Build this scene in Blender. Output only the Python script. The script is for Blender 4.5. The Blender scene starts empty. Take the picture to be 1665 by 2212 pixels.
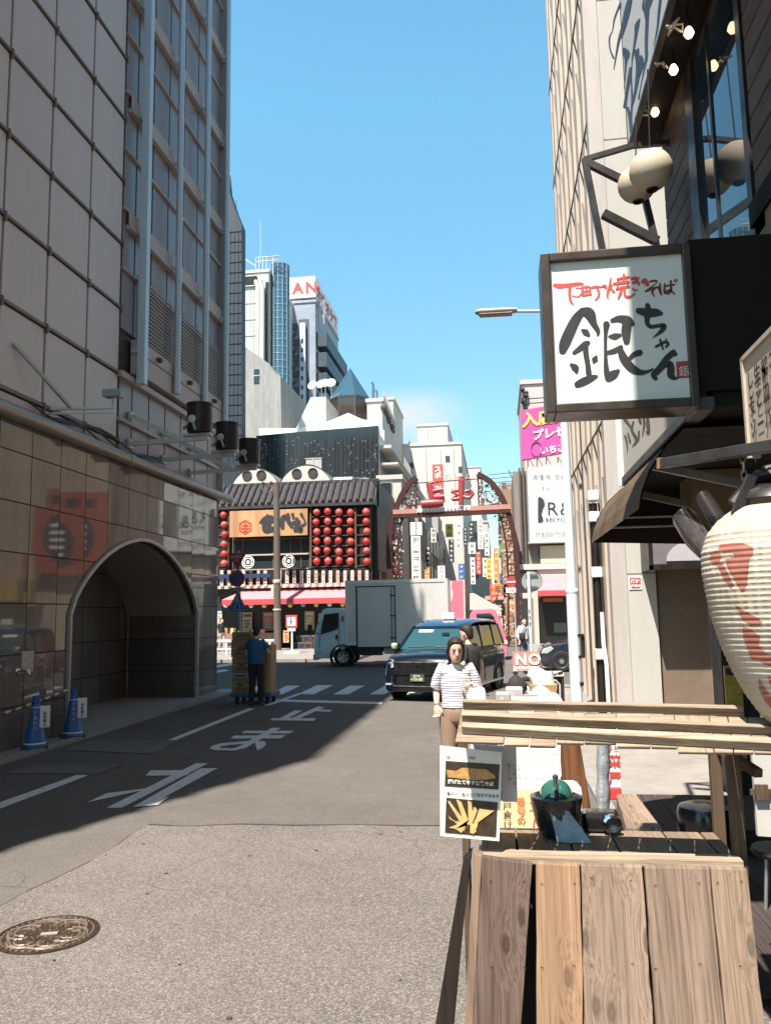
import bpy, bmesh, math, random
from mathutils import Vector, Matrix
R = math.radians
random.seed(11)
SC = bpy.context.scene
COL = SC.collection
V = Vector

# ------------------------------------------------------------------ camera
EYE = V((0, 0, 1.95)); FPX = 1750.0
YAW, PITCH, ROLL = R(7.75), math.atan(218/1750.), R(-0.96)
FW = V((-math.sin(YAW)*math.cos(PITCH), math.cos(YAW)*math.cos(PITCH), math.sin(PITCH)))
_r0 = V((math.cos(YAW), math.sin(YAW), 0)); _u0 = _r0.cross(FW)
RT = _r0*math.cos(ROLL) + _u0*math.sin(ROLL); UP = -_r0*math.sin(ROLL) + _u0*math.cos(ROLL)
cam = bpy.data.cameras.new('camera'); camo = bpy.data.objects.new('camera', cam); COL.objects.link(camo)
cam.sensor_fit = 'VERTICAL'; cam.sensor_height = 24; cam.lens = FPX/2212*24
cam.clip_start = .05; cam.clip_end = 3000
camo.matrix_world = Matrix(((RT.x, UP.x, -FW.x, EYE.x), (RT.y, UP.y, -FW.y, EYE.y), (RT.z, UP.z, -FW.z, EYE.z), (0, 0, 0, 1)))
SC.camera = camo

# ------------------------------------------------------------------ light
SUN_AZ, SUN_EL = R(20.6), R(60)
w = bpy.data.worlds.new('World'); SC.world = w; w.use_nodes = True
nt = w.node_tree; bg = nt.nodes['Background']
sky = nt.nodes.new('ShaderNodeTexSky'); sky.sky_type = 'NISHITA'; sky.sun_disc = False
sky.sun_elevation = SUN_EL; sky.sun_rotation = R(180) + SUN_AZ
sky.air_density = 1.0; sky.dust_density = 0.4; sky.ozone_density = 1.0; sky.altitude = 50
bg.inputs['Strength'].default_value = 0.12
# a few thin clouds low in the sky, by direction
tc = nt.nodes.new('ShaderNodeTexCoord'); mp = nt.nodes.new('ShaderNodeMapping'); mp.inputs['Scale'].default_value = (2.2, 2.2, 7)
nz = nt.nodes.new('ShaderNodeTexNoise'); nz.inputs['Scale'].default_value = 1.6; nz.inputs['Detail'].default_value = 7; nz.inputs['Roughness'].default_value = .6
cr = nt.nodes.new('ShaderNodeValToRGB'); cr.color_ramp.elements[0].position = .36; cr.color_ramp.elements[1].position = .62
mx = nt.nodes.new('ShaderNodeMix'); mx.data_type = 'RGBA'
mx.inputs['B'].default_value = (3.6, 3.6, 3.5, 1)
mul = nt.nodes.new('ShaderNodeMath'); mul.operation = 'MULTIPLY'; mul.inputs[1].default_value = .75
nt.links.new(tc.outputs['Generated'], mp.inputs['Vector']); nt.links.new(mp.outputs[0], nz.inputs['Vector'])
vd = nt.nodes.new('ShaderNodeVectorMath'); vd.operation = 'DISTANCE'; vd.inputs[1].default_value = (-.095*1.5, .97*1.5, .24*3.2)
vs_ = nt.nodes.new('ShaderNodeVectorMath'); vs_.operation = 'MULTIPLY'; vs_.inputs[1].default_value = (1.5, 1.5, 3.2)
nt.links.new(tc.outputs['Generated'], vs_.inputs[0]); nt.links.new(vs_.outputs[0], vd.inputs[0])
bl = nt.nodes.new('ShaderNodeMapRange'); bl.interpolation_type = 'SMOOTHSTEP'
for k, x in (('From Min', .02), ('From Max', .13), ('To Min', 1.), ('To Max', 0.)): bl.inputs[k].default_value = x
nt.links.new(vd.outputs['Value'], bl.inputs['Value'])
cm = nt.nodes.new('ShaderNodeMath'); cm.operation = 'MULTIPLY'
nt.links.new(nz.outputs['Fac'], cr.inputs['Fac']); nt.links.new(cr.outputs['Color'], cm.inputs[0]); nt.links.new(bl.outputs[0], cm.inputs[1]); nt.links.new(cm.outputs[0], mul.inputs[0])
nt.links.new(mul.outputs[0], mx.inputs['Factor'])
hs = nt.nodes.new('ShaderNodeHueSaturation'); hs.inputs['Saturation'].default_value = 1.05; hs.inputs['Hue'].default_value = .5
# the clear sky pales toward the horizon and deepens toward the zenith
sz = nt.nodes.new('ShaderNodeSeparateXYZ'); zr_ = nt.nodes.new('ShaderNodeValToRGB'); el = zr_.color_ramp.elements
for i, (p, c) in enumerate(((0., (.64, .78, .64)), (.25, (.78, .97, .85)), (.56, (.95, 1.37, 1.20)), (.66, (.95, 1.33, 1.2)), (.80, (.10, .10, .13)))):
    e = el[i] if i < 2 else el.new(p)
    e.position = p; e.color = (*c, 1)
tint = nt.nodes.new('ShaderNodeMix'); tint.data_type = 'RGBA'; tint.blend_type = 'MULTIPLY'; tint.inputs['Factor'].default_value = 1
nt.links.new(tc.outputs['Generated'], sz.inputs[0]); nt.links.new(sz.outputs['Z'], zr_.inputs['Fac']); nt.links.new(zr_.outputs['Color'], tint.inputs['B'])
nt.links.new(sky.outputs[0], tint.inputs['A']); nt.links.new(tint.outputs['Result'], hs.inputs['Color'])
nt.links.new(hs.outputs[0], mx.inputs['A']); nt.links.new(mx.outputs['Result'], bg.inputs['Color'])
sl = bpy.data.lights.new('sun', 'SUN'); sl.energy = 5.0; sl.angle = R(.55); sl.color = (1, .925, .83)
so = bpy.data.objects.new('sun', sl); COL.objects.link(so)
so.rotation_euler = V((math.sin(SUN_AZ)*math.cos(SUN_EL), math.cos(SUN_AZ)*math.cos(SUN_EL), -math.sin(SUN_EL))).to_track_quat('-Z', 'Y').to_euler()
so.location = (-10, -20, 40)
SC.view_settings.view_transform = 'Standard'; SC.view_settings.look = 'None'
SC.view_settings.exposure = 1.15; SC.view_settings.gamma = 1
SC.render.engine = 'CYCLES'
SC.cycles.max_bounces = 7; SC.cycles.diffuse_bounces = 3; SC.cycles.glossy_bounces = 4; SC.cycles.transparent_max_bounces = 6

# ------------------------------------------------------------------ placing helpers (a picture point on a known plane)
def ray(x, y): return FW + RT*((x-832.5)/FPX) - UP*((y-1106)/FPX)
def gz(x, y, z=0): d = ray(x, y); return EYE + d*((z-EYE.z)/d.z)
def gx(x, y, X): d = ray(x, y); return EYE + d*(X/d.x)
def gy(x, y, Y): d = ray(x, y); return EYE + d*(Y/d.y)

# ------------------------------------------------------------------ materials
def _new(name):
    m = bpy.data.materials.new(name); m.use_nodes = True
    return m, m.node_tree, m.node_tree.nodes['Principled BSDF']
def nd(nt, t, **kw):
    n = nt.nodes.new(t)
    for k, v in kw.items():
        if hasattr(n, k): setattr(n, k, v)
        else: n.inputs[k.replace('_', ' ')].default_value = v
    return n
def ramp(nt, src, p0, p1, c0, c1):
    r = nt.nodes.new('ShaderNodeValToRGB'); e = r.color_ramp.elements
    e[0].position = p0; e[1].position = p1; e[0].color = (*c0, 1) if len(c0) == 3 else c0; e[1].color = (*c1, 1) if len(c1) == 3 else c1
    nt.links.new(src, r.inputs['Fac']); return r.outputs['Color']
def mixc(nt, fac, a, b, mode='MIX'):
    n = nt.nodes.new('ShaderNodeMix'); n.data_type = 'RGBA'; n.blend_type = mode
    for s, x in (('Factor', fac), ('A', a), ('B', b)):
        if hasattr(x, 'links') or hasattr(x, 'is_linked'): nt.links.new(x, n.inputs[s])
        elif isinstance(x, (int, float)): n.inputs[s].default_value = x
        else: n.inputs[s].default_value = (*x, 1)
    return n.outputs['Result']
def coords(nt, scale=(1, 1, 1), rnd=False, kind='Object'):
    t = nt.nodes.new('ShaderNodeTexCoord'); m = nt.nodes.new('ShaderNodeMapping'); m.inputs['Scale'].default_value = scale
    nt.links.new(t.outputs[kind], m.inputs['Vector'])
    if rnd:
        oi = nt.nodes.new('ShaderNodeObjectInfo'); mm = nt.nodes.new('ShaderNodeMath'); mm.operation = 'MULTIPLY'; mm.inputs[1].default_value = 37.
        nt.links.new(oi.outputs['Random'], mm.inputs[0]); nt.links.new(mm.outputs[0], m.inputs['Location'])
    return m.outputs[0]
def noise(nt, vec, scale, detail=5, rough=.6, dist=0):
    n = nd(nt, 'ShaderNodeTexNoise', Scale=scale, Detail=detail, Roughness=rough, Distortion=dist)
    nt.links.new(vec, n.inputs['Vector']); return n.outputs['Fac']
def bump(nt, b, h, strength, dist=.01):
    n = nd(nt, 'ShaderNodeBump', Strength=strength, Distance=dist)
    nt.links.new(h, n.inputs['Height']); nt.links.new(n.outputs[0], b.inputs['Normal'])
MATS = {}
def pm(name, col, rough=.6, metal=0, var=.18, scale=5., streak=False, bmp=0, bscale=60, spec=.5, coat=0, emit=0, rv=.1):
    """plain painted / plastic / metal surface with uneven dirt and gloss"""
    if name in MATS: return MATS[name]
    m, nt, b = _new(name)
    v = coords(nt, (1, 1, .18) if streak else (1, 1, 1))
    f = noise(nt, v, scale, 6, .65)
    f2 = noise(nt, v, scale*7, 3, .6)
    lo = tuple(max(0, c*(1-var)) for c in col); hi = tuple(min(1, c*(1+var*.6)) for c in col)
    c = ramp(nt, f, .3, .7, lo, hi)
    c = mixc(nt, .35, c, ramp(nt, f2, .3, .7, lo, hi))
    nt.links.new(c, b.inputs['Base Color'])
    rr = ramp(nt, f, .3, .7, (max(0, rough-rv),)*3, (min(1, rough+rv),)*3); nt.links.new(rr, b.inputs['Roughness'])
    b.inputs['Metallic'].default_value = metal; b.inputs['Specular IOR Level'].default_value = spec
    b.inputs['Coat Weight'].default_value = coat; b.inputs['Coat Roughness'].default_value = .04
    if emit:
        b.inputs['Emission Color'].default_value = (*col, 1); b.inputs['Emission Strength'].default_value = emit
    if bmp: bump(nt, b, noise(nt, v, bscale, 4, .6), bmp)
    MATS[name] = m; return m
def wood(name, col, dark, axis='z', scale=1., knots=True, rough=.8, bmp=.6):
    if name in MATS: return MATS[name]
    m, nt, b = _new(name)
    a = {'x': (.7, 26, 26), 'y': (26, .7, 3), 'z': (26, 1.5, .6)}[axis]
    v = coords(nt, tuple(s*scale for s in a), True)
    kn = None
    if knots:
        kv = coords(nt, tuple(s*scale for s in {'x': (2.2, 7, 7), 'y': (7, 2.2, 7), 'z': (6.5, 6.5, 2.6)}[axis]), True)
        s = nd(nt, 'ShaderNodeSeparateXYZ'); nt.links.new(kv, s.inputs[0]); cb = nd(nt, 'ShaderNodeCombineXYZ')
        nt.links.new(s.outputs['Z' if axis == 'z' else 'Y'], cb.inputs[1]); nt.links.new(s.outputs['X'], cb.inputs[0])
        vo = nd(nt, 'ShaderNodeTexVoronoi', Scale=1.); vo.voronoi_dimensions = '2D'; nt.links.new(cb.outputs[0], vo.inputs['Vector'])
        kn = vo.outputs['Distance']
        # the grain bends round each knot
        pu = ramp(nt, kn, .0, .38, (1, 1, 1), (0, 0, 0)); sc = nd(nt, 'ShaderNodeVectorMath', operation='SCALE'); sc.inputs['Scale'].default_value = .7; nt.links.new(pu, sc.inputs[0])
        ad = nd(nt, 'ShaderNodeVectorMath', operation='ADD'); nt.links.new(v, ad.inputs[0]); nt.links.new(sc.outputs[0], ad.inputs[1]); v = ad.outputs[0]
    g = noise(nt, v, .8, 4, .5, .12); g2 = noise(nt, v, 4., 6, .78, .1)
    ln = nd(nt, 'ShaderNodeMath', operation='PINGPONG'); ln.inputs[1].default_value = .5
    m8 = nd(nt, 'ShaderNodeMath', operation='MULTIPLY'); m8.inputs[1].default_value = 9.; nt.links.new(g, m8.inputs[0]); nt.links.new(m8.outputs[0], ln.inputs[0])
    big = noise(nt, coords(nt, tuple(s*scale*.16 for s in a), True), 1.2, 5, .6)
    c = ramp(nt, ln.outputs[0], .02, .30, dark, col)
    c = mixc(nt, .45, c, ramp(nt, g2, .36, .60, tuple(x*.8 for x in dark), tuple(min(1, x*1.18) for x in col)))
    c = mixc(nt, .75, c, mixc(nt, 1., c, ramp(nt, big, .34, .66, (.55, .52, .50), (1.08, 1.03, .98)), 'MULTIPLY'))
    if kn is not None:
        c = mixc(nt, ramp(nt, kn, .05, .11, (.85, .85, .85), (0, 0, 0)), c, tuple(x*.45 for x in dark))
        c = mixc(nt, ramp(nt, kn, .02, .07, (.8, .8, .8), (0, 0, 0)), c, tuple(x*.9 for x in dark))
    nt.links.new(c, b.inputs['Base Color']); b.inputs['Roughness'].default_value = rough; b.inputs['Specular IOR Level'].default_value = .3
    bump(nt, b, g2, bmp, .006)
    MATS[name] = m; return m
def glass(name, col=(.02, .03, .04), rough=.03, spec=1.):
    if name in MATS: return MATS[name]
    m, nt, b = _new(name)
    b.inputs['Base Color'].default_value = (*col, 1); b.inputs['Roughness'].default_value = rough; b.inputs['Specular IOR Level'].default_value = spec
    v = coords(nt); bump(nt, b, noise(nt, v, .8, 2, .5), .03, .05)
    MATS[name] = m; return m
def asphalt(name, base, spots, grain=260., crack=True):
    m, nt, b = _new(name)
    v = coords(nt)
    big = noise(nt, v, .55, 6, .6); mid = noise(nt, v, 3.2, 5, .65); fine = noise(nt, v, grain, 3, .75)
    vo = nd(nt, 'ShaderNodeTexVoronoi', Scale=grain*1.15); nt.links.new(v, vo.inputs['Vector'])
    lo = tuple(c*.78 for c in base); hi = tuple(c*1.16 for c in base)
    c = ramp(nt, big, .34, .66, lo, hi)
    c = mixc(nt, .4, c, ramp(nt, mid, .3, .7, lo, hi))
    c = mixc(nt, .75, c, mixc(nt, 1., c, ramp(nt, fine, .34, .66, (.34, .34, .35), (1.62, 1.60, 1.55)), 'MULTIPLY'))
    sp = ramp(nt, vo.outputs['Color'], .58, .95, (0, 0, 0), (.75, .75, .75))
    c = mixc(nt, sp, c, spots)
    st = ramp(nt, noise(nt, coords(nt, (1, .7, 1)), 2.3, 8, .72), .70, .76, (0, 0, 0), (.55, .55, .55))
    c = mixc(nt, st, c, tuple(x*.5 for x in base))
    ck = nd(nt, 'ShaderNodeTexVoronoi', Scale=.62); ck.feature = 'DISTANCE_TO_EDGE'
    wp = nd(nt, 'ShaderNodeVectorMath', operation='SCALE'); wp.inputs['Scale'].default_value = .55; nz_ = nd(nt, 'ShaderNodeTexNoise', Scale=1.7, Detail=6.); nt.links.new(v, nz_.inputs['Vector']); nt.links.new(nz_.outputs['Color'], wp.inputs[0])
    va = nd(nt, 'ShaderNodeVectorMath', operation='ADD'); nt.links.new(v, va.inputs[0]); nt.links.new(wp.outputs[0], va.inputs[1]); nt.links.new(va.outputs[0], ck.inputs['Vector'])
    cf = mixc(nt, 1., ramp(nt, ck.outputs['Distance'], .0, .0055, (.8, .8, .8), (0, 0, 0)), ramp(nt, big, .46, .60, (0, 0, 0), (1, 1, 1)), 'MULTIPLY')
    c = mixc(nt, cf, c, tuple(x*.4 for x in base))
    nt.links.new(c, b.inputs['Base Color']); b.inputs['Roughness'].default_value = .92; b.inputs['Specular IOR Level'].default_value = .12
    bump(nt, b, fine, .5, .006)
    MATS[name] = m; return m

# ------------------------------------------------------------------ mesh building
class MB:
    def __init__(s): s.v = []; s.f = []; s.mi = []; s.m = 0
    def add(s, vs, fs):
        o = len(s.v); s.v += [tuple(p) for p in vs]
        for f in fs: s.f.append([i+o for i in f]); s.mi.append(s.m)
        return s
    def box(s, x0, x1, y0, y1, z0, z1):
        return s.add([(x0, y0, z0), (x1, y0, z0), (x1, y1, z0), (x0, y1, z0), (x0, y0, z1), (x1, y0, z1), (x1, y1, z1), (x0, y1, z1)],
                     [(0, 3, 2, 1), (4, 5, 6, 7), (0, 1, 5, 4), (1, 2, 6, 5), (2, 3, 7, 6), (3, 0, 4, 7)])
    def obox(s, c, size, rot):
        rot = rot.to_matrix() if hasattr(rot, 'to_matrix') else rot
        hx, hy, hz = (q/2 for q in size); c = V(c)
        vs = [c + rot @ V((a*hx, b*hy, d*hz)) for d in (-1, 1) for a, b in ((-1, -1), (1, -1), (1, 1), (-1, 1))]
        return s.add(vs, [(0, 3, 2, 1), (4, 5, 6, 7), (0, 1, 5, 4), (1, 2, 6, 5), (2, 3, 7, 6), (3, 0, 4, 7)])
    def beam(s, a, b, w, h, up=(0, 0, 1)):
        a = V(a); b = V(b); d = b-a; L = d.length; d.normalize(); u = V(up)
        if abs(d.dot(u)) > .95: u = V((0, 1, 0))
        x = d.cross(u).normalized(); u = x.cross(d)
        m = Matrix((x, d, u)).transposed()
        return s.obox((a+b)/2, (w, L, h), m)
    def poly(s, pts): return s.add(pts, [tuple(range(len(pts)))])
    def prism(s, pts, vec):
        n = len(pts); vec = V(vec); p2 = [V(p)+vec for p in pts]
        return s.add([V(p) for p in pts]+p2, [tuple(range(n))[::-1], tuple(range(n, 2*n))]+[(i, (i+1) % n, n+(i+1) % n, n+i) for i in range(n)])
    def tube(s, pts, r, n=8, caps=True):
        pts = [V(p) for p in pts]; k = len(pts)
        rs = r if isinstance(r, (list, tuple)) else [r]*k
        vs = []; px = None
        for i, p in enumerate(pts):
            d = (pts[min(i+1, k-1)]-pts[max(i-1, 0)]).normalized()
            if px is None:
                px = d.cross(V((0, 0, 1)) if abs(d.z) < .9 else V((1, 0, 0))).normalized()
            else:
                px = (px - d*px.dot(d)).normalized()
            py = d.cross(px)
            for j in range(n):
                a = 2*math.pi*j/n; vs.append(p + (px*math.cos(a)+py*math.sin(a))*rs[i])
        fs = [(i*n+j, i*n+(j+1) % n, (i+1)*n+(j+1) % n, (i+1)*n+j) for i in range(k-1) for j in range(n)]
        if caps: fs += [tuple(range(n))[::-1], tuple(range((k-1)*n, k*n))]
        return s.add(vs, fs)
    def lathe(s, prof, c=(0, 0, 0), n=24, rot=None, sy=1., caps=True):
        c = V(c); vs = []
        for r, z in prof:
            for j in range(n):
                a = 2*math.pi*j/n; p = V((r*math.cos(a), sy*r*math.sin(a), z)); vs.append(c+(rot @ p if rot else p))
        k = len(prof)
        fs = [(i*n+j, i*n+(j+1) % n, (i+1)*n+(j+1) % n, (i+1)*n+j) for i in range(k-1) for j in range(n)]
        if caps: fs += [tuple(range(n))[::-1], tuple(range((k-1)*n, k*n))]
        return s.add(vs, fs)
    def ball(s, c, r, n=12, m=8, rot=None):
        r = r if isinstance(r, (tuple, list)) else (r, r, r); c = V(c)
        vs = []
        for i in range(1, m):
            t = math.pi*i/m
            for j in range(n):
                a = 2*math.pi*j/n; p = V((r[0]*math.sin(t)*math.cos(a), r[1]*math.sin(t)*math.sin(a), -r[2]*math.cos(t))); vs.append(c+(rot @ p if rot else p))
        for z in (-r[2], r[2]):
            p = V((0, 0, z)); vs.append(c+(rot @ p if rot else p))
        b, t = len(vs)-2, len(vs)-1
        fs = [(i*n+j, i*n+(j+1) % n, (i+1)*n+(j+1) % n, (i+1)*n+j) for i in range(m-2) for j in range(n)]
        fs += [(b, (j+1) % n, j) for j in range(n)] + [(t, (m-2)*n+j, (m-2)*n+(j+1) % n) for j in range(n)]
        return s.add(vs, fs)
    def loft(s, rings, caps=True):
        n = len(rings[0]); vs = [V(p) for r in rings for p in r]; k = len(rings)
        fs = [(i*n+j, i*n+(j+1) % n, (i+1)*n+(j+1) % n, (i+1)*n+j) for i in range(k-1) for j in range(n)]
        if caps: fs += [tuple(range(n))[::-1], tuple(range((k-1)*n, k*n))]
        return s.add(vs, fs)
    def stroke(s, pts, th, fr, steps=5, cap=True):
        """brush stroke: pts (x, y, halfwidth) in 2D, fr maps (x, y, lift) to 3D, th thickness"""
        q = []
        P = [pts[0]]+list(pts)+[pts[-1]]
        for i in range(1, len(P)-2):
            a, b, c, d = P[i-1:i+3]
            for t in range(steps):
                t /= steps
                q.append(tuple(.5*((2*b[k])+(c[k]-a[k])*t+(2*a[k]-5*b[k]+4*c[k]-d[k])*t*t+(3*b[k]-a[k]-3*c[k]+d[k])*t**3) for k in range(3)))
        q.append(tuple(pts[-1]))
        L = []; Rr = []
        for i, (x, y, h) in enumerate(q):
            x0, y0, _ = q[max(i-1, 0)]; x1, y1, _ = q[min(i+1, len(q)-1)]
            dx, dy = x1-x0, y1-y0; l = math.hypot(dx, dy) or 1
            L.append((x-dy/l*h, y+dx/l*h)); Rr.append((x+dy/l*h, y-dx/l*h))
        vs = [fr(x, y, th) for x, y in L]+[fr(x, y, th) for x, y in Rr]; n = len(q)
        s.add(vs, [(i, i+1, n+i+1, n+i) for i in range(n-1)])
        if cap:
            for (x, y, h), k in ((q[0], 1), (q[-1], 1)):
                if h > 0: s.add([fr(x+h*math.cos(a*math.pi/5), y+h*math.sin(a*math.pi/5), th*1.07) for a in range(10)], [tuple(range(10))])
        return s
    def build(s, name, mats, parent=None, smooth=False, bevel=0, world=True, loc=None, sharp=38):
        me = bpy.data.meshes.new(name)
        off = V((0, 0, 0))
        if loc is not None: off = V(loc)
        elif parent is not None and world: off = absloc(parent)
        me.from_pydata([V(p)-off for p in s.v] if off.length else s.v, [], s.f)
        if not isinstance(mats, (list, tuple)): mats = [mats]
        for m in mats: me.materials.append(m)
        if len(mats) > 1: me.polygons.foreach_set('material_index', s.mi)
        if smooth:
            me.polygons.foreach_set('use_smooth', [True]*len(me.polygons)); me.set_sharp_from_angle(angle=R(sharp))
        me.update()
        o = bpy.data.objects.new(name, me); COL.objects.link(o)
        if loc is not None: o.location = loc
        if parent is not None: o.parent = parent
        if bevel:
            md = o.modifiers.new('bevel', 'BEVEL'); md.width = bevel; md.segments = 2; md.limit_method = 'ANGLE'; md.angle_limit = R(40)
        return o
def absloc(o):
    l = V(o.location)
    while o.parent: o = o.parent; l += V(o.location)
    return l
def tag(o, label=None, cat=None, group=None, kind=None):
    for k, x in (('label', label), ('category', cat), ('group', group), ('kind', kind)):
        if x: o[k] = x
    return o
def thing(name, loc, label, cat, group=None, rz=0, kind=None):
    o = bpy.data.objects.new(name, None); COL.objects.link(o); o.location = loc; o.rotation_euler.z = rz; o.empty_display_size = .2
    return tag(o, label, cat, group, kind)
def struct(name, mb, m, **kw): return tag(mb.build(name, m, **kw), kind='structure')
def solo(name, mb, m, label, cat, group=None, **kw): return tag(mb.build(name, m, **kw), label, cat, group)
def copy_tree(o, parent=None):
    c = o.copy(); COL.objects.link(c); c.parent = parent
    for ch in list(o.children): copy_tree(ch, c)
    return c
# writing: glyph outlines from Blender's own default font
_tc = {}
def glyph(ch, bold=0.):
    if (ch, bold) in _tc: return _tc[ch, bold]
    c = bpy.data.curves.new('t', 'FONT'); c.body = ch; c.size = 1; c.offset = bold; c.resolution_u = 3
    o = bpy.data.objects.new('t', c); COL.objects.link(o)
    bpy.context.view_layer.update()
    me = bpy.data.meshes.new_from_object(o.evaluated_get(bpy.context.evaluated_depsgraph_get()))
    vs = [(p.co.x, p.co.y) for p in me.vertices]; fs = [tuple(p.vertices) for p in me.polygons]
    bpy.data.objects.remove(o); bpy.data.curves.remove(c); bpy.data.meshes.remove(me)
    _tc[ch, bold] = (vs, fs); return vs, fs
def write(mb, txt, o, ex, ey, size, lift=None, bold=0., vertical=False, gap=1., sx=1.):
    """text along ex (or down -ey when vertical); o is the lower left of the first glyph cell"""
    o = V(o); ex = V(ex).normalized(); ey = V(ey).normalized(); n = ex.cross(ey)
    p = 0.
    for ch in txt:
        if ch == ' ': p += .4*size; continue
        vs, fs = glyph(ch, bold)
        if not vs: continue
        x0 = min(a for a, _ in vs); x1 = max(a for a, _ in vs)
        wide = ord(ch) > 0x2E00
        adv = size*(1.0 if wide else (x1-x0+.09))*gap
        dx = 0 if wide else -x0+.045
        base = o - ey*p if vertical else o + ex*p*sx
        mb.add([base + ex*((a+dx)*size*sx) + ey*(b*size) + n*(lift or .004) for a, b in vs], fs)
        p += adv if not vertical else size*gap
    return p
# ------------------------------------------------------------------ ground
M_ROAD = asphalt('asphalt_road', (.122, .109, .101), (.22, .205, .19), 125)
M_NEAR = asphalt('asphalt_worn', (.136, .122, .112), (.31, .285, .26), 95)
M_PAVE = pm('pale_paving', (.27, .25, .225), .85, var=.28, scale=1.2, bmp=.2, bscale=40)
M_CONC = pm('pavement_concrete', (.30, .285, .265), .85, var=.22, scale=1.6, bmp=.25, bscale=50)
M_KERB = pm('kerb_stone', (.26, .25, .235), .8, var=.25, scale=3, bmp=.3, bscale=50)
def mark_mat():
    m, nt, b = _new('road_paint'); v = coords(nt)
    f = noise(nt, v, 9, 8, .75); g = noise(nt, v, 140, 3, .7)
    c = ramp(nt, f, .56, .68, (.70, .70, .68), (.30, .29, .28))
    c = mixc(nt, .5, c, mixc(nt, 1., c, ramp(nt, g, .35, .62, (.55, .55, .55), (1, 1, 1)), 'MULTIPLY'))
    nt.links.new(c, b.inputs['Base Color']); b.inputs['Roughness'].default_value = .75; return m
M_PAINT = mark_mat()
mb = MB(); mb.add([(-900, -60, 0), (900, -60, 0), (900, 1500, 0), (-900, 1500, 0)], [(0, 1, 2, 3)])
struct('road', mb, M_ROAD)
# the worn coarse asphalt nearest the viewer, with a ragged edge and a tar seam along it
edge = [(-70, 2003), (0, 1958), (60, 1925), (130, 1893), (200, 1858), (250, 1828), (285, 1801), (322, 1781), (400, 1785), (520, 1780), (640, 1783), (760, 1781), (880, 1784), (1000, 1783), (1140, 1784), (1300, 1786)]
ep = [gz(x, y, .004) for x, y in edge]
mb = MB(); mb.poly([V((-8.2, 1.0, .004)), V((-8.2, -4, .004)), V((3.4, -4, .004)), V((3.4, ep[-1].y, .004))] + ep[::-1] + [V((-8.2, ep[0].y-1.2, .004))][:0])
struct('asphalt_patch', mb, M_NEAR)
mb = MB(); n = len(ep)
w_ = [(.045+.02*math.sin(i*1.7)) if i < 7 else .016+.006*math.sin(i*2.1) for i in range(n)]
mb.v = [tuple(p+V((0, -w_[i], .004))) for i, p in enumerate(ep)]+[tuple(p+V((0, w_[i]*.7, .004))) for i, p in enumerate(ep)]
mb.f = [[i, i+1, n+i+1, n+i] for i in range(n-1)]; mb.mi = [0]*len(mb.f)
struct('tar_seam', mb, pm('tar', (.055, .05, .047), .7, var=.3))
# painted markings
def D5(x, y): return gz(162+.3568*x, 1458.2+.3568*y, .008)
def DD(x, y): return gz(x, y, .008)
def marking(name, polys, f=D5, m=None):
    mb = MB()
    for i, p in enumerate(polys):
        mb.poly([f(x, y)+V((0, 0, .0006*i)) for x, y in p])
    o = struct(name, mb, m or M_PAINT); return o
tag(marking('road_marking', [
    [(1470, 190), (1512, 195), (1345, 268), (1296, 268)], [(1478, 208), (1560, 212), (1542, 223), (1450, 219)],
    [(1330, 214), (1378, 215), (1283, 268), (1228, 268)], [(1180, 274), (1196, 262), (1462, 262), (1442, 278)]]), 'white painted road character nearest the stop line')
tag(marking('road_marking', [
    [(1195, 318), (1247, 320), (1035, 440), (960, 457), (905, 456), (985, 437)], [(1030, 337), (1325, 337), (1298, 354), (1008, 352)],
    [(962, 367), (1277, 363), (1248, 384), (942, 384)],
    [(1068, 398), (985, 405), (880, 414), (828, 430), (815, 446), (850, 456), (965, 457), (940, 444), (880, 443), (878, 434), (935, 423), (1030, 417)],
    [(1085, 398), (1148, 402), (1157, 420), (1140, 440), (1104, 456), (1096, 432), (1090, 412)]]), 'white painted road character in the middle of three')
tag(marking('road_marking', [
    [(735, 533), (806, 534), (285, 803), (193, 803)], [(428, 610), (458, 577), (715, 575), (680, 606)],
    [(640, 600), (420, 688), (192, 716), (78, 770), (185, 748), (540, 668)],
    [(760, 566), (866, 563), (535, 744), (572, 737), (502, 786), (350, 800)]]), 'white painted road character nearest the viewer')
tag(marking('lane_line', [[(0, 1733), (0, 1747), (152, 1690), (192, 1674), (166, 1674), (60, 1712)]], DD), 'near white edge line on the road')
tag(marking('lane_line', [[(565, 392), (610, 394), (1092, 203), (1052, 200)]]), 'middle white edge line on the road')
tag(marking('lane_line', [[(1140, 184), (1185, 183), (1400, 104), (1352, 110)]]), 'far white edge line running to the crossing')
tag(marking('stop_line', [[(1222, 147), (1300, 149), (1860, 163), (1852, 177), (1210, 160)]]), 'white stop line before the crossing')
for q in ([(583, 1499), (610, 1500), (649, 1481), (619, 1481)], [(644, 1499), (677, 1500), (719, 1480), (685, 1480)], [(719, 1500), (752, 1500), (788, 1481), (756, 1481)], [(797, 1500), (830, 1500), (866, 1481), (832, 1481)], [(875, 1500), (908, 1500), (943, 1481), (910, 1481)], [(520, 1499), (548, 1500), (585, 1481), (556, 1481)]):
    tag(marking('zebra_stripe', [q], DD), 'white stripe of the pedestrian crossing', group='stripes of the zebra crossing')
marking('lane_line', [[(440, 1447), (440, 1441), (500, 1432), (512, 1435)]], DD)
marking('lane_line', [[(440, 1459), (440, 1453), (485, 1446), (497, 1448)]], DD)
M_GR = asphalt('asphalt_resurfaced', (.15, .15, .145), (.24, .24, .23), 120)
tag(marking('road_patch', [[(140, 1620), (190, 1601), (388, 1598), (330, 1628)]], DD, M_GR), 'grey resurfaced patch')
tag(marking('road_patch', [[(15, 1670), (60, 1653), (266, 1650), (215, 1672)]], DD, M_GR), 'grey resurfaced patch')
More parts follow.
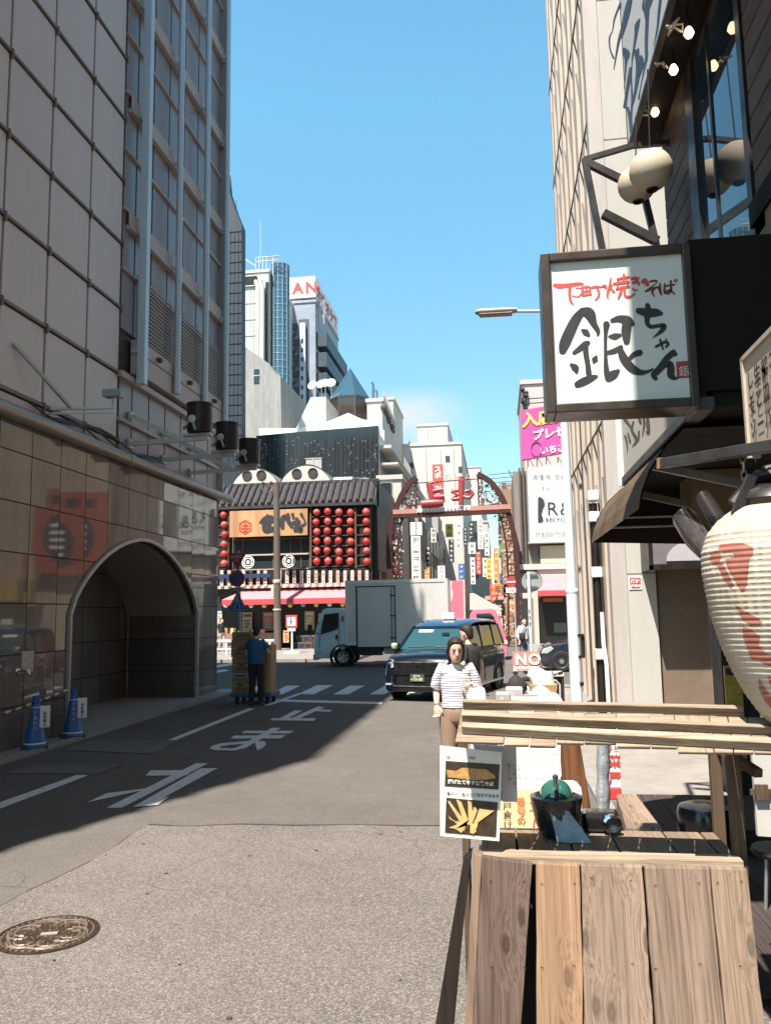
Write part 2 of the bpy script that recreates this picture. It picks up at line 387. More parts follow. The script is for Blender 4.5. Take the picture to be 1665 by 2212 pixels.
# manhole cover with a raised pattern
mh = gz(104, 2019, .004)
m, nt, b = _new('cast_iron'); v = coords(nt)
b.inputs['Metallic'].default_value = .6
nt.links.new(ramp(nt, noise(nt, v, 14, 5, .6), .35, .65, (.05, .032, .022), (.11, .08, .06)), b.inputs['Base Color']); b.inputs['Roughness'].default_value = .5
M_IRON = m
M_WORN = pm('worn_iron', (.22, .17, .13), .5, .3, var=.35, scale=20)
mb = MB(); mb.m = 0; mb.lathe([(.305, 0), (.305, .008), (.285, .010), (.283, .005), (0, .005)], mh, 48, caps=False)
mb.m = 1
for k in range(40):
    a = k*math.pi/20; mb.obox(mh+V((.268*math.cos(a), .268*math.sin(a), .006)), (.012, .02, .008), Matrix.Rotation(a, 3, 'Z'))
random.seed(3)
def arc(r0, cx, cy, a0, a1, wd):
    pts = [mh+V((cx+r0*math.cos(a), cy+r0*math.sin(a), .007)) for a in [a0+(a1-a0)*i/9 for i in range(10)]]
    mb.tube(pts, wd, 5)
for k in range(6):
    a = k*math.pi/3; arc(.11, .14*math.cos(a), .14*math.sin(a), a-1.9, a+1.9, .0075); arc(.06, .15*math.cos(a), .15*math.sin(a), a-2.4, a+2.0, .006)
arc(.235, 0, 0, 0, 6.283, .006)
mb.m = 2; mb.obox(mh+V((.01, .0, .008)), (.10, .035, .006), Matrix.Rotation(.3, 3, 'Z'))
for k in range(150):
    a = random.random()*6.28; r_ = .24*math.sqrt(random.random()); mb.m = 1; mb.obox(mh+V((r_*math.cos(a), r_*math.sin(a), .006)), (.008, .008, .005), Matrix.Rotation(a, 3, 'Z'))
solo('manhole_cover', mb, [M_IRON, M_WORN, pm('worn_plate', (.34, .31, .27), .5, var=.3)], 'round brown patterned iron manhole cover in the near road', 'manhole cover', loc=tuple(mh))
# twigs and bits of litter lying on the road
mb = MB()
random.seed(5)
for i in range(20):
    x = random.uniform(-3.8, -.2); y = random.uniform(3.0, 8.2)
    if x < -4.2+.37*(y-6.5)-.2 and y > 6: continue
    a = random.random()*3.14; l = random.uniform(.010, .032)
    mb.obox((x, y, .0085), (l, random.uniform(.006, .02), .006), Matrix.Rotation(a, 3, 'Z'))
tag(mb.build('road_litter', pm('leaf_litter', (.07, .055, .045), .9, var=.4)), kind='stuff')
# pavements
mb = MB(); mb.box(-7.2, -6.86, -2, 20.3, -.1, .035); mb.box(-7.3, -6.9, 20.3, 21.0, -.1, .035)
struct('pavement', mb, M_CONC)
mb = MB()
for i in range(38): mb.box(-6.86, -6.70, -2+i*.605, -2+i*.605+.6, -.1, .05)
struct('kerb', mb, M_KERB, bevel=.01)
# right side apron (pale concrete) and its kerb line
mb = MB(); mb.box(1.05, 9, 8.75, 14.9, -.1, .03); mb.box(1.05, 9, 14.9, 21.9, -.1, .026)
struct('pavement', mb, M_PAVE)
mb = MB(); mb.box(.92, 1.05, 4, 21.9, -.1, .05)
struct('kerb', mb, M_KERB)
# far side of the crossing street
yk = gz(720, 1430).y
mb = MB(); mb.box(-60, -5.9, yk+.2, 44.2, -.1, .12); struct('pavement', mb, M_PAVE)
mb = MB(); mb.box(1.5, 60, yk+2.2, 46.2, -.1, .12); struct('pavement', mb, M_PAVE)
mb = MB()
for i in range(30): mb.box(-6.1-i*1.8, -6.1-i*1.8+1.79-1.8, yk, yk+.2, -.1, .14)
struct('kerb', mb, M_KERB, bevel=.015)
# ------------------------------------------------------------------ left building (metal panels over polished granite)
XW, YN, YF, HB = -7.2, -1.37, 20.35, 23.4
def granite(name, ca, cb, rough):
    m, nt, b = _new(name); v = coords(nt)
    f = noise(nt, v, 150, 3, .8); g = noise(nt, v, 1.1, 5, .6); st = noise(nt, coords(nt, (1, 1, .12)), 5, 5, .7)
    c = ramp(nt, f, .36, .64, ca, cb)
    c = mixc(nt, .6, c, mixc(nt, 1., c, ramp(nt, g, .3, .7, (.62, .60, .58), (1.08, 1.03, 1)), 'MULTIPLY'))
    c = mixc(nt, .35, c, mixc(nt, 1., c, ramp(nt, st, .35, .65, (.6, .58, .55), (1.05, 1, 1)), 'MULTIPLY'))
    s = nd(nt, 'ShaderNodeSeparateXYZ'); nt.links.new(v, s.inputs[0])
    def mth(op, a, x):
        n = nd(nt, 'ShaderNodeMath', operation=op); nt.links.new(a, n.inputs[0])
        if hasattr(x, 'is_linked'): nt.links.new(x, n.inputs[1])
        else: n.inputs[1].default_value = x
        return n.outputs[0]
    def joint(sock, period, off, wd):
        a = mth('ADD', sock, off)
        return mth('LESS_THAN', mth('PINGPONG', a, period/2), wd), mth('FLOOR', mth('DIVIDE', a, period), 0)
    j1, i1_ = joint(s.outputs['Y'], .852, 15.33, .0095); j2, i2_ = joint(s.outputs['Z'], .767, .117, .0095)
    j = mth('MAXIMUM', j1, j2)
    cv = nd(nt, 'ShaderNodeCombineXYZ'); nt.links.new(i1_, cv.inputs[0]); nt.links.new(i2_, cv.inputs[1])
    wn = nd(nt, 'ShaderNodeTexWhiteNoise'); wn.noise_dimensions = '3D'; nt.links.new(cv.outputs[0], wn.inputs['Vector'])
    c = mixc(nt, 1., c, ramp(nt, wn.outputs['Value'], 0, 1, (.80, .80, .80), (1.1, 1.08, 1.06)), 'MULTIPLY')
    c = mixc(nt, j, c, (.018, .015, .013))
    nt.links.new(c, b.inputs['Base Color']); b.inputs['Specular IOR Level'].default_value = .36
    nt.links.new(mixc(nt, j, (rough,)*3, (.9,)*3), b.inputs['Roughness'])
    # every slab sits a hair out of true, so reflections break at the joints
    ge = nd(nt, 'ShaderNodeNewGeometry'); a_ = nd(nt, 'ShaderNodeVectorMath', operation='SUBTRACT'); a_.inputs[1].default_value = (.5, .5, .5); nt.links.new(wn.outputs['Color'], a_.inputs[0])
    k_ = nd(nt, 'ShaderNodeVectorMath', operation='SCALE'); k_.inputs['Scale'].default_value = .022; nt.links.new(a_.outputs[0], k_.inputs[0])
    ad = nd(nt, 'ShaderNodeVectorMath', operation='ADD'); nt.links.new(ge.outputs['Normal'], ad.inputs[0]); nt.links.new(k_.outputs[0], ad.inputs[1])
    no = nd(nt, 'ShaderNodeVectorMath', operation='NORMALIZE'); nt.links.new(ad.outputs[0], no.inputs[0])
    bp = nd(nt, 'ShaderNodeBump', Strength=.02, Distance=.02); nt.links.new(noise(nt, v, 1.3, 2, .5), bp.inputs['Height']); nt.links.new(no.outputs[0], bp.inputs['Normal']); nt.links.new(bp.outputs[0], b.inputs['Normal'])
    return m
M_GRAN = granite('polished_granite', (.125, .110, .104), (.26, .23, .215), .035)
M_GRD = granite('honed_granite', (.11, .10, .09), (.20, .185, .17), .35)
M_PANEL = pm('grey_metal_panel', (.58, .525, .515), .5, .0, var=.10, scale=.6, streak=True, rv=.06)
M_PGAP = pm('dark_panel_joint', (.09, .075, .06), .6, var=.2)
M_PRAIL = pm('bronze_rail', (.17, .135, .10), .5, .2, var=.2)
M_STEEL = pm('pale_steel', (.52, .60, .66), .4, .2, var=.1, streak=True)
M_GALV = pm('galvanised_steel', (.50, .49, .46), .45, .4, var=.2, scale=9)
M_SLAT = pm('louvre_slat', (.36, .31, .28), .55, var=.2)
M_BAY = pm('bay_panel', (.46, .39, .36), .55, var=.18, scale=1.5, streak=True)
M_LGLASS = pm('ribbed_glass', (.27, .255, .26), .35, .0, var=.22, scale=2.2, streak=True)
M_BLACK = pm('black_enamel', (.015, .012, .011), .4, var=.3)
office = thing('office_building', (XW, 10, 0), 'tall grey metal panelled building over polished granite with an arched doorway', 'building')
# granite ground storey with arched opening
ya, yb_, zs, za = 12.98, 18.9, 2.0, 3.52
yc, hw = (ya+yb_)/2, (yb_-ya)/2
def archz(y):
    t = abs(y-yc)/hw; return zs+(za-zs)*(max(0, 1-t**1.85))**.72
arch = [(ya+(yb_-ya)*i/40) for i in range(41)]
mb = MB()
mb.add([(XW, YN, 0), (XW, ya, 0), (XW, ya, 4.98), (XW, YN, 4.98)], [(0, 1, 2, 3)])
mb.add([(XW, yb_, 0), (XW, YF, 0), (XW, YF, 4.98), (XW, yb_, 4.98)], [(0, 1, 2, 3)])
for a, c in zip(arch, arch[1:]): mb.add([(XW, a, archz(a)), (XW, c, archz(c)), (XW, c, 4.98), (XW, a, 4.98)], [(0, 1, 2, 3)])
mb.add([(XW, YF, 0), (-26, YF, 0), (-26, YF, 4.98), (XW, YF, 4.98)], [(0, 1, 2, 3)])
mb.add([(XW, YN, 0), (-26, YN, 0), (-26, YN, 4.98), (XW, YN, 4.98)], [(0, 1, 2, 3)])
mb.build('granite_wall', M_GRAN, office)
DI = -9.0
mb = MB()   # inside of the doorway: jambs and back wall
mb.add([(XW-.02, yb_, 0), (DI, yb_, 0), (DI, yb_, zs), (XW-.02, yb_, zs)], [(0, 1, 2, 3)])
mb.add([(XW-.02, ya, 0), (DI, ya, 0), (DI, ya, zs), (XW-.02, ya, zs)], [(0, 1, 2, 3)])
mb.poly([(DI, ya, 0), (DI, yb_, 0)]+[(DI, a, archz(a)-.02) for a in arch[::-1]])
mb.build('doorway_wall', M_GRD, office)
mb = MB()
for a, c in zip(arch, arch[1:]):
    mb.add([(XW-.14, a, archz(a)-.03), (XW-.14, c, archz(c)-.03), (DI+.12, c, archz(c)-.03), (DI+.12, a, archz(a)-.03)], [(0, 1, 2, 3)])
mb.build('doorway_vault', pm('vault_panel', (.34, .30, .255), .5, var=.1, scale=1.2), office, smooth=True)
for xo, hh in ((XW+.012, .07), (DI+.06, .05)):
    mb = MB()
    pa = [V((xo, ya-.0, 0)), V((xo, ya, zs))]+[V((xo, a, archz(a)+.01)) for a in arch[1:-1]]+[V((xo, yb_, zs)), V((xo, yb_, 0))]
    for p, q in zip(pa, pa[1:]): mb.beam(p, q, hh, hh if xo == XW+.012 else .03, up=(1, 0, 0))
    mb.build('arch_trim', pm('arch_trim', (.36, .33, .31), .3, var=.15), office)
mb = MB(); mb.box(DI-.02, XW-.02, ya, yb_, -.1, .03); mb.build('doorway_floor', M_CONC, office)
mb = MB(); mb.box(DI, XW, yb_-.03, yb_+.0-.002, .82, .835); mb.box(DI, XW, yb_-.03, yb_-.002, 1.62, 1.635); mb.box(DI-.01, DI+.02, 15.9, 15.93, .03, 3.4)
mb.build('doorway_joints', M_PGAP, office)
# upper cladding
mb = MB(); mb.box(-26, XW-.10, YN, YF, 4.98, HB); mb.build('wall_core', M_PGAP, office)
ycols = [-1.3, .1, 1.5, 2.9, 4.3, 5.7, 7.0, 8.3, 9.5, 10.72, 11.95, 13.28, 14.55]
zrows = [5.02]+[5.37+1.33*i for i in range(14)]
mb = MB()
for a, c in zip(ycols, ycols[1:]):
    for z0, z1 in zip(zrows, zrows[1:]):
        mb.box(XW-.09, XW+random.uniform(-.004, .004), a+.028, c-.028, z0+.045, min(z1, HB)-.045)
mb.build('cladding_panel', M_PANEL, office, bevel=.012)
mb = MB()
for z in zrows[1:]: mb.box(XW-.085, XW+.035, YN, 14.55, z-.022, z+.022)
for a in ycols: mb.box(XW-.085, XW-.03, a-.02, a+.02, 5, HB)
for z in zrows[1:8]:
    for a in ycols[8:]: mb.box(XW-.03, XW+.05, a-.018, a+.018, z-.1, z+.05)
mb.build('cladding_rail', M_PRAIL, office)
# far bay: wall behind, framed glass, rails, pale mullions, louvres and the apron beneath
mb = MB(); mb.box(XW-.09, XW-.03, 14.62, YF-.02, 5.0, 5.33); mb.build('bay_base', M_BAY, office)
bz = [7.62+1.27*i for i in range(13)]
bcol = [14.62, 15.20, 16.0, 16.85, 17.75, 18.65, 19.55, YF-.05]
mb = MB()
for a, c in zip(bcol, bcol[1:]):
    for z0, z1 in zip(bz, bz[1:]): mb.box(XW-.09, XW-.03, a+.035, c-.035, z0+.05, min(z1, HB)-.05)
    for z0, z1 in ((5.08, 5.75), (5.83, 6.62)): mb.box(XW-.09, XW-.02, a+.03, c-.03, z0, z1)
mb.build('bay_glass', M_LGLASS, office)
mb = MB()
for i, z in enumerate(bz[1:]):
    mb.box(XW-.09, XW+.03, 14.6, YF, z-.03, z+.03)
    if i % 2: mb.box(XW-.02, XW+.09, 14.75, YF-.05, z-.38, z-.30); mb.box(XW+.04, XW+.06, 14.75, YF-.05, z-.34, z+.0)
mb.box(XW-.05, XW+.10, 14.5, YF, 6.62, 6.74); mb.box(XW-.05, XW+.06, 14.55, YF, 5.76, 5.83)
mb.build('bay_rail', M_BAY, office)
mb = MB()
for i in range(16): mb.box(XW+.05, XW+.075, 15.15, YF-.1, 7.66+i*.085, 7.66+i*.085+.03)
for y in (16.0, 16.9, 17.7, 18.6, 19.4): mb.box(XW+.035, XW+.05, y-.01, y+.01, 7.6, 9.1)
mb.build('louvre_slats', M_SLAT, office)
mb = MB(); mb.box(XW-.05, XW+.14, 15.15, YF, 6.86, 7.58); mb.build('bay_apron', M_BAY, office, bevel=.01)
mb = MB(); mb.box(XW+.142, XW+.15, 15.2, YF-.02, 7.28, 7.30)
for y in (16.9, 18.7): mb.box(XW+.142, XW+.15, y-.01, y+.01, 6.9, 7.28)
for y in (16.05, 17.8, 19.5): mb.tube([(XW+.14, y, 7.42), (XW+.24, y, 7.40)], [.06, .05], 8)
mb.build('apron_joints', M_PGAP, office)
for i, y in enumerate((15.13, 16.92, 18.68, 20.2)):
    mb = MB()
    if i == 0: mb.box(XW+.14, XW+.30, y-.08, y+.08, 6.62, HB)
    else: mb.tube([(XW+.22, y, 6.9 if i < 3 else 6.7), (XW+.22, y, HB)], .075, 12)
    for z in bz[::2]: mb.box(XW-.02, XW+.2, y-.03, y+.03, z-.33, z-.25)
    mb.build('mullion', M_STEEL, office, smooth=i > 0)
mb = MB()
for z in [7.3+1.25*i for i in range(13)]: mb.box(XW-.05, XW+.14, YF, YF+.10, z-.06, z+.02)
mb.box(XW-.06, XW+.12, YF-.02, YF+.03, 5, HB); mb.build('corner_trim', M_BAY, office)
# gutter pipe and loose cables
mb = MB(); mb.tube([(XW+.10, YN, 5.02), (XW+.10, 14.9, 5.04)], .115, 16); mb.tube([(XW+.10, 14.92, 5.04), (XW+.10, 21.0, 5.07)], .105, 16); mb.tube([(XW+.10, 14.8, 5.04), (XW+.10, 15.0, 5.04)], .125, 16)
mb.build('gutter', pm('gutter_metal', (.33, .29, .24), .4, .35, var=.2, scale=3), office, smooth=True)
mb = MB()
for k in range(3):
    mb.tube([(XW+.06, 11.5+i*.45, 5.30-.05*k-.10*math.sin(i*.9+k)) for i in range(12)], .018, 5)
mb.build('cable', M_BLACK, office)
mb = MB(); p = gx(58, 1428, XW); mb.box(XW, XW+.02, p.y-.14, p.y+.16, p.z-.17, p.z+.15)
solo('wall_notice', mb, pm('faded_notice', (.50, .44, .38), .6, var=.5, scale=18), 'small faded square notice on the granite wall left of the arch', 'notice')
p = gx(40, 1449, XW); mb = MB()
mb.tube([p+V((0, 0, 0)), p+V((.16, 0, 0)), p+V((.2, -.02, -.06))], .022, 8); mb.lathe([(.06, 0), (.05, .02), (.0, .02)], p, 12, Matrix.Rotation(R(90), 3, 'Y')); mb.obox(p+V((.1, 0, .04)), (.04, .13, .02), Matrix.Identity(3))
solo('wall_tap', mb, pm('chrome', (.8, .8, .8), .12, 1, var=.05), 'small chrome tap on the granite wall', 'tap', smooth=True)
# black and yellow chain bar reaching to the cones
mb = MB()
a = V((-7.02, 9.3, .56)); c = V((-6.93, 12.5, .80))
for i in range(26):
    mb.m = i % 2; t0, t1 = i/26, (i+1)/26
    sag = lambda t: V((0, 0, -.05*math.sin(t*math.pi)))
    mb.tube([a.lerp(c, t0)+sag(t0), a.lerp(c, t1)+sag(t1)], .02, 6)
solo('barrier_bar', mb, [M_BLACK, pm('hazard_yellow', (.62, .45, .22), .5)], 'thin black and yellow barrier bar between the cones and the wall', 'barrier')
# flood lights on brackets above the gutter
def flood(px, py, X, first=None):
    c = gx(px, py, X)
    t = thing('flood_light', tuple(c), 'x', 'flood light', 'black flood lights bracketed out from the grey building')
    mb = MB(); mb.lathe([(.0, -.29), (.235, -.29), (.25, -.26), (.25, .24), (.265, .25), (.265, .29), (.0, .29)], c, 28, caps=False)
    mb.build('lamp_drum', M_BLACK, t, smooth=True)
    mb = MB(); q = c+V((-.05, -.27, -.07)); mb.lathe([(.075, 0), (.08, .03), (0, .035)], q, 14, Matrix.Rotation(R(90), 3, 'X')); mb.beam(q, q+V((.07, -.02, -.22)), .05, .03)
    mb.beam(c+V((-.3, -.1, -.22)), c+V((-.08, -.2, -.05)), .05, .05)
    mb.build('bracket_clamp', pm('zinc', (.55, .55, .55), .4, .6, var=.2), t, smooth=True)
    mb = MB()
    mb.beam(c+V((.18, 0, -.40)), V((XW, c.y-.05, c.z-.46)), .07, .09); mb.beam(V((XW+.05, c.y-.05, c.z+.10)), c+V((-.45, 0, -.38)), .07, .09)
    mb.box(c.x-.33, c.x+.25, c.y-.08, c.y+.08, c.z-.36, c.z-.31)
    for dz in (.1, -.46): mb.box(XW, XW+.05, c.y-.13, c.y+.05, c.z+dz-.09, c.z+dz+.09)
    mb.build('bracket_arm', M_GALV, t)
    return t
for (x, y), l in zip(((432, 904), (491, 943), (539, 976)), ('nearest and highest black flood light, over the arch', 'middle black flood light of the row over the arch', 'farthest black flood light, nearest the sky')):
    flood(x, y, -5.75)['label'] = l
# small grey sensor on its own thin bracket
c = gx(246, 853, -6.2)
t = thing('wall_lamp', tuple(c), 'small grey box lamp on a thin bracket above the gutter', 'wall lamp')
mb = MB(); mb.box(c.x-.16, c.x+.13, c.y-.10, c.y+.10, c.z-.04, c.z+.08); mb.box(c.x+.13, c.x+.16, c.y-.08, c.y+.08, c.z-.06, c.z+.06); mb.build('lamp_body', pm('grey_box', (.30, .33, .37), .45, var=.15), t, bevel=.01)
mb = MB(); mb.beam(c+V((0, 0, -.05)), c+V((0, 0, -.22)), .04, .04); mb.beam(c+V((.03, 0, -.22)), V((XW, c.y-.25, c.z-.25)), .05, .04); mb.beam(c+V((.03, 0, -.30)), V((XW, c.y-.25, c.z-.33)), .03, .03); mb.beam(V((XW+.02, c.y-1.3, c.z+.5)), V((XW+.35, c.y-.2, c.z-.22)), .05, .05)
mb.build('bracket', M_GALV, t)
# traffic cones against the kerb
M_CONE = pm('blue_plastic', (.02, .12, .36), .45, var=.12); M_CBASE = pm('blue_base', (.03, .05, .13), .6, var=.2)
M_SIGNW = pm('white_card', (.78, .78, .76), .6, var=.06); M_RED = pm('sign_red', (.55, .05, .04), .5, var=.1); M_INK = pm('ink', (.03, .03, .035), .6, var=.1)
M_REDF = pm('faded_red', (.62, .22, .18), .6, var=.2)
def cone():
    t = thing('traffic_cone', (0, 0, 0), 'x', 'traffic cone', 'blue traffic cones beside the granite wall')
    mb = MB(); mb.box(-.19, .19, -.19, .19, 0, .03); mb.build('base', M_CBASE, t, world=False, bevel=.008)
    mb = MB(); mb.lathe([(.17, .03), (.155, .06), (.062, .60), (.055, .61), (.05, .66), (.055, .68), (.055, .76), (.0, .77)], (0, 0, 0), 24, caps=False); mb.build('cone_body', M_CONE, t, world=False, smooth=True)
    mb = MB(); mb.lathe([(.158, .066), (.154, .085)], (0, 0, 0), 24, caps=False); mb.lathe([(.066, .59), (.064, .60)], (0, 0, 0), 24, caps=False); mb.build('reflective_band', M_SIGNW, t, world=False, smooth=True)
    mb = MB()
    for i, ch in enumerate('駐車禁止'):
        z = .50-i*.075; r_ = .158-.094*(z-.06)/.54+.003
        write(mb, ch, (-.03+.0, -r_-.02, z-.0), (1, 0, 0), (0, .17, 1), .062, bold=.03)
    mb.build('lettering', M_REDF, t, world=False)
    mb = MB(); mb.box(.06, .20, -.09, -.08, .30, .62); f = mb.build('notice_card', M_SIGNW, t, world=False)
    mb = MB()
    for i, ch in enumerate('駐輪禁止'): write(mb, ch, (.105, -.091, .49-i*.055), (1, 0, 0), (0, 0, 1), .05, bold=.02)
    mb.build('lettering', M_INK, f, world=False)
    return t
c1 = cone(); c2 = copy_tree(c1)
c1.location = (-6.93, 11.62, .035); c1['label'] = 'nearer blue traffic cone with a white card, left of the arch'; c1.rotation_euler.z = R(30)
c2.location = (-6.93, 12.72, .035); c2['label'] = 'farther blue traffic cone with a white card, at the foot of the arch'; c2.rotation_euler.z = R(33)
# ------------------------------------------------------------------ right side: ribbed brown building with a white end wall
XR, YE, YB = 1.9, 14.0, 21.75
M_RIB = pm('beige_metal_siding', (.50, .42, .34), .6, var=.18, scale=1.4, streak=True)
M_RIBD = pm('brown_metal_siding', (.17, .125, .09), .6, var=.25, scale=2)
M_WHITE = pm('white_render', (.42, .41, .375), .75, var=.10, scale=.8, streak=True)
M_WGREY = pm('grey_render', (.42, .39, .36), .7, var=.15, scale=1, streak=True)
corner = thing('ribbed_building', (XR, 18, 0), 'tall beige building with vertical ribs and a white end wall on the right', 'building')
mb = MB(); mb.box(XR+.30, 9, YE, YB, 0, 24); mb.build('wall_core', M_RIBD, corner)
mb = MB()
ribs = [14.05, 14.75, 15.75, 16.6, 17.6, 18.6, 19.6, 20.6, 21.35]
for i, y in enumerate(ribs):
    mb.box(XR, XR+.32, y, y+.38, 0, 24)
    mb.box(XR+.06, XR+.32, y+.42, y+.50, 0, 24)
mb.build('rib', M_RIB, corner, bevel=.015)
mb = MB(); 
for i, y in enumerate(ribs[:-1]):
    y1 = ribs[i+1]
    for z in (5.6, 8.4, 11.2, 14., 16.8, 19.6): mb.box(XR+.12, XR+.31, y+.5, y1, z, z+.5)
    mb.box(XR+.2, XR+.31, y+.5, y1, 0, 24)
mb.build('spandrel', pm('spandrel_beige', (.40, .33, .265), .6, var=.2, scale=1.2, streak=True), corner)
mb = MB()
for i, y in enumerate(ribs[:-1]):
    y1 = ribs[i+1]
    for z in (3.2, 6.1, 8.9, 11.7, 14.5, 17.3): mb.beam((XR+.03, y+.42, z), (XR+.03, y1-.04, z+1.1), .03, .03)
for z in (5.2, 8.0, 10.8, 13.6, 16.4): mb.box(XR-.012, XR+.02, YE+.05, YB, z, z+.025)
mb.build('brace', pm('brace_dark', (.09, .07, .055), .5, var=.2), corner)
mb = MB(); mb.box(XR-.0, 2.58, YE-.14, YE, 0, 24); mb.box(2.58, 8.5, YE-.14, YE, 2.72, 24); mb.build('end_wall', M_WHITE, corner)
mb = MB()
for z in (2.52, 5.0, 7.6, 10.2, 12.9): mb.box(XR-.004, 8.5 if z > 2.6 else 2.58, YE-.146, YE-.14, z, z+.018)
mb.box(2.05, 2.07, YE-.146, YE-.14, 2.7, 24)
mb.build('end_wall_joint', pm('joint', (.24, .22, .2), .8), corner)
mb = MB(); mb.box(XR-.035, XR+.22, YE-.16, YE+.02, 0, 24); mb.build('corner_post', pm('grey_corner', (.42, .385, .36), .55, var=.15, streak=True), corner, bevel=.01)
# shutter door set back in the end wall, with a grey canopy over it
mb = MB(); mb.box(2.62, 3.42, YE+.30, YE+.36, .03, 2.2)
for i in range(5): mb.box(2.66+.15*i, 2.67+.15*i, YE+.285, YE+.3, .05, 2.15)
mb.build('shutter', pm('taupe_shutter', (.36, .31, .26), .55, var=.12, scale=1, streak=True), corner)
mb = MB(); mb.box(2.58, 2.62, YE-.02, YE+.36, .03, 2.72); mb.box(2.6, 8.5, YE+.10, YE+.3, 2.2, 2.72); mb.box(3.42, 8.5, YE+.05, YE+.36, 0, 2.2); mb.build('door_frame', M_BLACK, corner)
mb = MB(); mb.box(3.40, 3.47, YE-.10, YE+.02, 0, 2.35); mb.box(3.62, 3.69, YE-.10, YE+.02, 0, 2.35)
for i in range(3): mb.box(3.48+.05*i, 3.50+.05*i, YE-.10, YE, .1, 2.3)
mb.build('grille', pm('grey_aluminium', (.50, .46, .42), .45, .3, var=.15), corner)
t = thing('door_canopy', (3.0, 13.6, 2.7), 'grey curved canopy over the taupe shutter door', 'canopy')
mb = MB(); mb.box(2.40, 8.0, YE-.85, YE-.15, 2.62, 3.15); mb.build('canopy_body', pm('canopy_grey', (.15, .14, .15), .5, var=.15), t, bevel=.02)
mb = MB(); P = []
for i in range(9):
    a = i/8*math.pi/2; P.append(V((2.62+.62*(1-math.cos(a)), YE-.875, 2.68+.36*math.sin(a))))
P += [V((3.16, YE-.875, 2.68))]; mb.prism(P, (0, .02, 0)); mb.build('canopy_panel', pm('canopy_light', (.40, .39, .40), .4, var=.1), t)
mb = MB(); mb.box(2.36, 2.42, YE-.87, YE-.14, 2.55, 3.18); mb.box(2.36, 8, YE-.87, YE-.84, 2.55, 2.62); mb.build('canopy_frame', M_BLACK, t)
# small red notice on the white pillar
a = gy(1357, 1246, YE-.15); b_ = gy(1386, 1273, YE-.15); t = thing('wall_sticker', tuple(a), 'small red and white notice on the white pillar', 'notice')
mb = MB(); mb.box(a.x, b_.x, YE-.156, YE-.146, b_.z, a.z); mb.build('notice_sheet', M_SIGNW, t)
mb = MB(); mb.box(a.x+.015, b_.x-.015, YE-.160, YE-.157, b_.z+.08, a.z-.015); mb.box(a.x+.03, b_.x-.03, YE-.160, YE-.157, b_.z+.02, b_.z+.06); mb.build('notice_print', M_RED, t)
mb = MB()
write(mb, '防犯', (a.x+.03, YE-.165, a.z-.10), (1, 0, 0), (0, 0, 1), .075, bold=.03); write(mb, '録画中', (a.x+.03, YE-.165, a.z-.17), (1, 0, 0), (0, 0, 1), .05, bold=.02); mb.build('lettering', M_SIGNW, t)
# conduits and boxes down the ribbed wall
t = thing('wall_conduit', (XR, 15, 0), 'dark conduit pipe with white junction boxes on the ribbed wall', 'conduit')
cx = XR-.10
mb = MB(); mb.tube([(cx, 15.3, .1), (cx, 15.3, 3.9)], .075, 12); mb.build('pipe', M_BLACK, t, smooth=True)
mb = MB(); mb.tube([(cx+.02, 14.6, .1), (cx+.02, 14.62, 1.0), (cx+.02, 14.9, 1.35), (cx+.02, 14.9, 1.9)], .035, 8); mb.build('white_pipe', M_SIGNW, t, smooth=True)
for z in (1.05, 2.53, 3.55, 3.95):
    mb = MB(); mb.box(cx-.09, cx+.10, 15.18, 15.42, z, z+.19); mb.build('junction_box', M_SIGNW, t, bevel=.015)

# ------------------------------------------------------------------ yakisoba bar
YS = 4.27            # plane of the projecting sign
M_DARKW = pm('black_timber', (.010, .007, .005), .7, var=.4, scale=4, spec=.2)
M_SID = wood('brown_siding', (.17, .115, .08), (.085, .055, .04), 'y', .5, knots=False, rough=.6)
M_CREAM = pm('cream_panel', (.60, .56, .49), .55, var=.08, scale=1.5, streak=True)
M_BROWNF = pm('brown_sign_frame', (.055, .038, .028), .35, .2, var=.25)
bar = thing('noodle_bar', (2, 4, 0), 'dark timber noodle bar with jutting black hood and upper window at right', 'building')
HX, HZ0, HZ1, HY1 = 1.05, 2.97, 3.90, 6.9
XU = 1.56
mb = MB(); mb.box(HX+.06, 3.6, YS+.03, HY1, HZ0+.10, HZ1); mb.box(HX+.015, HX+.06, YS+.03, YS+.215, HZ0+.07, HZ1); mb.box(HX+.1, 3.6, YS+.06, HY1-.03, HZ0+.02, HZ0+.1); mb.build('hood', M_DARKW, bar)
mb = MB(); mb.box(HX, HX+.10, YS+.02, HY1, HZ0, HZ0+.07); mb.build('hood_edge', pm('hood_edge', (.06, .045, .04), .4, var=.3), bar, bevel=.01)
mb = MB(); mb.box(HX+.02, HX+.06, YS+.22, HY1, HZ0+.07, HZ1); f = mb.build('fascia_board', M_CREAM, bar)
mb = MB(); mb.tube([(HX+.01, HY1, HZ0), (HX+.01, HY1, HZ1+.05)], .03, 8); mb.build('drain_pipe', M_SIGNW, bar, smooth=True)
frX = lambda X: (lambda x, y, th: (lambda p: p + V((-th, 0, 0)))(gx(x, y, X)))
mb = MB()
z3 = lambda x, y, h: ((2450+.3802*x)/1.8516, (1600+.3802*y)/1.8516, h*.2053)
FB = frX(HX+.02)
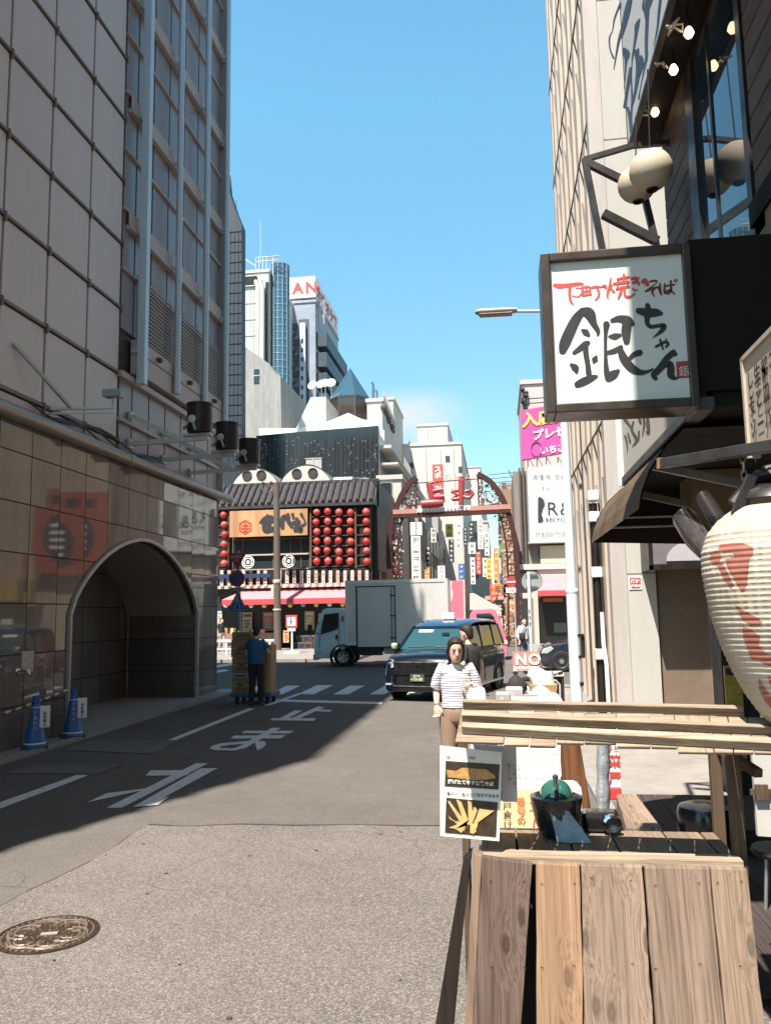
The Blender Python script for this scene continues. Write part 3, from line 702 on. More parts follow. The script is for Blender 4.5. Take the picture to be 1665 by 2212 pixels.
for i, st in enumerate([[(105, 130, 4), (125, 200, 18), (175, 270, 12), (185, 300, 2)], [(215, 230, 10), (200, 320, 14), (250, 420, 18), (205, 490, 4)], [(130, 380, 12), (150, 470, 8), (150, 560, 2)],
        [(160, 350, 8), (180, 440, 12)], [(265, 140, 18), (290, 230, 14), (300, 250, 4)], [(310, 130, 16), (330, 240, 12), (310, 380, 3)], [(365, 130, 8), (370, 250, 20), (375, 350, 12), (345, 320, 3)], [(410, 120, 10), (430, 160, 12), (450, 120, 8)], [(275, 330, 10), (270, 420, 6)]]):
    mb.stroke([z3(*p) for p in st], .001+.0002*i, FB)
mb.build('brush_lettering', pm('dark_brush', (.10, .085, .08), .6), f)
# upper floor: siding wall, window, soffit, big fascia sign
mb = MB()
mb.box(XU, 3.5, 0, HY1-.05, HZ1, 6.0)
mb.build('upper_wall', M_DARKW, bar)
mb = MB()
for i in range(19):
    z = HZ1+.02+i*.165
    if z > 5.98: break
    mb.box(XU-.03, XU+.01, 5.92, HY1-.06, z, z+.155); mb.box(XU-.03, XU+.01, 0, 4.62, z, z+.155)
mb.build('siding', M_SID, bar, bevel=.006)
mb = MB(); mb.box(XU-.02, XU+.0, 4.76, 5.86, 4.12, 5.96); wn = mb.build('window', glass('dark_window_glass', (.012, .03, .05), .02, 1.), bar)
mb = MB()
mb.box(XU-.05, XU+.02, 5.72, 5.92, 3.9, 6.0); mb.box(XU-.035, XU+.02, 4.66, 4.74, 3.9, 6.0); mb.box(XU-.03, XU, 5.34, 5.38, 4.1, 6.0)
mb.box(XU-.045, XU+.02, 4.45, 5.92, 4.02, 4.12); mb.box(XU-.04, XU+.02, 4.45, 5.92, 5.90, 5.99)
mb.build('frame', M_BLACK, wn)
mb = MB(); mb.box(XU-.06, XU, 0, 4.66, 4.1, 4.24); mb.build('bay_sill', M_DARKW, bar)
mb = MB(); mb.box(XU-.04, XU+.9, 0, 4.60, 3.96, 4.0); mb.box(XU-.045, XU+.0, 3.2, 4.62, 3.9, 4.1); mb.build('bay_soffit', pm('plywood_tan', (.24, .165, .10), .7, var=.2, scale=3), bar)
mb = MB(); mb.box(1.30, 3.5, 0, HY1, 6.0, 6.1); mb.build('soffit', M_DARKW, bar)
mb = MB(); mb.box(1.265, 1.30, 0, HY1, 6.0, 9.4); f = mb.build('upper_sign', pm('upper_sign_panel', (.62, .63, .62), .5, var=.06, scale=1), bar)
mb = MB(); mb.box(1.26, 1.31, 0, HY1+.01, 5.975, 5.999); mb.box(1.26, 1.31, HY1, HY1+.015, 5.99, 9.4); mb.build('sign_trim', M_BROWNF, f)
mb = MB()
z2 = lambda x, y, h: ((2400+.2532*x)/1.8516, (.2532*y)/1.8516, h*.1367)
FU = frX(1.265)
for i, st in enumerate([[(790, -60, 60), (735, 120, 50), (745, 200, 30), (735, 400, 28), (725, 700, 26), (728, 900, 24), (690, 1100, 14), (640, 1350, 8), (605, 1560, 14)],
        [(700, -60, 10), (670, 100, 14), (700, 200, 12), (740, 330, 30)], [(620, 300, 12), (580, 400, 36), (560, 560, 24), (530, 760, 16), (505, 920, 12), (500, 990, 8), (490, 1200, 8), (505, 1620, 18)],
        [(380, 780, 30), (415, 850, 55), (405, 960, 22), (395, 1150, 10), (375, 1400, 5)], [(480, 1080, 24), (455, 1250, 30), (420, 1450, 22), (385, 1690, 26)], [(430, 1700, 18), (470, 1850, 26), (490, 2080, 24)],
        [(500, 1640, 16), (490, 1800, 14), (485, 2050, 22)], [(545, 800, 24), (590, 900, 40), (600, 1100, 36), (560, 1400, 22), (515, 1620, 12)], [(640, 900, 30), (640, 980, 50), (600, 1150, 40)], [(600, 780, 20), (580, 830, 24), (570, 900, 20)],
        [(955, -60, 16), (930, 150, 18), (900, 450, 10), (840, 730, 3)], [(480, -60, 30), (430, 150, 44), (370, 400, 34), (300, 640, 24), (255, 880, 16), (220, 1100, 8)], [(320, 60, 20), (230, 300, 16), (200, 480, 10), (150, 600, 14), (160, 780, 12), (215, 920, 16)]]):
    mb.stroke([z2(*p) for p in st], .001+.00025*i, FU)
mb.build('brush_lettering', pm('blue_black_brush', (.05, .06, .085), .5), f)
# recessed ground floor, deck, low step
mb = MB(); mb.box(3.0, 3.6, 0, HY1, 0, HZ0+.1); mb.box(2.5, 3.6, HY1-.1, HY1, 0, HZ0); mb.build('ground_floor_wall', M_DARKW, bar)
mb = MB()
for i in range(12): mb.box(1.18+i*.15, 1.325+i*.15, 4.4, 8.6, .06, .12)
struct('timber_deck', mb, wood('dark_deck', (.075, .062, .058), (.035, .028, .026), 'y', .6, knots=False))
mb = MB()
for i in range(9): mb.box(1.75, 3.0, 6.6+i*.12, 6.71+i*.12, .125, .30)
solo('deck_step', mb, wood('dark_step', (.07, .055, .05), (.03, .024, .022), 'x', .6, knots=False), 'dark slatted timber step on the deck of the noodle bar', 'step', loc=(2.3, 7, .12))
# rust coloured roll awning below the hood
t = thing('roll_awning', (1.2, 5.8, 2.6), 'worn tan and black roll-down awning under the black hood', 'awning')
AX, AY0, AY1 = .79, 4.62, 6.93
mb = MB(); prof = [(AX, 2.50), (AX+.02, 2.60), (AX+.07, 2.72), (AX+.15, 2.84), (AX+.26, 2.94)]
def aw(y0, y1, pr):
    for (x0, z0), (x1, z1) in zip(pr, pr[1:]): mb.add([(x0, y0, z0), (x0, y1, z0), (x1, y1, z1), (x1, y0, z1)], [(0, 1, 2, 3)])
aw(AY0, AY1, prof); mb.build('awning_cloth', pm('rusty_canvas', (.125, .08, .042), .8, var=.8, scale=3.2, bmp=.3, bscale=9), t, smooth=True)
mb = MB(); pr = [(AX+.012, 2.51), (AX+.035, 2.62), (AX+.09, 2.735), (AX+.17, 2.85), (AX+.27, 2.945), (3.0, 2.95)]; aw(AY0, AY1, pr)
mb.poly([(AX+.005, AY1, 2.505), (1.85, AY1, 2.46), (2.6, AY1, 2.46), (2.6, AY1, 2.96), (AX+.26, AY1, 2.95), (AX+.15, AY1, 2.85), (AX+.05, AY1, 2.7)])
mb.build('awning_lining', pm('awning_lining', (.02, .015, .012), .8, var=.4), t)
mb = MB()
for z in (2.62, 2.70): mb.tube([(AX+.15, AY1-.06, z), (1.5, AY1-.06, z)], .011, 6)
mb.build('awning_rail', M_GALV, t)
for y in (5.2, 6.3):
    mb = MB(); mb.beam((AX+.2, y, 2.84), (1.9, y, 2.6), .03, .05); mb.build('awning_arm', pm('arm_metal', (.20, .17, .15), .4, .4, var=.2), t)
mb = MB(); mb.box(1.45, 1.75, 6.0, 6.6, 2.48, 2.94)
solo('hanging_crate', mb, pm('cardboard_dark', (.20, .15, .09), .8, var=.2), 'tan box stowed high under the awning', 'box', bevel=.01)
# big projecting sign box, brush lettering
sg = thing('shop_sign', (.7, YS, 3.4), 'square white projecting sign with red and black brush lettering', 'sign')
SX0, SX1 = gy(1172, 700, YS).x, 1.062
ZT, ZB = gy(1172, 552, YS).z, gy(1182, 895, YS).z
mb = MB(); mb.box(SX0+.012, SX1-.012, YS+.012, YS+.20, ZB+.012, ZT-.012); mb.build('sign_box', M_BROWNF, sg)
fw = .048
mb = MB(); mb.box(SX0, SX0+fw, YS-.03, YS+.21, ZB, ZT); mb.box(SX1-fw*.9, SX1, YS-.03, YS+.21, ZB, ZT); mb.box(SX0+fw, SX1-fw*.9, YS-.03, YS+.21, ZT-fw, ZT); mb.box(SX0+fw, SX1-fw*.9, YS-.03, YS+.21, ZB, ZB+fw)
mb.build('sign_frame', M_BROWNF, sg, bevel=.006)
mb = MB(); mb.box(SX0+fw, SX1-fw*.9, YS+.0, YS+.01, ZB+fw, ZT-fw); mb.build('sign_face', pm('white_acrylic', (.62, .61, .58), .35, var=.04, scale=2), sg)
fr = lambda x, y, th: gy(x, y, YS) + V((0, -th-.001, 0))
zz = lambda x, y, h=0: ((2180+.37237*x)/1.8516, (1080+.37237*y)/1.8516, h*.2011)
def strokes(name, L, m, k=1.):
    mb = MB()
    for i, st in enumerate(L): mb.stroke([zz(a, b, h*k) for a, b, h in st], .0003+.00012*i, fr)
    return mb.build(name, m, sg)
strokes('black_lettering', [
    [(400, 440, 38), (330, 530, 52), (255, 680, 60), (205, 800, 58), (185, 870, 40)], [(400, 450, 45), (470, 470, 62), (520, 580, 36), (565, 660, 24), (560, 705, 10)],
    [(400, 650, 18), (430, 670, 36), (460, 700, 22)], [(310, 890, 22), (365, 850, 30), (430, 800, 36), (455, 785, 26)], [(430, 800, 30), (435, 900, 30), (455, 1020, 28), (465, 1110, 32)],
    [(280, 1020, 20), (320, 1055, 40), (335, 1100, 16)], [(545, 930, 14), (530, 965, 34), (520, 990, 16)], [(345, 1230, 36), (420, 1195, 44), (500, 1160, 34), (545, 1145, 18)],
    [(655, 585, 36), (645, 700, 20), (645, 900, 18), (655, 1080, 30), (680, 1160, 44)], [(680, 1160, 44), (735, 1120, 46), (780, 1085, 20)], [(715, 545, 22), (790, 525, 36), (880, 545, 50), (935, 580, 24)],
    [(880, 550, 48), (865, 660, 52), (870, 770, 34)], [(680, 715, 10), (740, 715, 34), (800, 700, 18)], [(665, 890, 20), (740, 870, 28), (810, 830, 24)],
    [(800, 850, 30), (840, 950, 46), (920, 1050, 46), (1010, 1100, 34), (1090, 1095, 18), (1150, 1065, 10)], [(895, 960, 20), (950, 910, 28), (1010, 890, 34)],
    [(1000, 440, 34), (1090, 460, 46), (1190, 460, 44), (1240, 470, 22)], [(1095, 380, 26), (1100, 450, 38), (1090, 560, 26), (1130, 610, 22), (1210, 600, 20), (1270, 605, 30), (1240, 660, 22), (1150, 730, 3)],
    [(1185, 825, 14), (1230, 800, 14), (1290, 775, 16), (1315, 800, 16), (1290, 830, 10)], [(1230, 750, 12), (1245, 800, 14), (1265, 860, 6)], [(1290, 740, 6), (1300, 765, 8)],
    [(1370, 890, 34), (1300, 950, 32), (1220, 1050, 26), (1160, 1120, 30), (1180, 1165, 24)], [(1355, 910, 20), (1395, 905, 22)], [(1200, 1120, 12), (1270, 1030, 30), (1330, 1010, 34), (1345, 1060, 40), (1345, 1130, 38), (1390, 1165, 20), (1440, 1150, 4)]],
    pm('sign_black', (.02, .018, .018), .5, var=.1))
strokes('red_lettering', [
    [(100, 165, 20), (150, 175, 26), (250, 165, 22), (350, 152, 20), (400, 150, 12)], [(265, 170, 18), (258, 260, 14), (270, 330, 14), (295, 370, 8)], [(330, 195, 6), (385, 200, 6), (395, 240, 8), (350, 290, 7), (280, 275, 4)],
    [(395, 180, 10), (400, 270, 16)], [(400, 190, 10), (470, 185, 12), (480, 260, 12)], [(410, 235, 10), (480, 225, 10)], [(400, 275, 12), (490, 262, 10)], [(440, 185, 8), (440, 265, 8)], [(490, 190, 10), (550, 180, 12), (590, 185, 8)], [(550, 185, 12), (575, 250, 12), (560, 300, 10), (530, 325, 4)],
    [(600, 180, 8), (640, 175, 18), (650, 200, 8)], [(700, 90, 8), (690, 170, 14), (665, 260, 12), (670, 300, 8)], [(715, 165, 6), (690, 200, 12)], [(700, 200, 10), (735, 235, 12)],
    [(770, 100, 10), (840, 85, 14), (900, 75, 8)], [(840, 50, 12), (840, 130, 12)], [(730, 150, 10), (800, 140, 16), (890, 130, 12)], [(780, 120, 8), (770, 170, 10)], [(870, 110, 8), (880, 160, 10)], [(760, 205, 10), (840, 185, 12), (900, 180, 8)], [(820, 190, 14), (800, 260, 14), (780, 305, 8)], [(850, 190, 12), (850, 270, 12), (900, 290, 12), (960, 255, 6)],
    [(925, 95, 14), (980, 95, 16), (1000, 85, 8)], [(935, 140, 12), (990, 130, 14)], [(960, 80, 12), (1000, 150, 12), (1010, 165, 6)], [(930, 200, 6), (960, 220, 10), (990, 215, 5)], [(1030, 130, 10), (1060, 125, 34), (1090, 140, 20)], [(1060, 110, 10), (1085, 160, 16), (1110, 150, 5)]],
    M_RED)
strokes('maroon_lettering', [
    [(1120, 125, 10), (1180, 115, 12), (1190, 140, 6), (1075, 230, 10)], [(1075, 235, 8), (1150, 200, 14), (1220, 180, 8)], [(1180, 190, 12), (1145, 240, 12), (1170, 285, 6)], [(1210, 190, 12), (1245, 265, 10)], [(1230, 150, 10), (1235, 250, 14)],
    [(1280, 150, 10), (1275, 230, 12), (1280, 255, 8)], [(1290, 175, 10), (1360, 160, 12), (1390, 160, 6)], [(1345, 120, 12), (1345, 220, 14), (1310, 255, 12), (1290, 235, 10), (1340, 220, 10), (1385, 260, 8)], [(1380, 110, 8), (1400, 130, 9)], [(1400, 95, 6), (1415, 115, 7)]],
    pm('sign_maroon', (.16, .02, .02), .5, var=.1))
mb = MB(); a, c = zz(1400, 985), zz(1565, 1155); pa, pc = gy(a[0], a[1], YS), gy(c[0], c[1], YS)
mb.box(pa.x, pc.x, YS-.004, YS-.001, pc.z, pa.z); st = mb.build('seal', pm('seal_red', (.36, .045, .03), .5), sg, bevel=.003)
mb = MB(); write(mb, '銀', (pa.x+.008, YS-.006, pc.z+.012), (1, 0, 0), (0, 0, 1), (pc.x-pa.x)*.85, bold=-.01, lift=.001); mb.build('lettering', M_SIGNW, st)
# menu board with vertical black writing, hung along the facade under the hood
BX = 1.10
p0 = gx(1605, 782, BX); p1 = gx(1622, 968, BX)
t = thing('menu_board', tuple(p0), 'tan board with vertical black brush writing under the hood at the right edge', 'sign')
mb = MB(); mb.box(BX, BX+.03, p0.y-1.4, p0.y, p1.z-.02, p0.z); mb.build('board', pm('board_tan', (.48, .40, .32), .6, var=.1), t)
mb = MB(); mb.box(BX-.012, BX+.04, p0.y-.012, p0.y+.012, p1.z-.04, p0.z+.02); mb.box(BX-.012, BX+.04, p0.y-1.4, p0.y, p0.z, p0.z+.02); mb.build('board_frame', pm('pale_wood_trim', (.42, .36, .28), .6, var=.2), t)
mb = MB(); S_ = .085
for i, ch in enumerate('し生姜焼そば'): pass
# columns of writing as they read in the photograph, top to bottom
for j, col in enumerate(('しそソサワ', '生とーール', '部皿ハ', '鍋盛ル')):
    for i, ch in enumerate(col):
        write(mb, ch, (BX-.004, p0.y-.05-j*.095, p0.z-.14-i*.105), (0, -1, 0), (0, 0, 1), S_, bold=.035)
mb.build('lettering', M_INK, t)
# metal bar that carries the big lantern, chain, harness
t = thing('hanging_bar', (1.2, 3.3, 2.6), 'black steel bar jutting out over the big paper lantern', 'bar')
ba = gy(1432, 1001, 3.45); bb = gy(1700, 958, 2.75)
mb = MB(); mb.beam(ba, bb, .045, .04); mb.build('bar', pm('worn_black_steel', (.10, .10, .105), .3, .5, var=.3, scale=10), t, bevel=.003)
mb = MB(); mb.obox(ba, (.05, .02, .045), (bb-ba).to_track_quat('Y', 'Z')); mb.build('rusty_end', pm('rust', (.28, .17, .08), .8, var=.3, scale=30), t)
pm_ = gy(1602, 975, 3.0)
mb = MB()
for i in range(6):
    c = pm_+V((0, 0, -.025-.03*i)); rot = Matrix.Rotation(R(90*(i % 2)), 3, 'Z')
    pts = [c+rot @ V((.009*math.cos(a), 0, .02*math.sin(a))) for a in [k*math.pi/5 for k in range(11)]]; mb.tube(pts, .0035, 5)
mb.build('chain', pm('chain_steel', (.40, .36, .3), .35, .8, var=.2), t)
# large red and white paper lantern
LY = 2.95
lc = gy(1692, 1330, LY)
lan = thing('paper_lantern', tuple(lc), 'large cream ribbed paper lantern with red brush marks at right', 'lantern')
prof = [(1078, 20), (1086, 60), (1100, 98), (1122, 128), (1150, 152), (1190, 166), (1235, 167), (1290, 160), (1345, 150), (1400, 135), (1450, 116), (1500, 92), (1540, 66), (1568, 40), (1574, 20)]
P = []
zof = lambda y: gy(1692, y, LY).z
kx = (gy(1692, 1330, LY).x-gy(1592, 1330, LY).x)/100
yy = []
for (y0, r0), (y1, r1) in zip(prof, prof[1:]):
    for k in range(6): t_ = k/6; yy.append((y0+(y1-y0)*t_, r0+(r1-r0)*t_))
yy.append(prof[-1])
full = []
NR = 42
for i in range(NR*4+1):
    y = 1078+(1574-1078)*i/(NR*4)
    for (ya_, ra_), (yb2, rb2) in zip(prof, prof[1:]):
        if ya_ <= y <= yb2: r_ = ra_+(rb2-ra_)*(y-ya_)/(yb2-ya_)
    wv = (0, .55, 1, .55)[i % 4]
    full.append(((r_*(1+0)+2.2*wv)*kx, zof(y)-lc.z))
full = full[::-1]
def lantern_paper():
    m, nt, b = _new('lantern_paper'); v = coords(nt)
    g = noise(nt, v, 7, 6, .7)
    c = ramp(nt, g, .3, .7, (.38, .31, .235), (.56, .50, .415))
    sp = nd(nt, 'ShaderNodeSeparateXYZ'); nt.links.new(v, sp.inputs[0])
    nt.links.new(c, b.inputs['Base Color']); b.inputs['Roughness'].default_value = .75; b.inputs['Specular IOR Level'].default_value = .2
    b.inputs['Subsurface Weight'].default_value = .15; b.inputs['Subsurface Radius'].default_value = (.05, .04, .03)
    bump(nt, b, noise(nt, v, 16, 5, .65), .5, .012); return m
M_PAPER = lantern_paper()
mb = MB(); mb.lathe(full, lc, 64); body = mb.build('paper_body', M_PAPER, lan, smooth=True, sharp=80)
mb = MB()
for r_, z in full[2::4][1:-1]: mb.lathe([(r_-.003, z-.0012), (r_+.0006, z), (r_-.003, z+.0012)], lc, 48, caps=False)
mb.build('rib_wire', pm('rib_wire', (.26, .20, .14), .7), lan, smooth=True)
# red brush marks laid on the paper surface: rings of the same profile, a hair proud
def rad_at(z):
    for (r0, z0), (r1, z1) in zip(full, full[1:]):
        if z0 <= z <= z1: return r0+(r1-r0)*(z-z0)/max(1e-6, z1-z0)
    return .02
mb = MB()
def patch(pts):
    """closed outline in picture coords -> filled grid on the lantern's skin"""
    ys = [p[1] for p in pts]; y = min(ys); q = []
    while y < max(ys):
        xs = []
        for (xa, ya_), (xb, yb2) in zip(pts, pts[1:]+pts[:1]):
            if (ya_ <= y < yb2) or (yb2 <= y < ya_): xs.append(xa+(xb-xa)*(y-ya_)/(yb2-ya_))
        xs.sort()
        for a0, a1 in zip(xs[::2], xs[1::2]): q.append((y, a0, a1))
        y += 2.0
    for y, a0, a1 in q:
        for y2 in (0,):
            rows = []
            for yyy in (y, y+2.02):
                z = zof(yyy)-lc.z; r_ = rad_at(z)+.0012
                row = []
                n = max(2, int((a1-a0)/6)+1)
                for k in range(n+1):
                    x = a0+(a1-a0)*k/n; s_ = max(-1, min(1, (x-1692)*kx/r_)); al = math.asin(s_)
                    row.append(lc+V((r_*math.sin(al-R(22)*0), -r_*math.cos(al), z)))
                rows.append(row)
            n = len(rows[0]); mb.add(rows[0]+rows[1], [(i, i+1, n+i+1, n+i) for i in range(n-1)])
z4 = lambda x, y: ((2680+.49753*x)/1.8516, (1850+.49753*y)/1.8516)
for pts in ([(360, 660), (440, 655), (500, 670), (550, 700), (548, 750), (520, 800), (510, 880), (498, 980), (475, 1040), (440, 985), (420, 920), (400, 880), (385, 830), (380, 780), (430, 770), (425, 730), (380, 735), (350, 700)],
            [(305, 720), (345, 705), (360, 740), (350, 790), (320, 780)], [(330, 810), (360, 800), (395, 900), (420, 985), (405, 1010), (365, 930)],
            [(425, 1130), (480, 1180), (540, 1220), (590, 1265), (575, 1300), (520, 1300), (500, 1270), (470, 1250), (455, 1200)],
            [(470, 1290), (530, 1330), (580, 1380), (570, 1440), (610, 1500), (680, 1540), (740, 1600), (700, 1610), (620, 1600), (580, 1560), (540, 1560), (510, 1480), (480, 1380)],
            [(640, 1690), (720, 1700), (830, 1740), (830, 1790), (700, 1790), (660, 1750)], [(590, 1700), (640, 1790), (690, 1870), (700, 1950), (650, 1900), (600, 1790)],
            [(690, 1870), (830, 1850), (830, 1960), (760, 2080), (720, 2040), (700, 1960)], [(520, 1470), (560, 1530), (575, 1560), (525, 1545)], [(300, 740), (310, 800), (340, 830), (335, 780)]):
    patch([z4(*p) for p in pts])
mb.build('red_brush_mark', pm('faded_brush_red', (.33, .12, .085), .7, var=.35, scale=22), lan, smooth=True)
mb = MB(); mb.lathe([(.04, 0), (.125, .0), (.135, .02), (.12, .05), (.08, .07), (.03, .08)], V((lc.x, lc.y, zof(1092))), 32); mb.build('top_cap', M_BLACK, lan, smooth=True)
mb = MB(); mb.obox(V((lc.x-.12, lc.y-.05, zof(1075))), (.03, .03, .16), Matrix.Rotation(R(25), 3, 'Y')); mb.tube([V((lc.x-.14, lc.y, zof(1085))), V((lc.x-.06, lc.y, zof(1030))), V((lc.x+.2, lc.y, zof(1000)))], .022, 8); mb.tube([V((lc.x-.10, lc.y, zof(1060))), V((lc.x-.02, lc.y, zof(1010))), V((lc.x+.2, lc.y, zof(985)))], .012, 8)
mb.build('harness', M_BLACK, lan, smooth=True)
# clear wrapped speaker tubes under the hood by the lantern
t = thing('wrapped_spotlight', (1.0, 3.6, 2.4), 'dark spotlight wrapped in shiny clear plastic beside the big lantern', 'lamp')
a = gy(1478, 1120, 3.5); c = gy(1545, 1215, 3.2)
mb = MB(); mb.tube([a, a.lerp(c, .5), c], [.05, .055, .032], 14); mb.build('plastic_wrap', pm('clear_wrap', (.36, .31, .28), .16, .9, var=.7, scale=6, bmp=.12, bscale=6, streak=True), t, smooth=True)
mb = MB(); a2 = gy(1520, 1075, 3.55); mb.tube([a2, gy(1560, 1140, 3.3)], .034, 12); mb.build('lamp_body', M_BLACK, t, smooth=True)
mb = MB(); mb.ball(c, .036, 10, 8); mb.build('lamp_tip', pm('frosted_tip', (.45, .42, .40), .4), t, smooth=True)
# small white globe lanterns and the strings of bulbs under the soffit
M_GLOBE = pm('globe_paper', (.50, .42, .32), .7, var=.12, scale=4, bmp=.15, bscale=20)
def globe(c, r):
    t = thing('globe_lantern', tuple(c), 'x', 'lantern', 'white globe lanterns below the upper soffit')
    prof = [(r*math.sin(math.pi*i/26)*(1 if i % 2 else .985)+.0, -r*.98*math.cos(math.pi*i/26)) for i in range(2, 25)]
    mb = MB(); mb.lathe(prof, c, 32, caps=False); mb.build('globe', M_GLOBE, t, smooth=True, sharp=80)
    mb = MB(); mb.lathe([(r*.25, -r*1.03), (r*.29, -r*.97), (r*.2, -r*.93)], c, 20, caps=False); mb.build('bottom_ring', M_BLACK, t, smooth=True)
    mb = MB(); mb.lathe([(r*.25, r*.94), (r*.27, r*1.0), (.0, r*1.0)], c, 20, caps=False); mb.tube([c+V((0, 0, r)), (c.x+.02, c.y, 6.0)], .006, 5); mb.build('hanger', M_BLACK, t, smooth=True)
    return t
globe(gy(1405, 368, 5.9), .158)['label'] = 'nearer and higher of two white globe lanterns under the soffit'
globe(gy(1375, 398, 6.5), .155)['label'] = 'farther and lower of two white globe lanterns, partly hidden'
M_BULB = pm('lit_bulb', (1., .74, .42), .3, var=.02, emit=2.2)
for (x, y), l in zip(((1487, 72), (1454, 152), (1414, 243)), ('topmost lit bare bulb under the dark soffit', 'middle lit bare bulb beside a tangle of wire', 'lowest lit bare bulb near the globe lanterns')):
    c = gx(x, y, 1.40); r = .034
    t = thing('light_bulb', tuple(c), l, 'light bulb', 'bare bulbs strung under the soffit')
    mb = MB(); mb.lathe([(0, -r), (r*.6, -r*.8), (r, -r*.1), (r*.8, r*.6), (r*.45, r*1.3)], c, 16, caps=False); mb.build('bulb_glass', M_BULB, t, smooth=True)
    mb = MB(); mb.lathe([(r*.5, r*1.2), (r*.5, r*2.2), (0, r*2.3)], c, 12, caps=False); mb.tube([c+V((0, 0, r*2)), (c.x, c.y, 6.0)], .006, 5); mb.build('socket', M_BLACK, t, smooth=True)
    mb = MB(); random.seed(int(x))
    pts = [c+V((-.08+random.uniform(-.06, .05), random.uniform(-.06, .1), .05+random.uniform(-.05, .07))) for _ in range(9)]
    mb.tube(pts, .007, 5); mb.build('wire_tangle', pm('white_wire', (.62, .52, .44), .5), t, smooth=True)
# projecting bracket frame above the sign
t = thing('sign_bracket', (1.1, 6.6, 5), 'black steel bracket frame jutting out above the square sign', 'bracket')
Yb = 6.55
q = lambda x, y: gy(x, y, Yb)
mb = MB()
for a, c, s in (((1262, 345), (1365, 315), .04), ((1262, 343), (1316, 620), .05), ((1268, 352), (1375, 405), .055), ((1302, 462), (1420, 522), .065), ((1390, 420), (1424, 560), .05)): mb.beam(q(*a), q(*c), s, s)
mb.beam(q(1365, 315), q(1365, 315)+V((.3, 0, 0)), .04, .04); mb.build('frame', M_BLACK, t)
# street lamp pole
sp_ = gz(1246, 1532)
lamp = thing('street_lamp', tuple(sp_), 'pale blue grey street lamp post by the ribbed building', 'street lamp')
M_LAMP = pm('lamp_paint', (.60, .66, .72), .45, var=.08, streak=True)
zt = gy(1208, 672, sp_.y).z
zj = gy(1233, 1278, sp_.y).z
mb = MB(); mb.tube([sp_, (sp_.x, sp_.y, zj)], .118, 20); mb.build('lower_post', M_LAMP, lamp, smooth=True)
mb = MB(); mb.tube([(sp_.x, sp_.y, zj), (sp_.x, sp_.y, zt+.1)], [.105, .07], 20); mb.build('upper_post', M_LAMP, lamp, smooth=True)
mb = MB(); mb.lathe([(.118, -.02), (.128, 0), (.128, .05), (.105, .09)], (sp_.x, sp_.y, zj-.02), 20); mb.build('collar', M_LAMP, lamp, smooth=True)
la = gy(1116, 672, sp_.y); lb = gy(1026, 677, sp_.y)
mb = MB(); mb.tube([(sp_.x, sp_.y, zt), la+V((-.05, 0, 0))], .035, 12); mb.build('arm', M_LAMP, lamp, smooth=True)
L = (la-lb).length
hd = MB(); rings = []
for i in range(13):
    t_ = i/12; c = la.lerp(lb, t_); wv = .11*min(1, (1-t_)*9+.25)**.6*(.75+.25*min(1, t_*5)); hv = wv*.62
    rings.append([c+V((0, wv*math.cos(a), hv*math.sin(a)+.02)) for a in [k*math.pi/8 for k in range(16)]])
hd.loft(rings); hd.build('lamp_head', pm('lamp_head', (.40, .37, .34), .5, var=.15), lamp, smooth=True)
mb = MB(); rings = []
for i in range(9):
    t_ = .12+.78*i/8; c = la.lerp(lb, t_); wv = .095
    rings.append([c+V((0, wv*math.cos(a), -.05+.045*math.sin(a))) for a in [k*math.pi/6 for k in range(12)]])
mb.loft(rings); mb.build('lamp_glass', pm('lamp_lens', (.32, .26, .21), .2, var=.3, scale=8), lamp, smooth=True)
mb = MB()
for z in (1.0, 1.42): mb.box(sp_.x+.06, sp_.x+.19, sp_.y-.10, sp_.y+.05, z, z+.05)
mb.box(sp_.x+.13, sp_.x+.2, sp_.y-.06, sp_.y+.04, 1.05, 1.42)
for z in (.05, .45): mb.ball((sp_.x+.1, sp_.y-.08, z+.05), .05, 8, 6)
mb.build('cable_clamp', M_BLACK, lamp)
# added unseen buildings block sky fill and show in the granite and the window
t = thing('neighbour_building', (7, -10, 0), 'tall tan building beside and behind the noodle bar', 'building')
mb = MB(); mb.box(3.62, 16, -1.2, 13.0, 0, 21); mb.box(2.2, 16, -34, -1.3, 0, 24); mb.build('wall', pm('tan_brick', (.20, .17, .15), .8, var=.2, scale=.8), t)
for k in range(6):
    for j in range(5): mb = MB(); mb.box(2.14, 2.2, -32+j*6.2, -28.5+j*6.2, 3.5+k*3.3, 5.2+k*3.3); mb.build('window', M_LGLASS, t)

# unseen sign added above the viewer's head to shade the noodle sign
t = thing('vertical_sign', (.62, 2.4, 6.8), 'tall dark framed shop sign jutting out above the viewer', 'sign')
mb = MB(); mb.box(.10, 1.25, 2.36, 2.46, 6.15, 8.6); mb.build('sign_box', M_CREAM, t)
mb = MB(); mb.box(.07, .10, 2.34, 2.48, 6.12, 8.63); mb.box(.10, 1.27, 2.34, 2.48, 6.12, 6.15); mb.build('sign_frame', M_BROWNF, t)
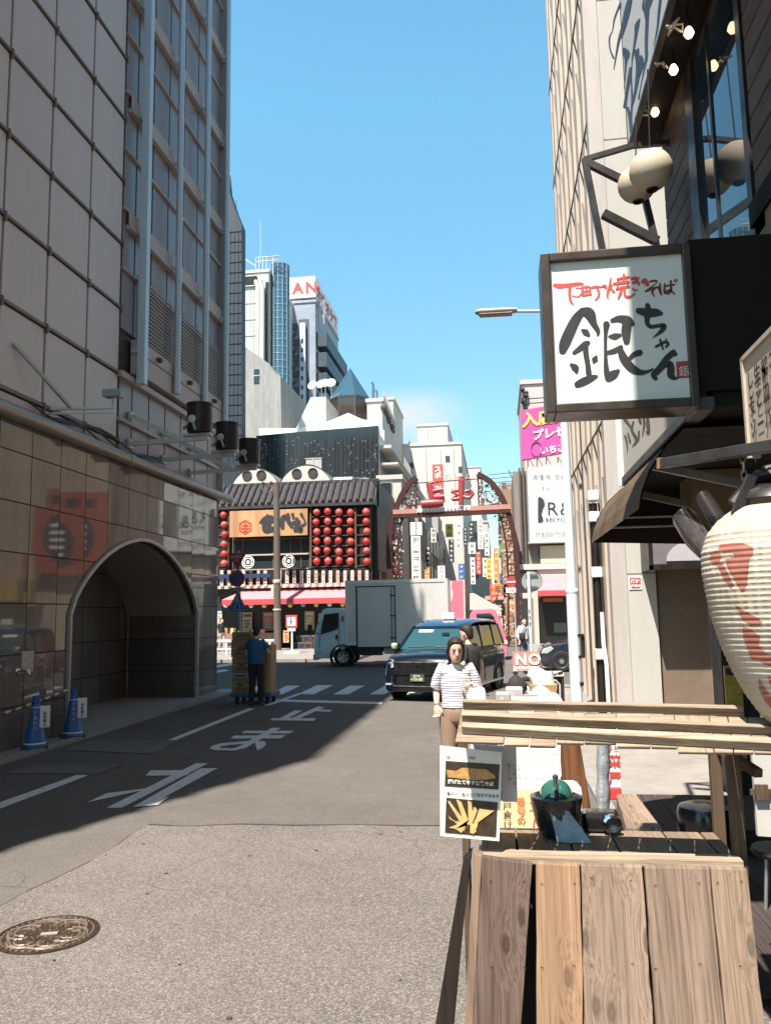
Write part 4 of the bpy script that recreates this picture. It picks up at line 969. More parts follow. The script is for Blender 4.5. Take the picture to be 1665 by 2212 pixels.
# ------------------------------------------------------------------ across the street
def pb(mb, x0, y0, x1, y1, Y, d, dy=0):
    a = gy(x0, (y0+y1)/2, Y); c = gy(x1, (y0+y1)/2, Y); xm = (x0+x1)/2
    return mb.box(a.x, c.x, Y+dy, Y+dy+d, gy(xm, y1, Y).z, gy(xm, y0, Y).z)
def P(x, y, Y, dy=0): return gy(x, y, Y)+V((0, dy, 0))
YR = 44.0
M_TILE = pm('black_roof_tile', (.045, .042, .045), .5, var=.35, scale=3)
M_FRONT = pm('black_shop_front', (.025, .018, .016), .5, var=.5, scale=2.5)
M_LRED = pm('lantern_red', (.50, .045, .035), .35, var=.15, scale=8); M_LPALE = pm('lantern_pale_red', (.56, .09, .08), .3, var=.2, scale=8)
M_LATT = pm('lattice_wood', (.12, .075, .05), .6, var=.3)
M_BOARD = wood('sign_board_wood', (.62, .36, .19), (.45, .24, .12), 'z', .25, knots=False)
M_PINK = pm('pink_awning', (.66, .22, .24), .7, var=.10, scale=2, streak=True); M_CRIM = pm('crimson_valance', (.48, .06, .07), .7, var=.15)
M_CRM = pm('cream_wall', (.50, .455, .39), .8, var=.10, scale=.8, streak=True); M_CRM2 = pm('pale_wall', (.53, .50, .455), .8, var=.08, scale=.6, streak=True)
M_GREYW = pm('grey_wall', (.34, .33, .33), .8, var=.22, scale=.5, streak=True)
M_DKG = glass('dark_facade_glass', (.03, .035, .04), .12, .8); M_STW0 = pm('dim_window', (.06, .065, .075), .25, var=.3, scale=2); M_BLG = glass('blue_facade_glass', (.04, .10, .15), .08, 1.)
x0r, x1r = gy(452, 1200, YR).x, gy(804, 1200, YR).x
rest = thing('lantern_restaurant', (-11, YR+3, 0), 'black two storey restaurant hung with red lanterns under a tiled roof', 'building')
mb = MB(); mb.box(x0r, x1r, YR, YR+11, 3.0, P(700, 1090, YR).z); mb.box(x0r, x1r, YR+1.8, YR+11, 0, 3.0); mb.build('wall', M_FRONT, rest)
mb = MB(); zt, zb = P(640, 1040, YR).z, P(640, 1096, YR).z
mb.prism([(x0r, YR-.55, zb-.05), (x0r, YR-.55, zb+.15), (x0r, YR+.9, zt), (x0r, YR+1.1, zt), (x0r, YR+1.1, zb)], (x1r-x0r+.25, 0, 0)); rf = mb.build('roof', M_TILE, rest)
mb = MB(); n = 25; wd = (x1r-x0r+.25)/n
for i in range(n): mb.tube([(x0r+(i+.5)*wd, YR-.58, zb+.20), (x0r+(i+.5)*wd, YR+.88, zt+.06)], .11, 8)
mb.box(x0r, x1r+.3, YR+.85, YR+1.2, zt-.02, zt+.14); mb.build('tile_ridges', M_TILE, rf, smooth=True)
# side wall of the restaurant along the shopping street
mb = MB(); mb.box(x1r+.02, x1r+.25, YR+.4, YR+11, 0, zt); mb.build('side_wall', M_FRONT, rest)
mb = MB()
for i in range(8): mb.box(x1r+.26, x1r+.36, YR+.6+i*.5, YR+.8+i*.5, 2.4, 4.3)
mb.build('side_lattice', M_LATT, rest)
mb = MB()
for y in (1116, 1137, 1158, 1180, 1202, 1224): mb.box(P(674, y, YR).x, P(800, y, YR).x, YR-.35, YR-.31, P(735, y, YR).z-.02, P(735, y, YR).z+.02)
for x in (674, 770, 800): mb.box(P(x, 1150, YR).x-.05, P(x, 1150, YR).x+.05, YR-.35, YR, P(x, 1228, YR).z, P(x, 1098, YR).z)
mb.build('lantern_rack', M_LATT, rest); mb = MB()
for y in (1116, 1137, 1158, 1180, 1202, 1224): mb.box(P(466, y, YR).x, P(497, y, YR).x, YR-.35, YR-.31, P(480, y, YR).z-.02, P(480, y, YR).z+.02)
for x in (497, ): mb.box(P(x, 1150, YR).x-.05, P(x, 1150, YR).x+.05, YR-.35, YR, P(x, 1228, YR).z, P(x, 1098, YR).z)
mb.build('lantern_rack', M_LATT, rest)
mb = MB(); pb(mb, 503, 1172, 670, 1228, YR, .05, -.03); mb.build('window_band', M_DKG, rest)
mb = MB()
for x in (503, 525, 590, 628, 650, 668): pb(mb, x, 1160, x+2, 1232, YR, .08, -.08)
for y in (1163, 1196, 1200, 1228): pb(mb, 503, y, 670, y+2, YR, .08, -.09)
mb.build('window_bar', M_LATT, rest)
mb = MB(); pb(mb, 524, 1197, 668, 1199.5, YR, .12, -.2); pb(mb, 520, 1229, 668, 1231.5, YR, .12, -.2); mb.build('pale_rail', M_CRM, rest)
# plaques
plz0, plz1 = 1233, 1267
for i in range(22):
    x = 470+i*15.5
    if 588 < x < 604: continue
    mb = MB(); pb(mb, x-3.4, plz0+random.uniform(-.5, .5), x+3.4, plz1, YR, .05, -.5); pl = mb.build('name_plaque', pm('plaque_pale_%d' % (i % 3), ((.60, .50, .44), (.66, .58, .52), (.50, .40, .34))[i % 3], .6, var=.15), rest)
    mb = MB(); a = P(x, plz0+8, YR, -.51)
    for k in range(4): mb.obox(a+V((0, 0, -.17*k)), (random.uniform(.05, .12), .012, random.uniform(.04, .09)), Matrix.Rotation(random.uniform(-.4, .4), 3, 'Y'))
    mb.build('plaque_mark', M_REDF if i > 14 else pm('brown_mark', (.16, .07, .05), .6), pl)
mb = MB(); pb(mb, 452, 1230, 806, 1270, YR, .06, -.3); mb.build('plaque_backing', M_FRONT, rest)
mb = MB(); pb(mb, 466, 1241, 590, 1250, YR, .05, -.62); mb.build('blue_strip', pm('navy_strip', (.02, .04, .10), .5), rest)
# timber sign with hexagon crest and brush lettering
bd = thing('timber_sign', tuple(P(585, 1131, YR)), 'long timber signboard with a red hexagon crest and black brush writing', 'sign')
mb = MB(); pb(mb, 503, 1104, 669, 1160, YR, .14, -.55); mb.build('board', M_BOARD, bd)
z5 = lambda x, y, h=0: ((850+.33033*x)/1.8516, (1850+.33033*y)/1.8516, h*.1784)
frr = lambda x, y, th: gy(x, y, YR)+V((0, -.55-th, 0))
mb = MB()
for i, st in enumerate([[(620, 740, 20), (680, 700, 40), (740, 690, 40)], [(660, 760, 30), (680, 830, 40), (735, 820, 40)], [(700, 650, 14), (700, 740, 50), (705, 850, 20)], [(750, 720, 30), (790, 700, 30), (835, 770, 30)], [(740, 820, 30), (800, 820, 40)],
        [(880, 800, 22), (880, 700, 30), (920, 670, 28), (960, 740, 26), (990, 790, 20)], [(945, 640, 18), (955, 680, 20)], [(1000, 640, 18), (1010, 680, 18)],
        [(1050, 690, 16), (1060, 760, 36), (1035, 830, 26)], [(1010, 740, 20), (1075, 730, 24)], [(1040, 790, 24), (1090, 830, 30), (1105, 800, 18)], [(1090, 785, 10), (1150, 750, 12), (1140, 700, 8), (1105, 640, 18)]]):
    mb.stroke([z5(*p) for p in st], .01+.003*i, frr)
mb.build('brush_lettering', M_INK, bd)
mb = MB()
hx = [(435+75*math.sin(a), 795+80*math.cos(a)) for a in [k*math.pi/3 for k in range(6)]]
for i in range(6): mb.stroke([z5(*hx[i], 9), z5(*hx[(i+1) % 6], 9)], .01+.002*i, frr, steps=2)
for i, st in enumerate([[(400, 775, 8), (470, 775, 8)], [(395, 810, 8), (475, 810, 8)], [(435, 745, 8), (435, 850, 8)], [(415, 840, 6), (455, 840, 6)]]): mb.stroke([z5(*p) for p in st], .02+.002*i, frr, steps=2)
mb.build('crest', M_RED, bd)
# crests in white rings
for k, (x, y) in enumerate(((545, 1216), (631.5, 1214))):
    c = P(x, y, YR, -.75); RX = Matrix.Rotation(R(90), 3, 'X')
    t = thing('ring_crest', tuple(c), ('left', 'right')[k]+' white ring crest on the black restaurant rail', 'emblem', 'white ring crests on the restaurant front')
    mb = MB()
    for r0, r1 in ((.30, .355), (.19, .24)):
        mb.lathe([(r0, 0), (r1, 0), (r1, .04), (r0, .04), (r0, 0)], c, 28, RX, caps=False)
    mb.lathe([(0, 0), (.10, 0), (.10, .05), (0, .05)], c, 16, RX, caps=False)
    for j in range(4): a = j*math.pi/2+.78; mb.obox(c+V((.24*math.cos(a), 0, .24*math.sin(a))), (.09, .03, .09), Matrix.Rotation(-a, 3, 'Y'))
    mb.build('ring', M_SIGNW, t)
    mb = MB(); mb.lathe([(0, .06), (.36, .06), (.36, .07), (0, .07)], c+V((0, .14, 0)), 28, RX, caps=False); mb.build('backing', M_BLACK, t)
# rows of round red lanterns
def lantern(m, lab):
    t = thing('red_lantern', (0, 0, 0), lab, 'lantern', 'round red lanterns on the restaurant front')
    mb = MB(); mb.lathe([(.07, -.2)]+[(.205*math.sin(math.pi*i/12), -.205*math.cos(math.pi*i/12)) for i in range(2, 11)]+[(.07, .2)], (0, 0, 0), 18); mb.build('globe', m, t, smooth=True)
    mb = MB(); mb.lathe([(.06, .19), (.06, .24), (0, .24)], (0, 0, 0), 10, caps=False); mb.lathe([(0, -.24), (.06, -.24), (.06, -.19)], (0, 0, 0), 10, caps=False); mb.build('cap', M_BLACK, t)
    return t
l0 = lantern(M_LRED, 'x'); l1 = lantern(M_LPALE, 'x'); used = [0, 0]
rows = (1106, 1126.7, 1147.5, 1168.5, 1190.5, 1212)
rown = ('top', 'second', 'third', 'fourth', 'fifth', 'bottom')
coln = {484.5: 'far left column', 683.8: 'first column right of the timber sign', 707.5: 'second column right of the timber sign', 731.5: 'third column right of the timber sign', 757: 'fourth column right of the timber sign', 791: 'column at the front corner', 819: 'column on the side wall'}
for ci, x in enumerate((484.5, 683.8, 707.5, 731.5, 757, 791, 819)):
    for ri, y in enumerate(rows):
        Y = YR-.4; yy_ = y
        if ci == 0: yy_ = y+6
        if ci == 6: Y = YR+2.2; yy_ = 1150+(y-1106)*.88
        k = (ci+ri) % 2 if ci < 6 else 0
        o = (l0, l1)[k]
        if used[k]: o = copy_tree(o)
        used[k] = 1
        o.location = gy(x, yy_, Y)+V((random.uniform(-.03, .03), random.uniform(-.04, .04), random.uniform(-.035, .035))); o.scale = (1, 1, random.uniform(.93, 1.04)); o.rotation_euler = (random.uniform(-.12, .12), random.uniform(-.08, .08), random.uniform(0, 6)); o['label'] = '%s round red lantern in the %s' % (rown[ri], coln[x])
# ground floor: awning, string of globes, shop front clutter
aw_ = thing('pink_awning', tuple(P(620, 1290, YR-1.2)), 'long pink awning along the lantern restaurant', 'awning')
ax0, ax1 = P(489, 1300, YR-1.4).x, P(775, 1300, YR-1.4).x
za_, zb_, zc_ = P(620, 1273, YR-.1).z, P(620, 1293, YR-1.4).z, P(620, 1305, YR-1.4).z
mb = MB(); mb.prism([(ax0+.6, YR-.1, za_), (ax1, YR-.1, za_), (ax1, YR-1.4, zb_), (ax0-.25, YR-1.4, zb_)], (0, 0, -.04)); mb.build('awning_cloth', M_PINK, aw_)
mb = MB(); mb.box(ax0-.25, ax1, YR-1.41, YR-1.38, zc_, zb_-.002); mb.prism([(ax0+.6, YR-.1, za_-.05), (ax0-.25, YR-1.37, zb_-.05), (ax0-.25, YR-1.37, zc_)], (.02, 0, 0)); mb.build('valance', M_CRIM, aw_)
mb = MB(); pb(mb, 466, 1262, 760, 1270, YR, .4, -.4); mb.build('cornice', M_CRM, rest)
M_GY = pm('yellow_globe', (.80, .62, .16), .35, var=.08); M_GW = pm('white_globe', (.74, .72, .72), .35, var=.08); M_GB = pm('grey_blue_globe', (.30, .36, .42), .35, var=.1)
for k, (x, y, m, lab) in enumerate(((488, 1308, M_GW, 'white globe lamp at the left end under the pink awning'), (543, 1308, M_GW, 'white globe lamp right of the blue triangle sign'), (571, 1308, M_GY, 'yellow globe lamp left of the brown pole'), (627, 1307, M_GY, 'yellow globe lamp just right of the brown pole'), (655, 1306, M_GB, 'grey blue globe lamp under the pink awning'), (683, 1306, M_GY, 'yellow globe lamp over the square walker sign'), (712, 1305, M_GW, 'white globe lamp near the truck cab'), (740, 1305, M_GY, 'yellow globe lamp above the truck cab'))):
    c = P(x, y, YR-1.0); t = thing('globe_lamp', tuple(c), lab, 'globe lamp', 'globe lamps under the pink awning')
    mb = MB(); mb.ball(c, .135, 14, 10); mb.build('globe', m, t, smooth=True)
    mb = MB(); mb.lathe([(.05, .12), (.05, .17), (0, .17)], c, 10, caps=False); mb.tube([c+V((0, 0, .15)), c+V((0, 0, .45))], .015, 5); mb.build('hanger', M_BLACK, t)
M_POST = [pm('poster_%d' % i, c, .6, var=.5, scale=9) for i, c in enumerate(((.55, .40, .30), (.50, .20, .14), (.62, .50, .22), (.60, .56, .52), (.35, .10, .08)))]
def poster(x0, y0, x1, y1, Y, k, lab, mark=M_RED):
    t = thing('poster', tuple(P((x0+x1)/2, (y0+y1)/2, Y)), lab, 'poster')
    mb = MB(); pb(mb, x0, y0, x1, y1, Y, .03); mb.build('sheet', M_POST[k], t)
    mb = MB(); random.seed(int(x0*7+y0))
    h = y1-y0; w_2 = x1-x0
    pb(mb, x0+w_2*.12, y0+h*.08, x1-w_2*.12, y0+h*.2, Y, .01, -.012)
    for i in range(4): yy2 = y0+h*(.35+.14*i); pb(mb, x0+w_2*random.uniform(.1, .25), yy2, x1-w_2*random.uniform(.1, .4), yy2+h*.07, Y, .01, -.012)
    mb.build('print', mark, t)
poster(524, 1323, 545, 1370, YR+1.7, 0, 'brown patterned poster behind the blue triangle sign', M_LATT)
poster(592-24, 1322, 592, 1362, YR+1.7, 1, 'red brown menu poster left of the brown pole', M_CRM)
poster(658, 1320, 679, 1361, YR+1.7, 2, 'orange and cream poster right of the square walker sign', M_SIGNW)
poster(688, 1325, 703, 1368, YR+1.7, 3, 'pale poster left of the truck cab', M_LATT)
poster(612, 1362, 624, 1388, YR-.9, 2, 'small orange menu board by the brown pole', M_RED)
poster(469, 1320, 480, 1352, YR+1.7, 3, 'grey notice at the far left of the restaurant front', M_GREYW)
random.seed(23)
for i, (x, y) in enumerate(((653, 1394), (668, 1398), (684, 1396), (640, 1398), (662, 1380), (678, 1382), (695, 1384), (646, 1384))):
    c = gz(x, 1406, .12); c = V((gy(x, 1400, YR-1.1).x, YR-1.1+.06*i, .12+(0 if y > 1390 else .36)))
    t = thing('crate', tuple(c), '%s stacked drinks crate right of the square walker sign' % ('%s %s' % (('lower', 'upper')[y < 1390], ('dark grey', 'dim brown', 'black', 'dull green')[i % 4])), 'crate', 'drinks crates outside the restaurant')
    m = pm('crate_%d' % (i % 4), ((.09, .09, .10), (.16, .09, .06), (.04, .04, .045), (.05, .09, .06))[i % 4], .6, var=.3)
    mb = MB(); mb.box(c.x-.19, c.x+.19, c.y-.14, c.y+.14, c.z, c.z+.34); f = mb.build('shell', m, t, bevel=.01)
    mb = MB()
    for k in range(3): mb.box(c.x-.15+.1*k+.01, c.x-.07+.1*k, c.y-.145, c.y-.14, c.z+.05, c.z+.26)
    mb.build('handle_slot', M_BLACK, t)
mb = MB(); pb(mb, 466, 1368, 590, 1388, YR-.2, .5); pb(mb, 466, 1388, 590, 1404, YR-.2, .3, .1)
mb.build('counter', pm('market_counter', (.30, .18, .13), .7, var=.5, scale=5), rest)
for k in range(7):
    x = 472+k*16; c = P(x, 1368, YR-.1)
    mb = MB(); mb.box(c.x-.14, c.x+.12, c.y-.1, c.y+.15, c.z, c.z+random.uniform(.12, .3))
    tag(mb.build('goods_box', M_POST[k % 5], None), '%s goods box on the restaurant counter, number from the left' .replace(', number from the left', '') % ('cream', 'red', 'yellow', 'white', 'dark red', 'tan', 'brick')[k]+' at place %s' % ('one', 'two', 'three', 'four', 'five', 'six', 'seven')[k], 'box', 'goods boxes on the counter')
# rooftop vault vents
for k, (xa, xb, yt, yb4) in enumerate(((499, 602, 1010, 1042), (602, 718, 1003, 1040))):
    Yv = YR+2.5; a = P(xa, yb4, Yv); c = P(xb, yb4, Yv); r_ = (c.x-a.x)/2; h = P((xa+xb)/2, yt, Yv).z-a.z
    cx, z0 = (a.x+c.x)/2, a.z-.6; h += .6
    t = thing('vault_vent', (cx, Yv, z0), ('left', 'right')[k]+' white half round rooftop vent with two dark portholes', 'roof vent', 'half round rooftop vents')
    arcp = [(cx-r_*math.cos(u), z0+h*math.sin(u)) for u in [i*math.pi/20 for i in range(21)]]
    mb = MB(); mb.prism([V((x, Yv, z)) for x, z in arcp], (0, .1, 0)); mb.build('vent_face', M_CRM2, t)
    mb = MB()
    for (xq, zq), (xw, zw) in zip(arcp, arcp[1:]): mb.add([(xq, Yv-.05, zq), (xw, Yv-.05, zw), (xw, Yv+7, zw), (xq, Yv+7, zq)], [(0, 1, 2, 3)])
    mb.build('vault_roof', pm('vault_metal', (.34, .30, .28), .45, .3, var=.25), t, smooth=True)
    mb = MB()
    for dx in (-.32, .28): mb.lathe([(.30, 0), (.30, .06), (.24, .06), (.24, .02), (0, .02)], (cx+dx*r_, Yv-.0, z0+.6+(h-.6)*.45), 20, Matrix.Rotation(R(90), 3, 'X'), caps=False)
    mb.build('porthole', pm('porthole', (.06, .045, .04), .5), t)
# big black pipe on the roof edge
t = thing('roof_duct', tuple(P(790, 1040, YR)), 'white to black duct bending down the restaurant corner', 'duct')
mb = MB(); pts = [P(735, 1036, YR+1.4), P(770, 1035, YR+1.2), P(797, 1036, YR+1.), P(806, 1042, YR+1.), P(810, 1060, YR+1.), P(812, 1100, YR+1.)]
mb.tube(pts, .12, 10); mb.build('duct_pipe', M_BLACK, t, smooth=True)
mb = MB(); mb.tube([P(722, 1036, YR+1.4), P(762, 1035, YR+1.25)], .13, 10); mb.build('duct_sleeve', M_SIGNW, t, smooth=True)
# ------------------------------------------------------------------ the shopping street gate
YG = 45.5
gate = thing('street_gate', (-2.3, YG, 0), 'maroon arched gateway with red brush characters over the shopping street', 'gate')
M_GATE = pm('maroon_steel', (.065, .020, .016), .5, .2, var=.3); M_GPINK = pm('salmon_beam', (.46, .21, .17), .55, var=.15)
def G(x, y, dy=0): return gy(x, y, YG)+V((0, dy, 0))
def bez(pts, n=14):
    mbq = []; Pp = [pts[0]]+pts+[pts[-1]]
    for i in range(1, len(Pp)-2):
        a, b, c, d = Pp[i-1:i+3]
        for k in range(n):
            t = k/n; mbq.append(tuple(.5*((2*b[j])+(c[j]-a[j])*t+(2*a[j]-5*b[j]+4*c[j]-d[j])*t*t+(3*b[j]-a[j]-3*c[j]+d[j])*t**3) for j in (0, 1)))
    mbq.append(pts[-1]); return mbq
def D4(x, y): return ((1500+.36036*x)/1.8516, (1850+.36036*y)/1.8516)
Lo = bez([(858, 1420), (850, 1340), (843, 1260), (840, 1190), (846, 1130), (862, 1082), (880, 1050), (899, 1031)], 6)
Ro = bez([(1031, 1024), (1060, 1042), (1082, 1072), (1098, 1110), (1110, 1160), (1115, 1210), (1117, 1270), (1118, 1420)], 6)
mb = MB()
for L_ in (Lo, Ro):
    for p, q_ in zip(L_, L_[1:]): mb.beam(G(*p), G(*q_), .28, .36, up=(0, 1, 0))
mb.beam(G(895, 1044), G(1040, 1034), .05, .05); mb.build('arch_rib', M_GATE, gate)
mb = MB(); mb.beam(G(848, 1113), G(1100, 1096), .22, .42, up=(0, 1, 0)) if False else None
a, c = G(850, 1107), G(1102, 1095); mb.prism([a+V((0, -.3, .12)), c+V((0, -.3, .12)), c+V((0, -.3, -.14)), a+V((0, -.3, -.14))], (0, .6, 0)); mb.build('cross_beam', M_GPINK, gate)
mb = MB(); mb.prism([a+V((0, -.28, -.142)), c+V((0, -.28, -.142)), c+V((0, -.28, -.34)), a+V((0, -.28, -.34))], (0, .56, 0)); mb.build('beam_soffit', M_GATE, gate)
mb = MB(); e0, e1 = G(902, 1105), G(1016, 1098); mb.prism([e0+V((0, -.32, .13)), e1+V((0, -.32, .13)), e1+V((0, -.32, -.10)), e0+V((0, -.32, -.10))], (0, .02, 0)); mb.build('name_strip', M_SIGNW, gate)
# inner ribs and ties of the two lattice legs
mb = MB()
for L_, sg in ((Lo, 1), (Ro, -1)):
    inn = [(x+sg*min(30, 20+.0*y), y) for x, y in L_ if y > 1112]
    for p, q_ in zip(inn, inn[1:]): mb.beam(G(*p), G(*q_), .11, .12, up=(0, 1, 0))
    for p in [q_ for q_ in L_ if q_[1] > 1112][::3]: mb.beam(G(*p), G(p[0]+sg*22, p[1]), .07, .08)
for a_, c_ in (((899, 1034), (898, 1104)), ((1032, 1028), (1034, 1096)), ((866, 1080), (898, 1104)), ((1088, 1085), (1034, 1096))): mb.beam(G(*a_), G(*c_), .08, .08)
mb.build('inner_rib', M_GATE, gate)
# leaf fretwork between double ribs
random.seed(8)
mb = MB(); mr = MB()
for side, fld in (('l', [(1046, 898, 1108), ]), ('r', [])): pass
def leaves(mb, x0, y0, x1, y1, n, inside):
    k = 0; tries = 0
    while k < n and tries < 4000:
        tries += 1
        x, y = random.uniform(x0, x1), random.uniform(y0, y1)
        if not inside(x, y): continue
        a = random.uniform(0, 6.28); l = random.uniform(5, 11); wv = random.uniform(1.2, 2.4)
        dx, dy = math.cos(a)*l, math.sin(a)*l; nx, ny = -math.sin(a)*wv, math.cos(a)*wv
        pts = [G(x, y), G(x+dx*.5+nx, y+dy*.5+ny), G(x+dx, y+dy), G(x+dx*.5-nx, y+dy*.5-ny)]
        mb.prism([p+V((0, .05*(k % 3)-.05, 0)) for p in pts], (0, .03, 0)); k += 1
def xl(y): return min(p[0]+(0) for p in Lo if abs(p[1]-y) < 9) if any(abs(p[1]-y) < 9 for p in Lo) else 860
def xr(y): return max(p[0] for p in Ro if abs(p[1]-y) < 9) if any(abs(p[1]-y) < 9 for p in Ro) else 1100
inL = lambda x, y: xl(y)+2 < x < (899 if y < 1104 else xl(y)+26)
inR = lambda x, y: (1031 if y < 1094 else xr(y)-30) < x < xr(y)-2
leaves(mb, 845, 1040, 900, 1380, 190, inL); leaves(mb, 1025, 1040, 1118, 1380, 220, inR)
mb.build('leaf_fretwork', pm('leaf_pale', (.52, .47, .42), .55, var=.35, scale=3), gate)
mb = MB(); leaves(mb, 845, 1040, 900, 1390, 120, inL); leaves(mb, 1025, 1040, 1118, 1400, 150, inR); mb.build('red_leaf', pm('leaf_red', (.24, .045, .03), .5, var=.4), gate)
mb = MB(); leaves(mb, 850, 1050, 900, 1100, 12, inL); leaves(mb, 1030, 1050, 1110, 1100, 14, inR); mb.build('green_leaf', pm('leaf_green', (.08, .11, .06), .5, var=.4), gate)
# raised red characters (thick tubular strokes)
mb = MB()
M_GRED = pm('gate_red', (.36, .05, .055), .4, var=.2)
for st, r_ in (([(520, 470), (600, 465), (690, 460), (760, 455)], .26), ([(600, 240), (625, 330), (640, 450)], .20), ([(650, 330), (760, 310)], .17), ([(600, 240), (660, 230)], .10), ([(660, 400), (770, 390)], .22), ([(740, 320), (760, 450)], .14), ([(690, 420), (700, 470)], .2),
        ([(940, 215), (985, 215)], .20), ([(960, 170), (958, 300), (955, 480)], .18), ([(850, 330), (930, 320)], .12), ([(850, 330), (915, 370), (850, 420)], .11), ([(860, 420), (940, 410), (1000, 385)], .12), ([(1000, 330), (1060, 320), (1085, 360), (1050, 400), (1000, 395)], .12), ([(1060, 320), (1020, 400)], .09)):
    mb.tube([G(*D4(*p), -.35) for p in st], [r_*.9]+[r_]*(len(st)-2)+[r_*.8], 10)
mb.build('red_character', M_GRED, gate, smooth=True)
mb = MB(); p0 = G(905, 1108, -.36); 
for k in range(14): mb.ball(p0+V((k*.205, 0, .02+.012*k)), .045, 6, 5)
mb.build('beam_bulb', M_GRED, gate)
# ------------------------------------------------------------------ far buildings
def block(name, label, x0, y0, x1, y1, Y, xs=None, m=M_CRM, side=None, ybase=None, depth=12, wins=None, wm=M_DKG, parapet=True):
    """box whose front spans two picture points on plane Y; xs = picture x where its right side ends"""
    a = P(x0, y1, Y); c = P(x1, y1, Y); zt = P((x0+x1)/2, y0, Y).z
    if xs: depth = gx(xs, (y0+y1)/2, c.x).y-Y
    t = thing(name, ((a.x+c.x)/2, Y, 0), label, 'building')
    mb = MB(); mb.box(a.x, c.x, Y, Y+depth, 0, zt); mb.build('wall', m, t)
    if parapet:
        mb = MB(); mb.box(a.x-.12, c.x+.12, Y-.12, Y+depth+.1, zt+.002, zt+.3); mb.build('parapet', side or m, t)
    if wins:
        for (wx0, wy0, wx1, wy1) in wins:
            mb = MB(); pb(mb, wx0, wy0, wx1, wy1, Y, .06, -.08); f = mb.build('window', wm, t)
            mb = MB()
            for q_ in ((wx0-.6, wy0-.6, wx1+.6, wy0), (wx0-.6, wy1, wx1+.6, wy1+.6), (wx0-.6, wy0, wx0, wy1), (wx1, wy0, wx1+.6, wy1)): pb(mb, *q_, Y, .08, -.11)
            mb.build('frame', M_GALV, f)
    return t, a, c, zt, depth
# dark slab tower just behind the office corner
Yt = 53
t = thing('dark_tower', (P(505, 900, Yt).x, Yt, 0), 'dark blue clad tower with a sloping top behind the grey office', 'building')
prof = [(470, 330), (489, 362), (494, 410), (508, 452), (522, 486), (522, 1330), (470, 1330)]
mb = MB(); mb.prism([P(x, y, Yt) for x, y in prof], (0, .9, 0)); mb.build('wall', pm('blue_black_tile', (.020, .028, .042), .55, var=.5, scale=1.2, streak=True), t)
mb = MB()
for y in range(500, 1000, 22): pb(mb, 486, y, 524.4, y+1.2, Yt, .03, -.04)
for x in (496, 505, 514): pb(mb, x, 500, x+.7, 1000, Yt, .03, -.04)
mb.build('cladding_joint', pm('tile_joint', (.015, .02, .03), .4), t)
mb = MB()
for x, y in ((500, 375), (512, 430), (497, 360)): mb.tube([P(x, y+40, Yt+2), P(x-2, y, Yt+2)], .03, 5)
mb.build('antenna', M_GALV, t)
# pale tower with a round glass corner
Yp = 78
t, a, c, zt, dp = block('pale_tower', 'pale panelled tower with exposed pipes and a round blue glass corner', 516, 590, 580, 1000, Yp, None, pm('pale_grey_panel', (.56, .55, .52), .6, var=.06, scale=.3, streak=True), depth=14)
mb = MB()
for y in (598, 603, 608, 613): pb(mb, 527, y, 556, y+2.6, Yp, .1, -.15)
pb(mb, 552, 600, 556, 825, Yp, .1, -.12); pb(mb, 574, 610, 580, 830, Yp, .1, -.12)
mb.build('louvre', M_BLACK, t)
mb = MB()
for x in (560, 569): mb.tube([P(x-3, 610, Yp, -.5), P(x-3, 616, Yp, -.5), P(x, 622, Yp, -.5), P(x, 830, Yp, -.5)], .26, 8)
mb.build('flue_pipe', M_CRM2, t, smooth=True)
mb = MB()
for y in (655, 690, 725, 770): pb(mb, 527, y, 556, y+.8, Yp, .05, -.06)
for x in (534, 541, 548): pb(mb, x, 622, x+.5, 800, Yp, .05, -.06)
pb(mb, 527, 618, 556, 620, Yp, .2, -.2); mb.build('panel_joint', M_GALV, t)
mb = MB(); ca = P(597, 800, Yp); r_ = (P(617, 800, Yp).x-P(578, 800, Yp).x)/2
prof = [(r_, 0), (r_, P(597, 570, Yp).z-ca.z+ca.z), (r_*.96, P(597, 560, Yp).z), (0, P(597, 560, Yp).z)]
mb.lathe([(r_, 0), (r_, P(597, 562, Yp).z)], (ca.x, Yp+1.5, 0), 24); g = mb.build('glass_corner', M_BLG, t, smooth=True)
mb = MB()
for i in range(24): mb.lathe([(r_+.02, -.04), (r_+.05, 0), (r_+.02, .04)], (ca.x, Yp+1.5, P(597, 562, Yp).z-i*.75), 24, caps=False)
for k in range(7): ang = math.pi+k*math.pi/6; mb.tube([(ca.x+r_*1.01*math.cos(ang), Yp+1.5+r_*1.01*math.sin(ang), 0), (ca.x+r_*1.01*math.cos(ang), Yp+1.5+r_*1.01*math.sin(ang), P(597, 562, Yp).z)], .06, 5)
mb.build('glazing_bar', pm('blue_grey_bar', (.25, .33, .40), .4, .3), g)
mb = MB()
for x in (553, 560, 568, 576, 590): mb.tube([P(x, 596, Yp), P(x, 556, Yp)], .06, 5)
for y in (557, 566): mb.tube([P(553, y, Yp), P(603, y-4, Yp)], .06, 5)
mb.beam(P(530, 560, Yp), P(553, 575, Yp), .1, .1); mb.build('roof_rail', M_GALV, t)
t_ = thing('antenna_mast', tuple(P(563, 560, Yp+2)), 'thin mast rising from the pale tower', 'antenna'); mb = MB(); mb.tube([P(563, 570, Yp+2), P(563, 478, Yp+2)], .035, 5); mb.build('mast', M_GALV, t_)
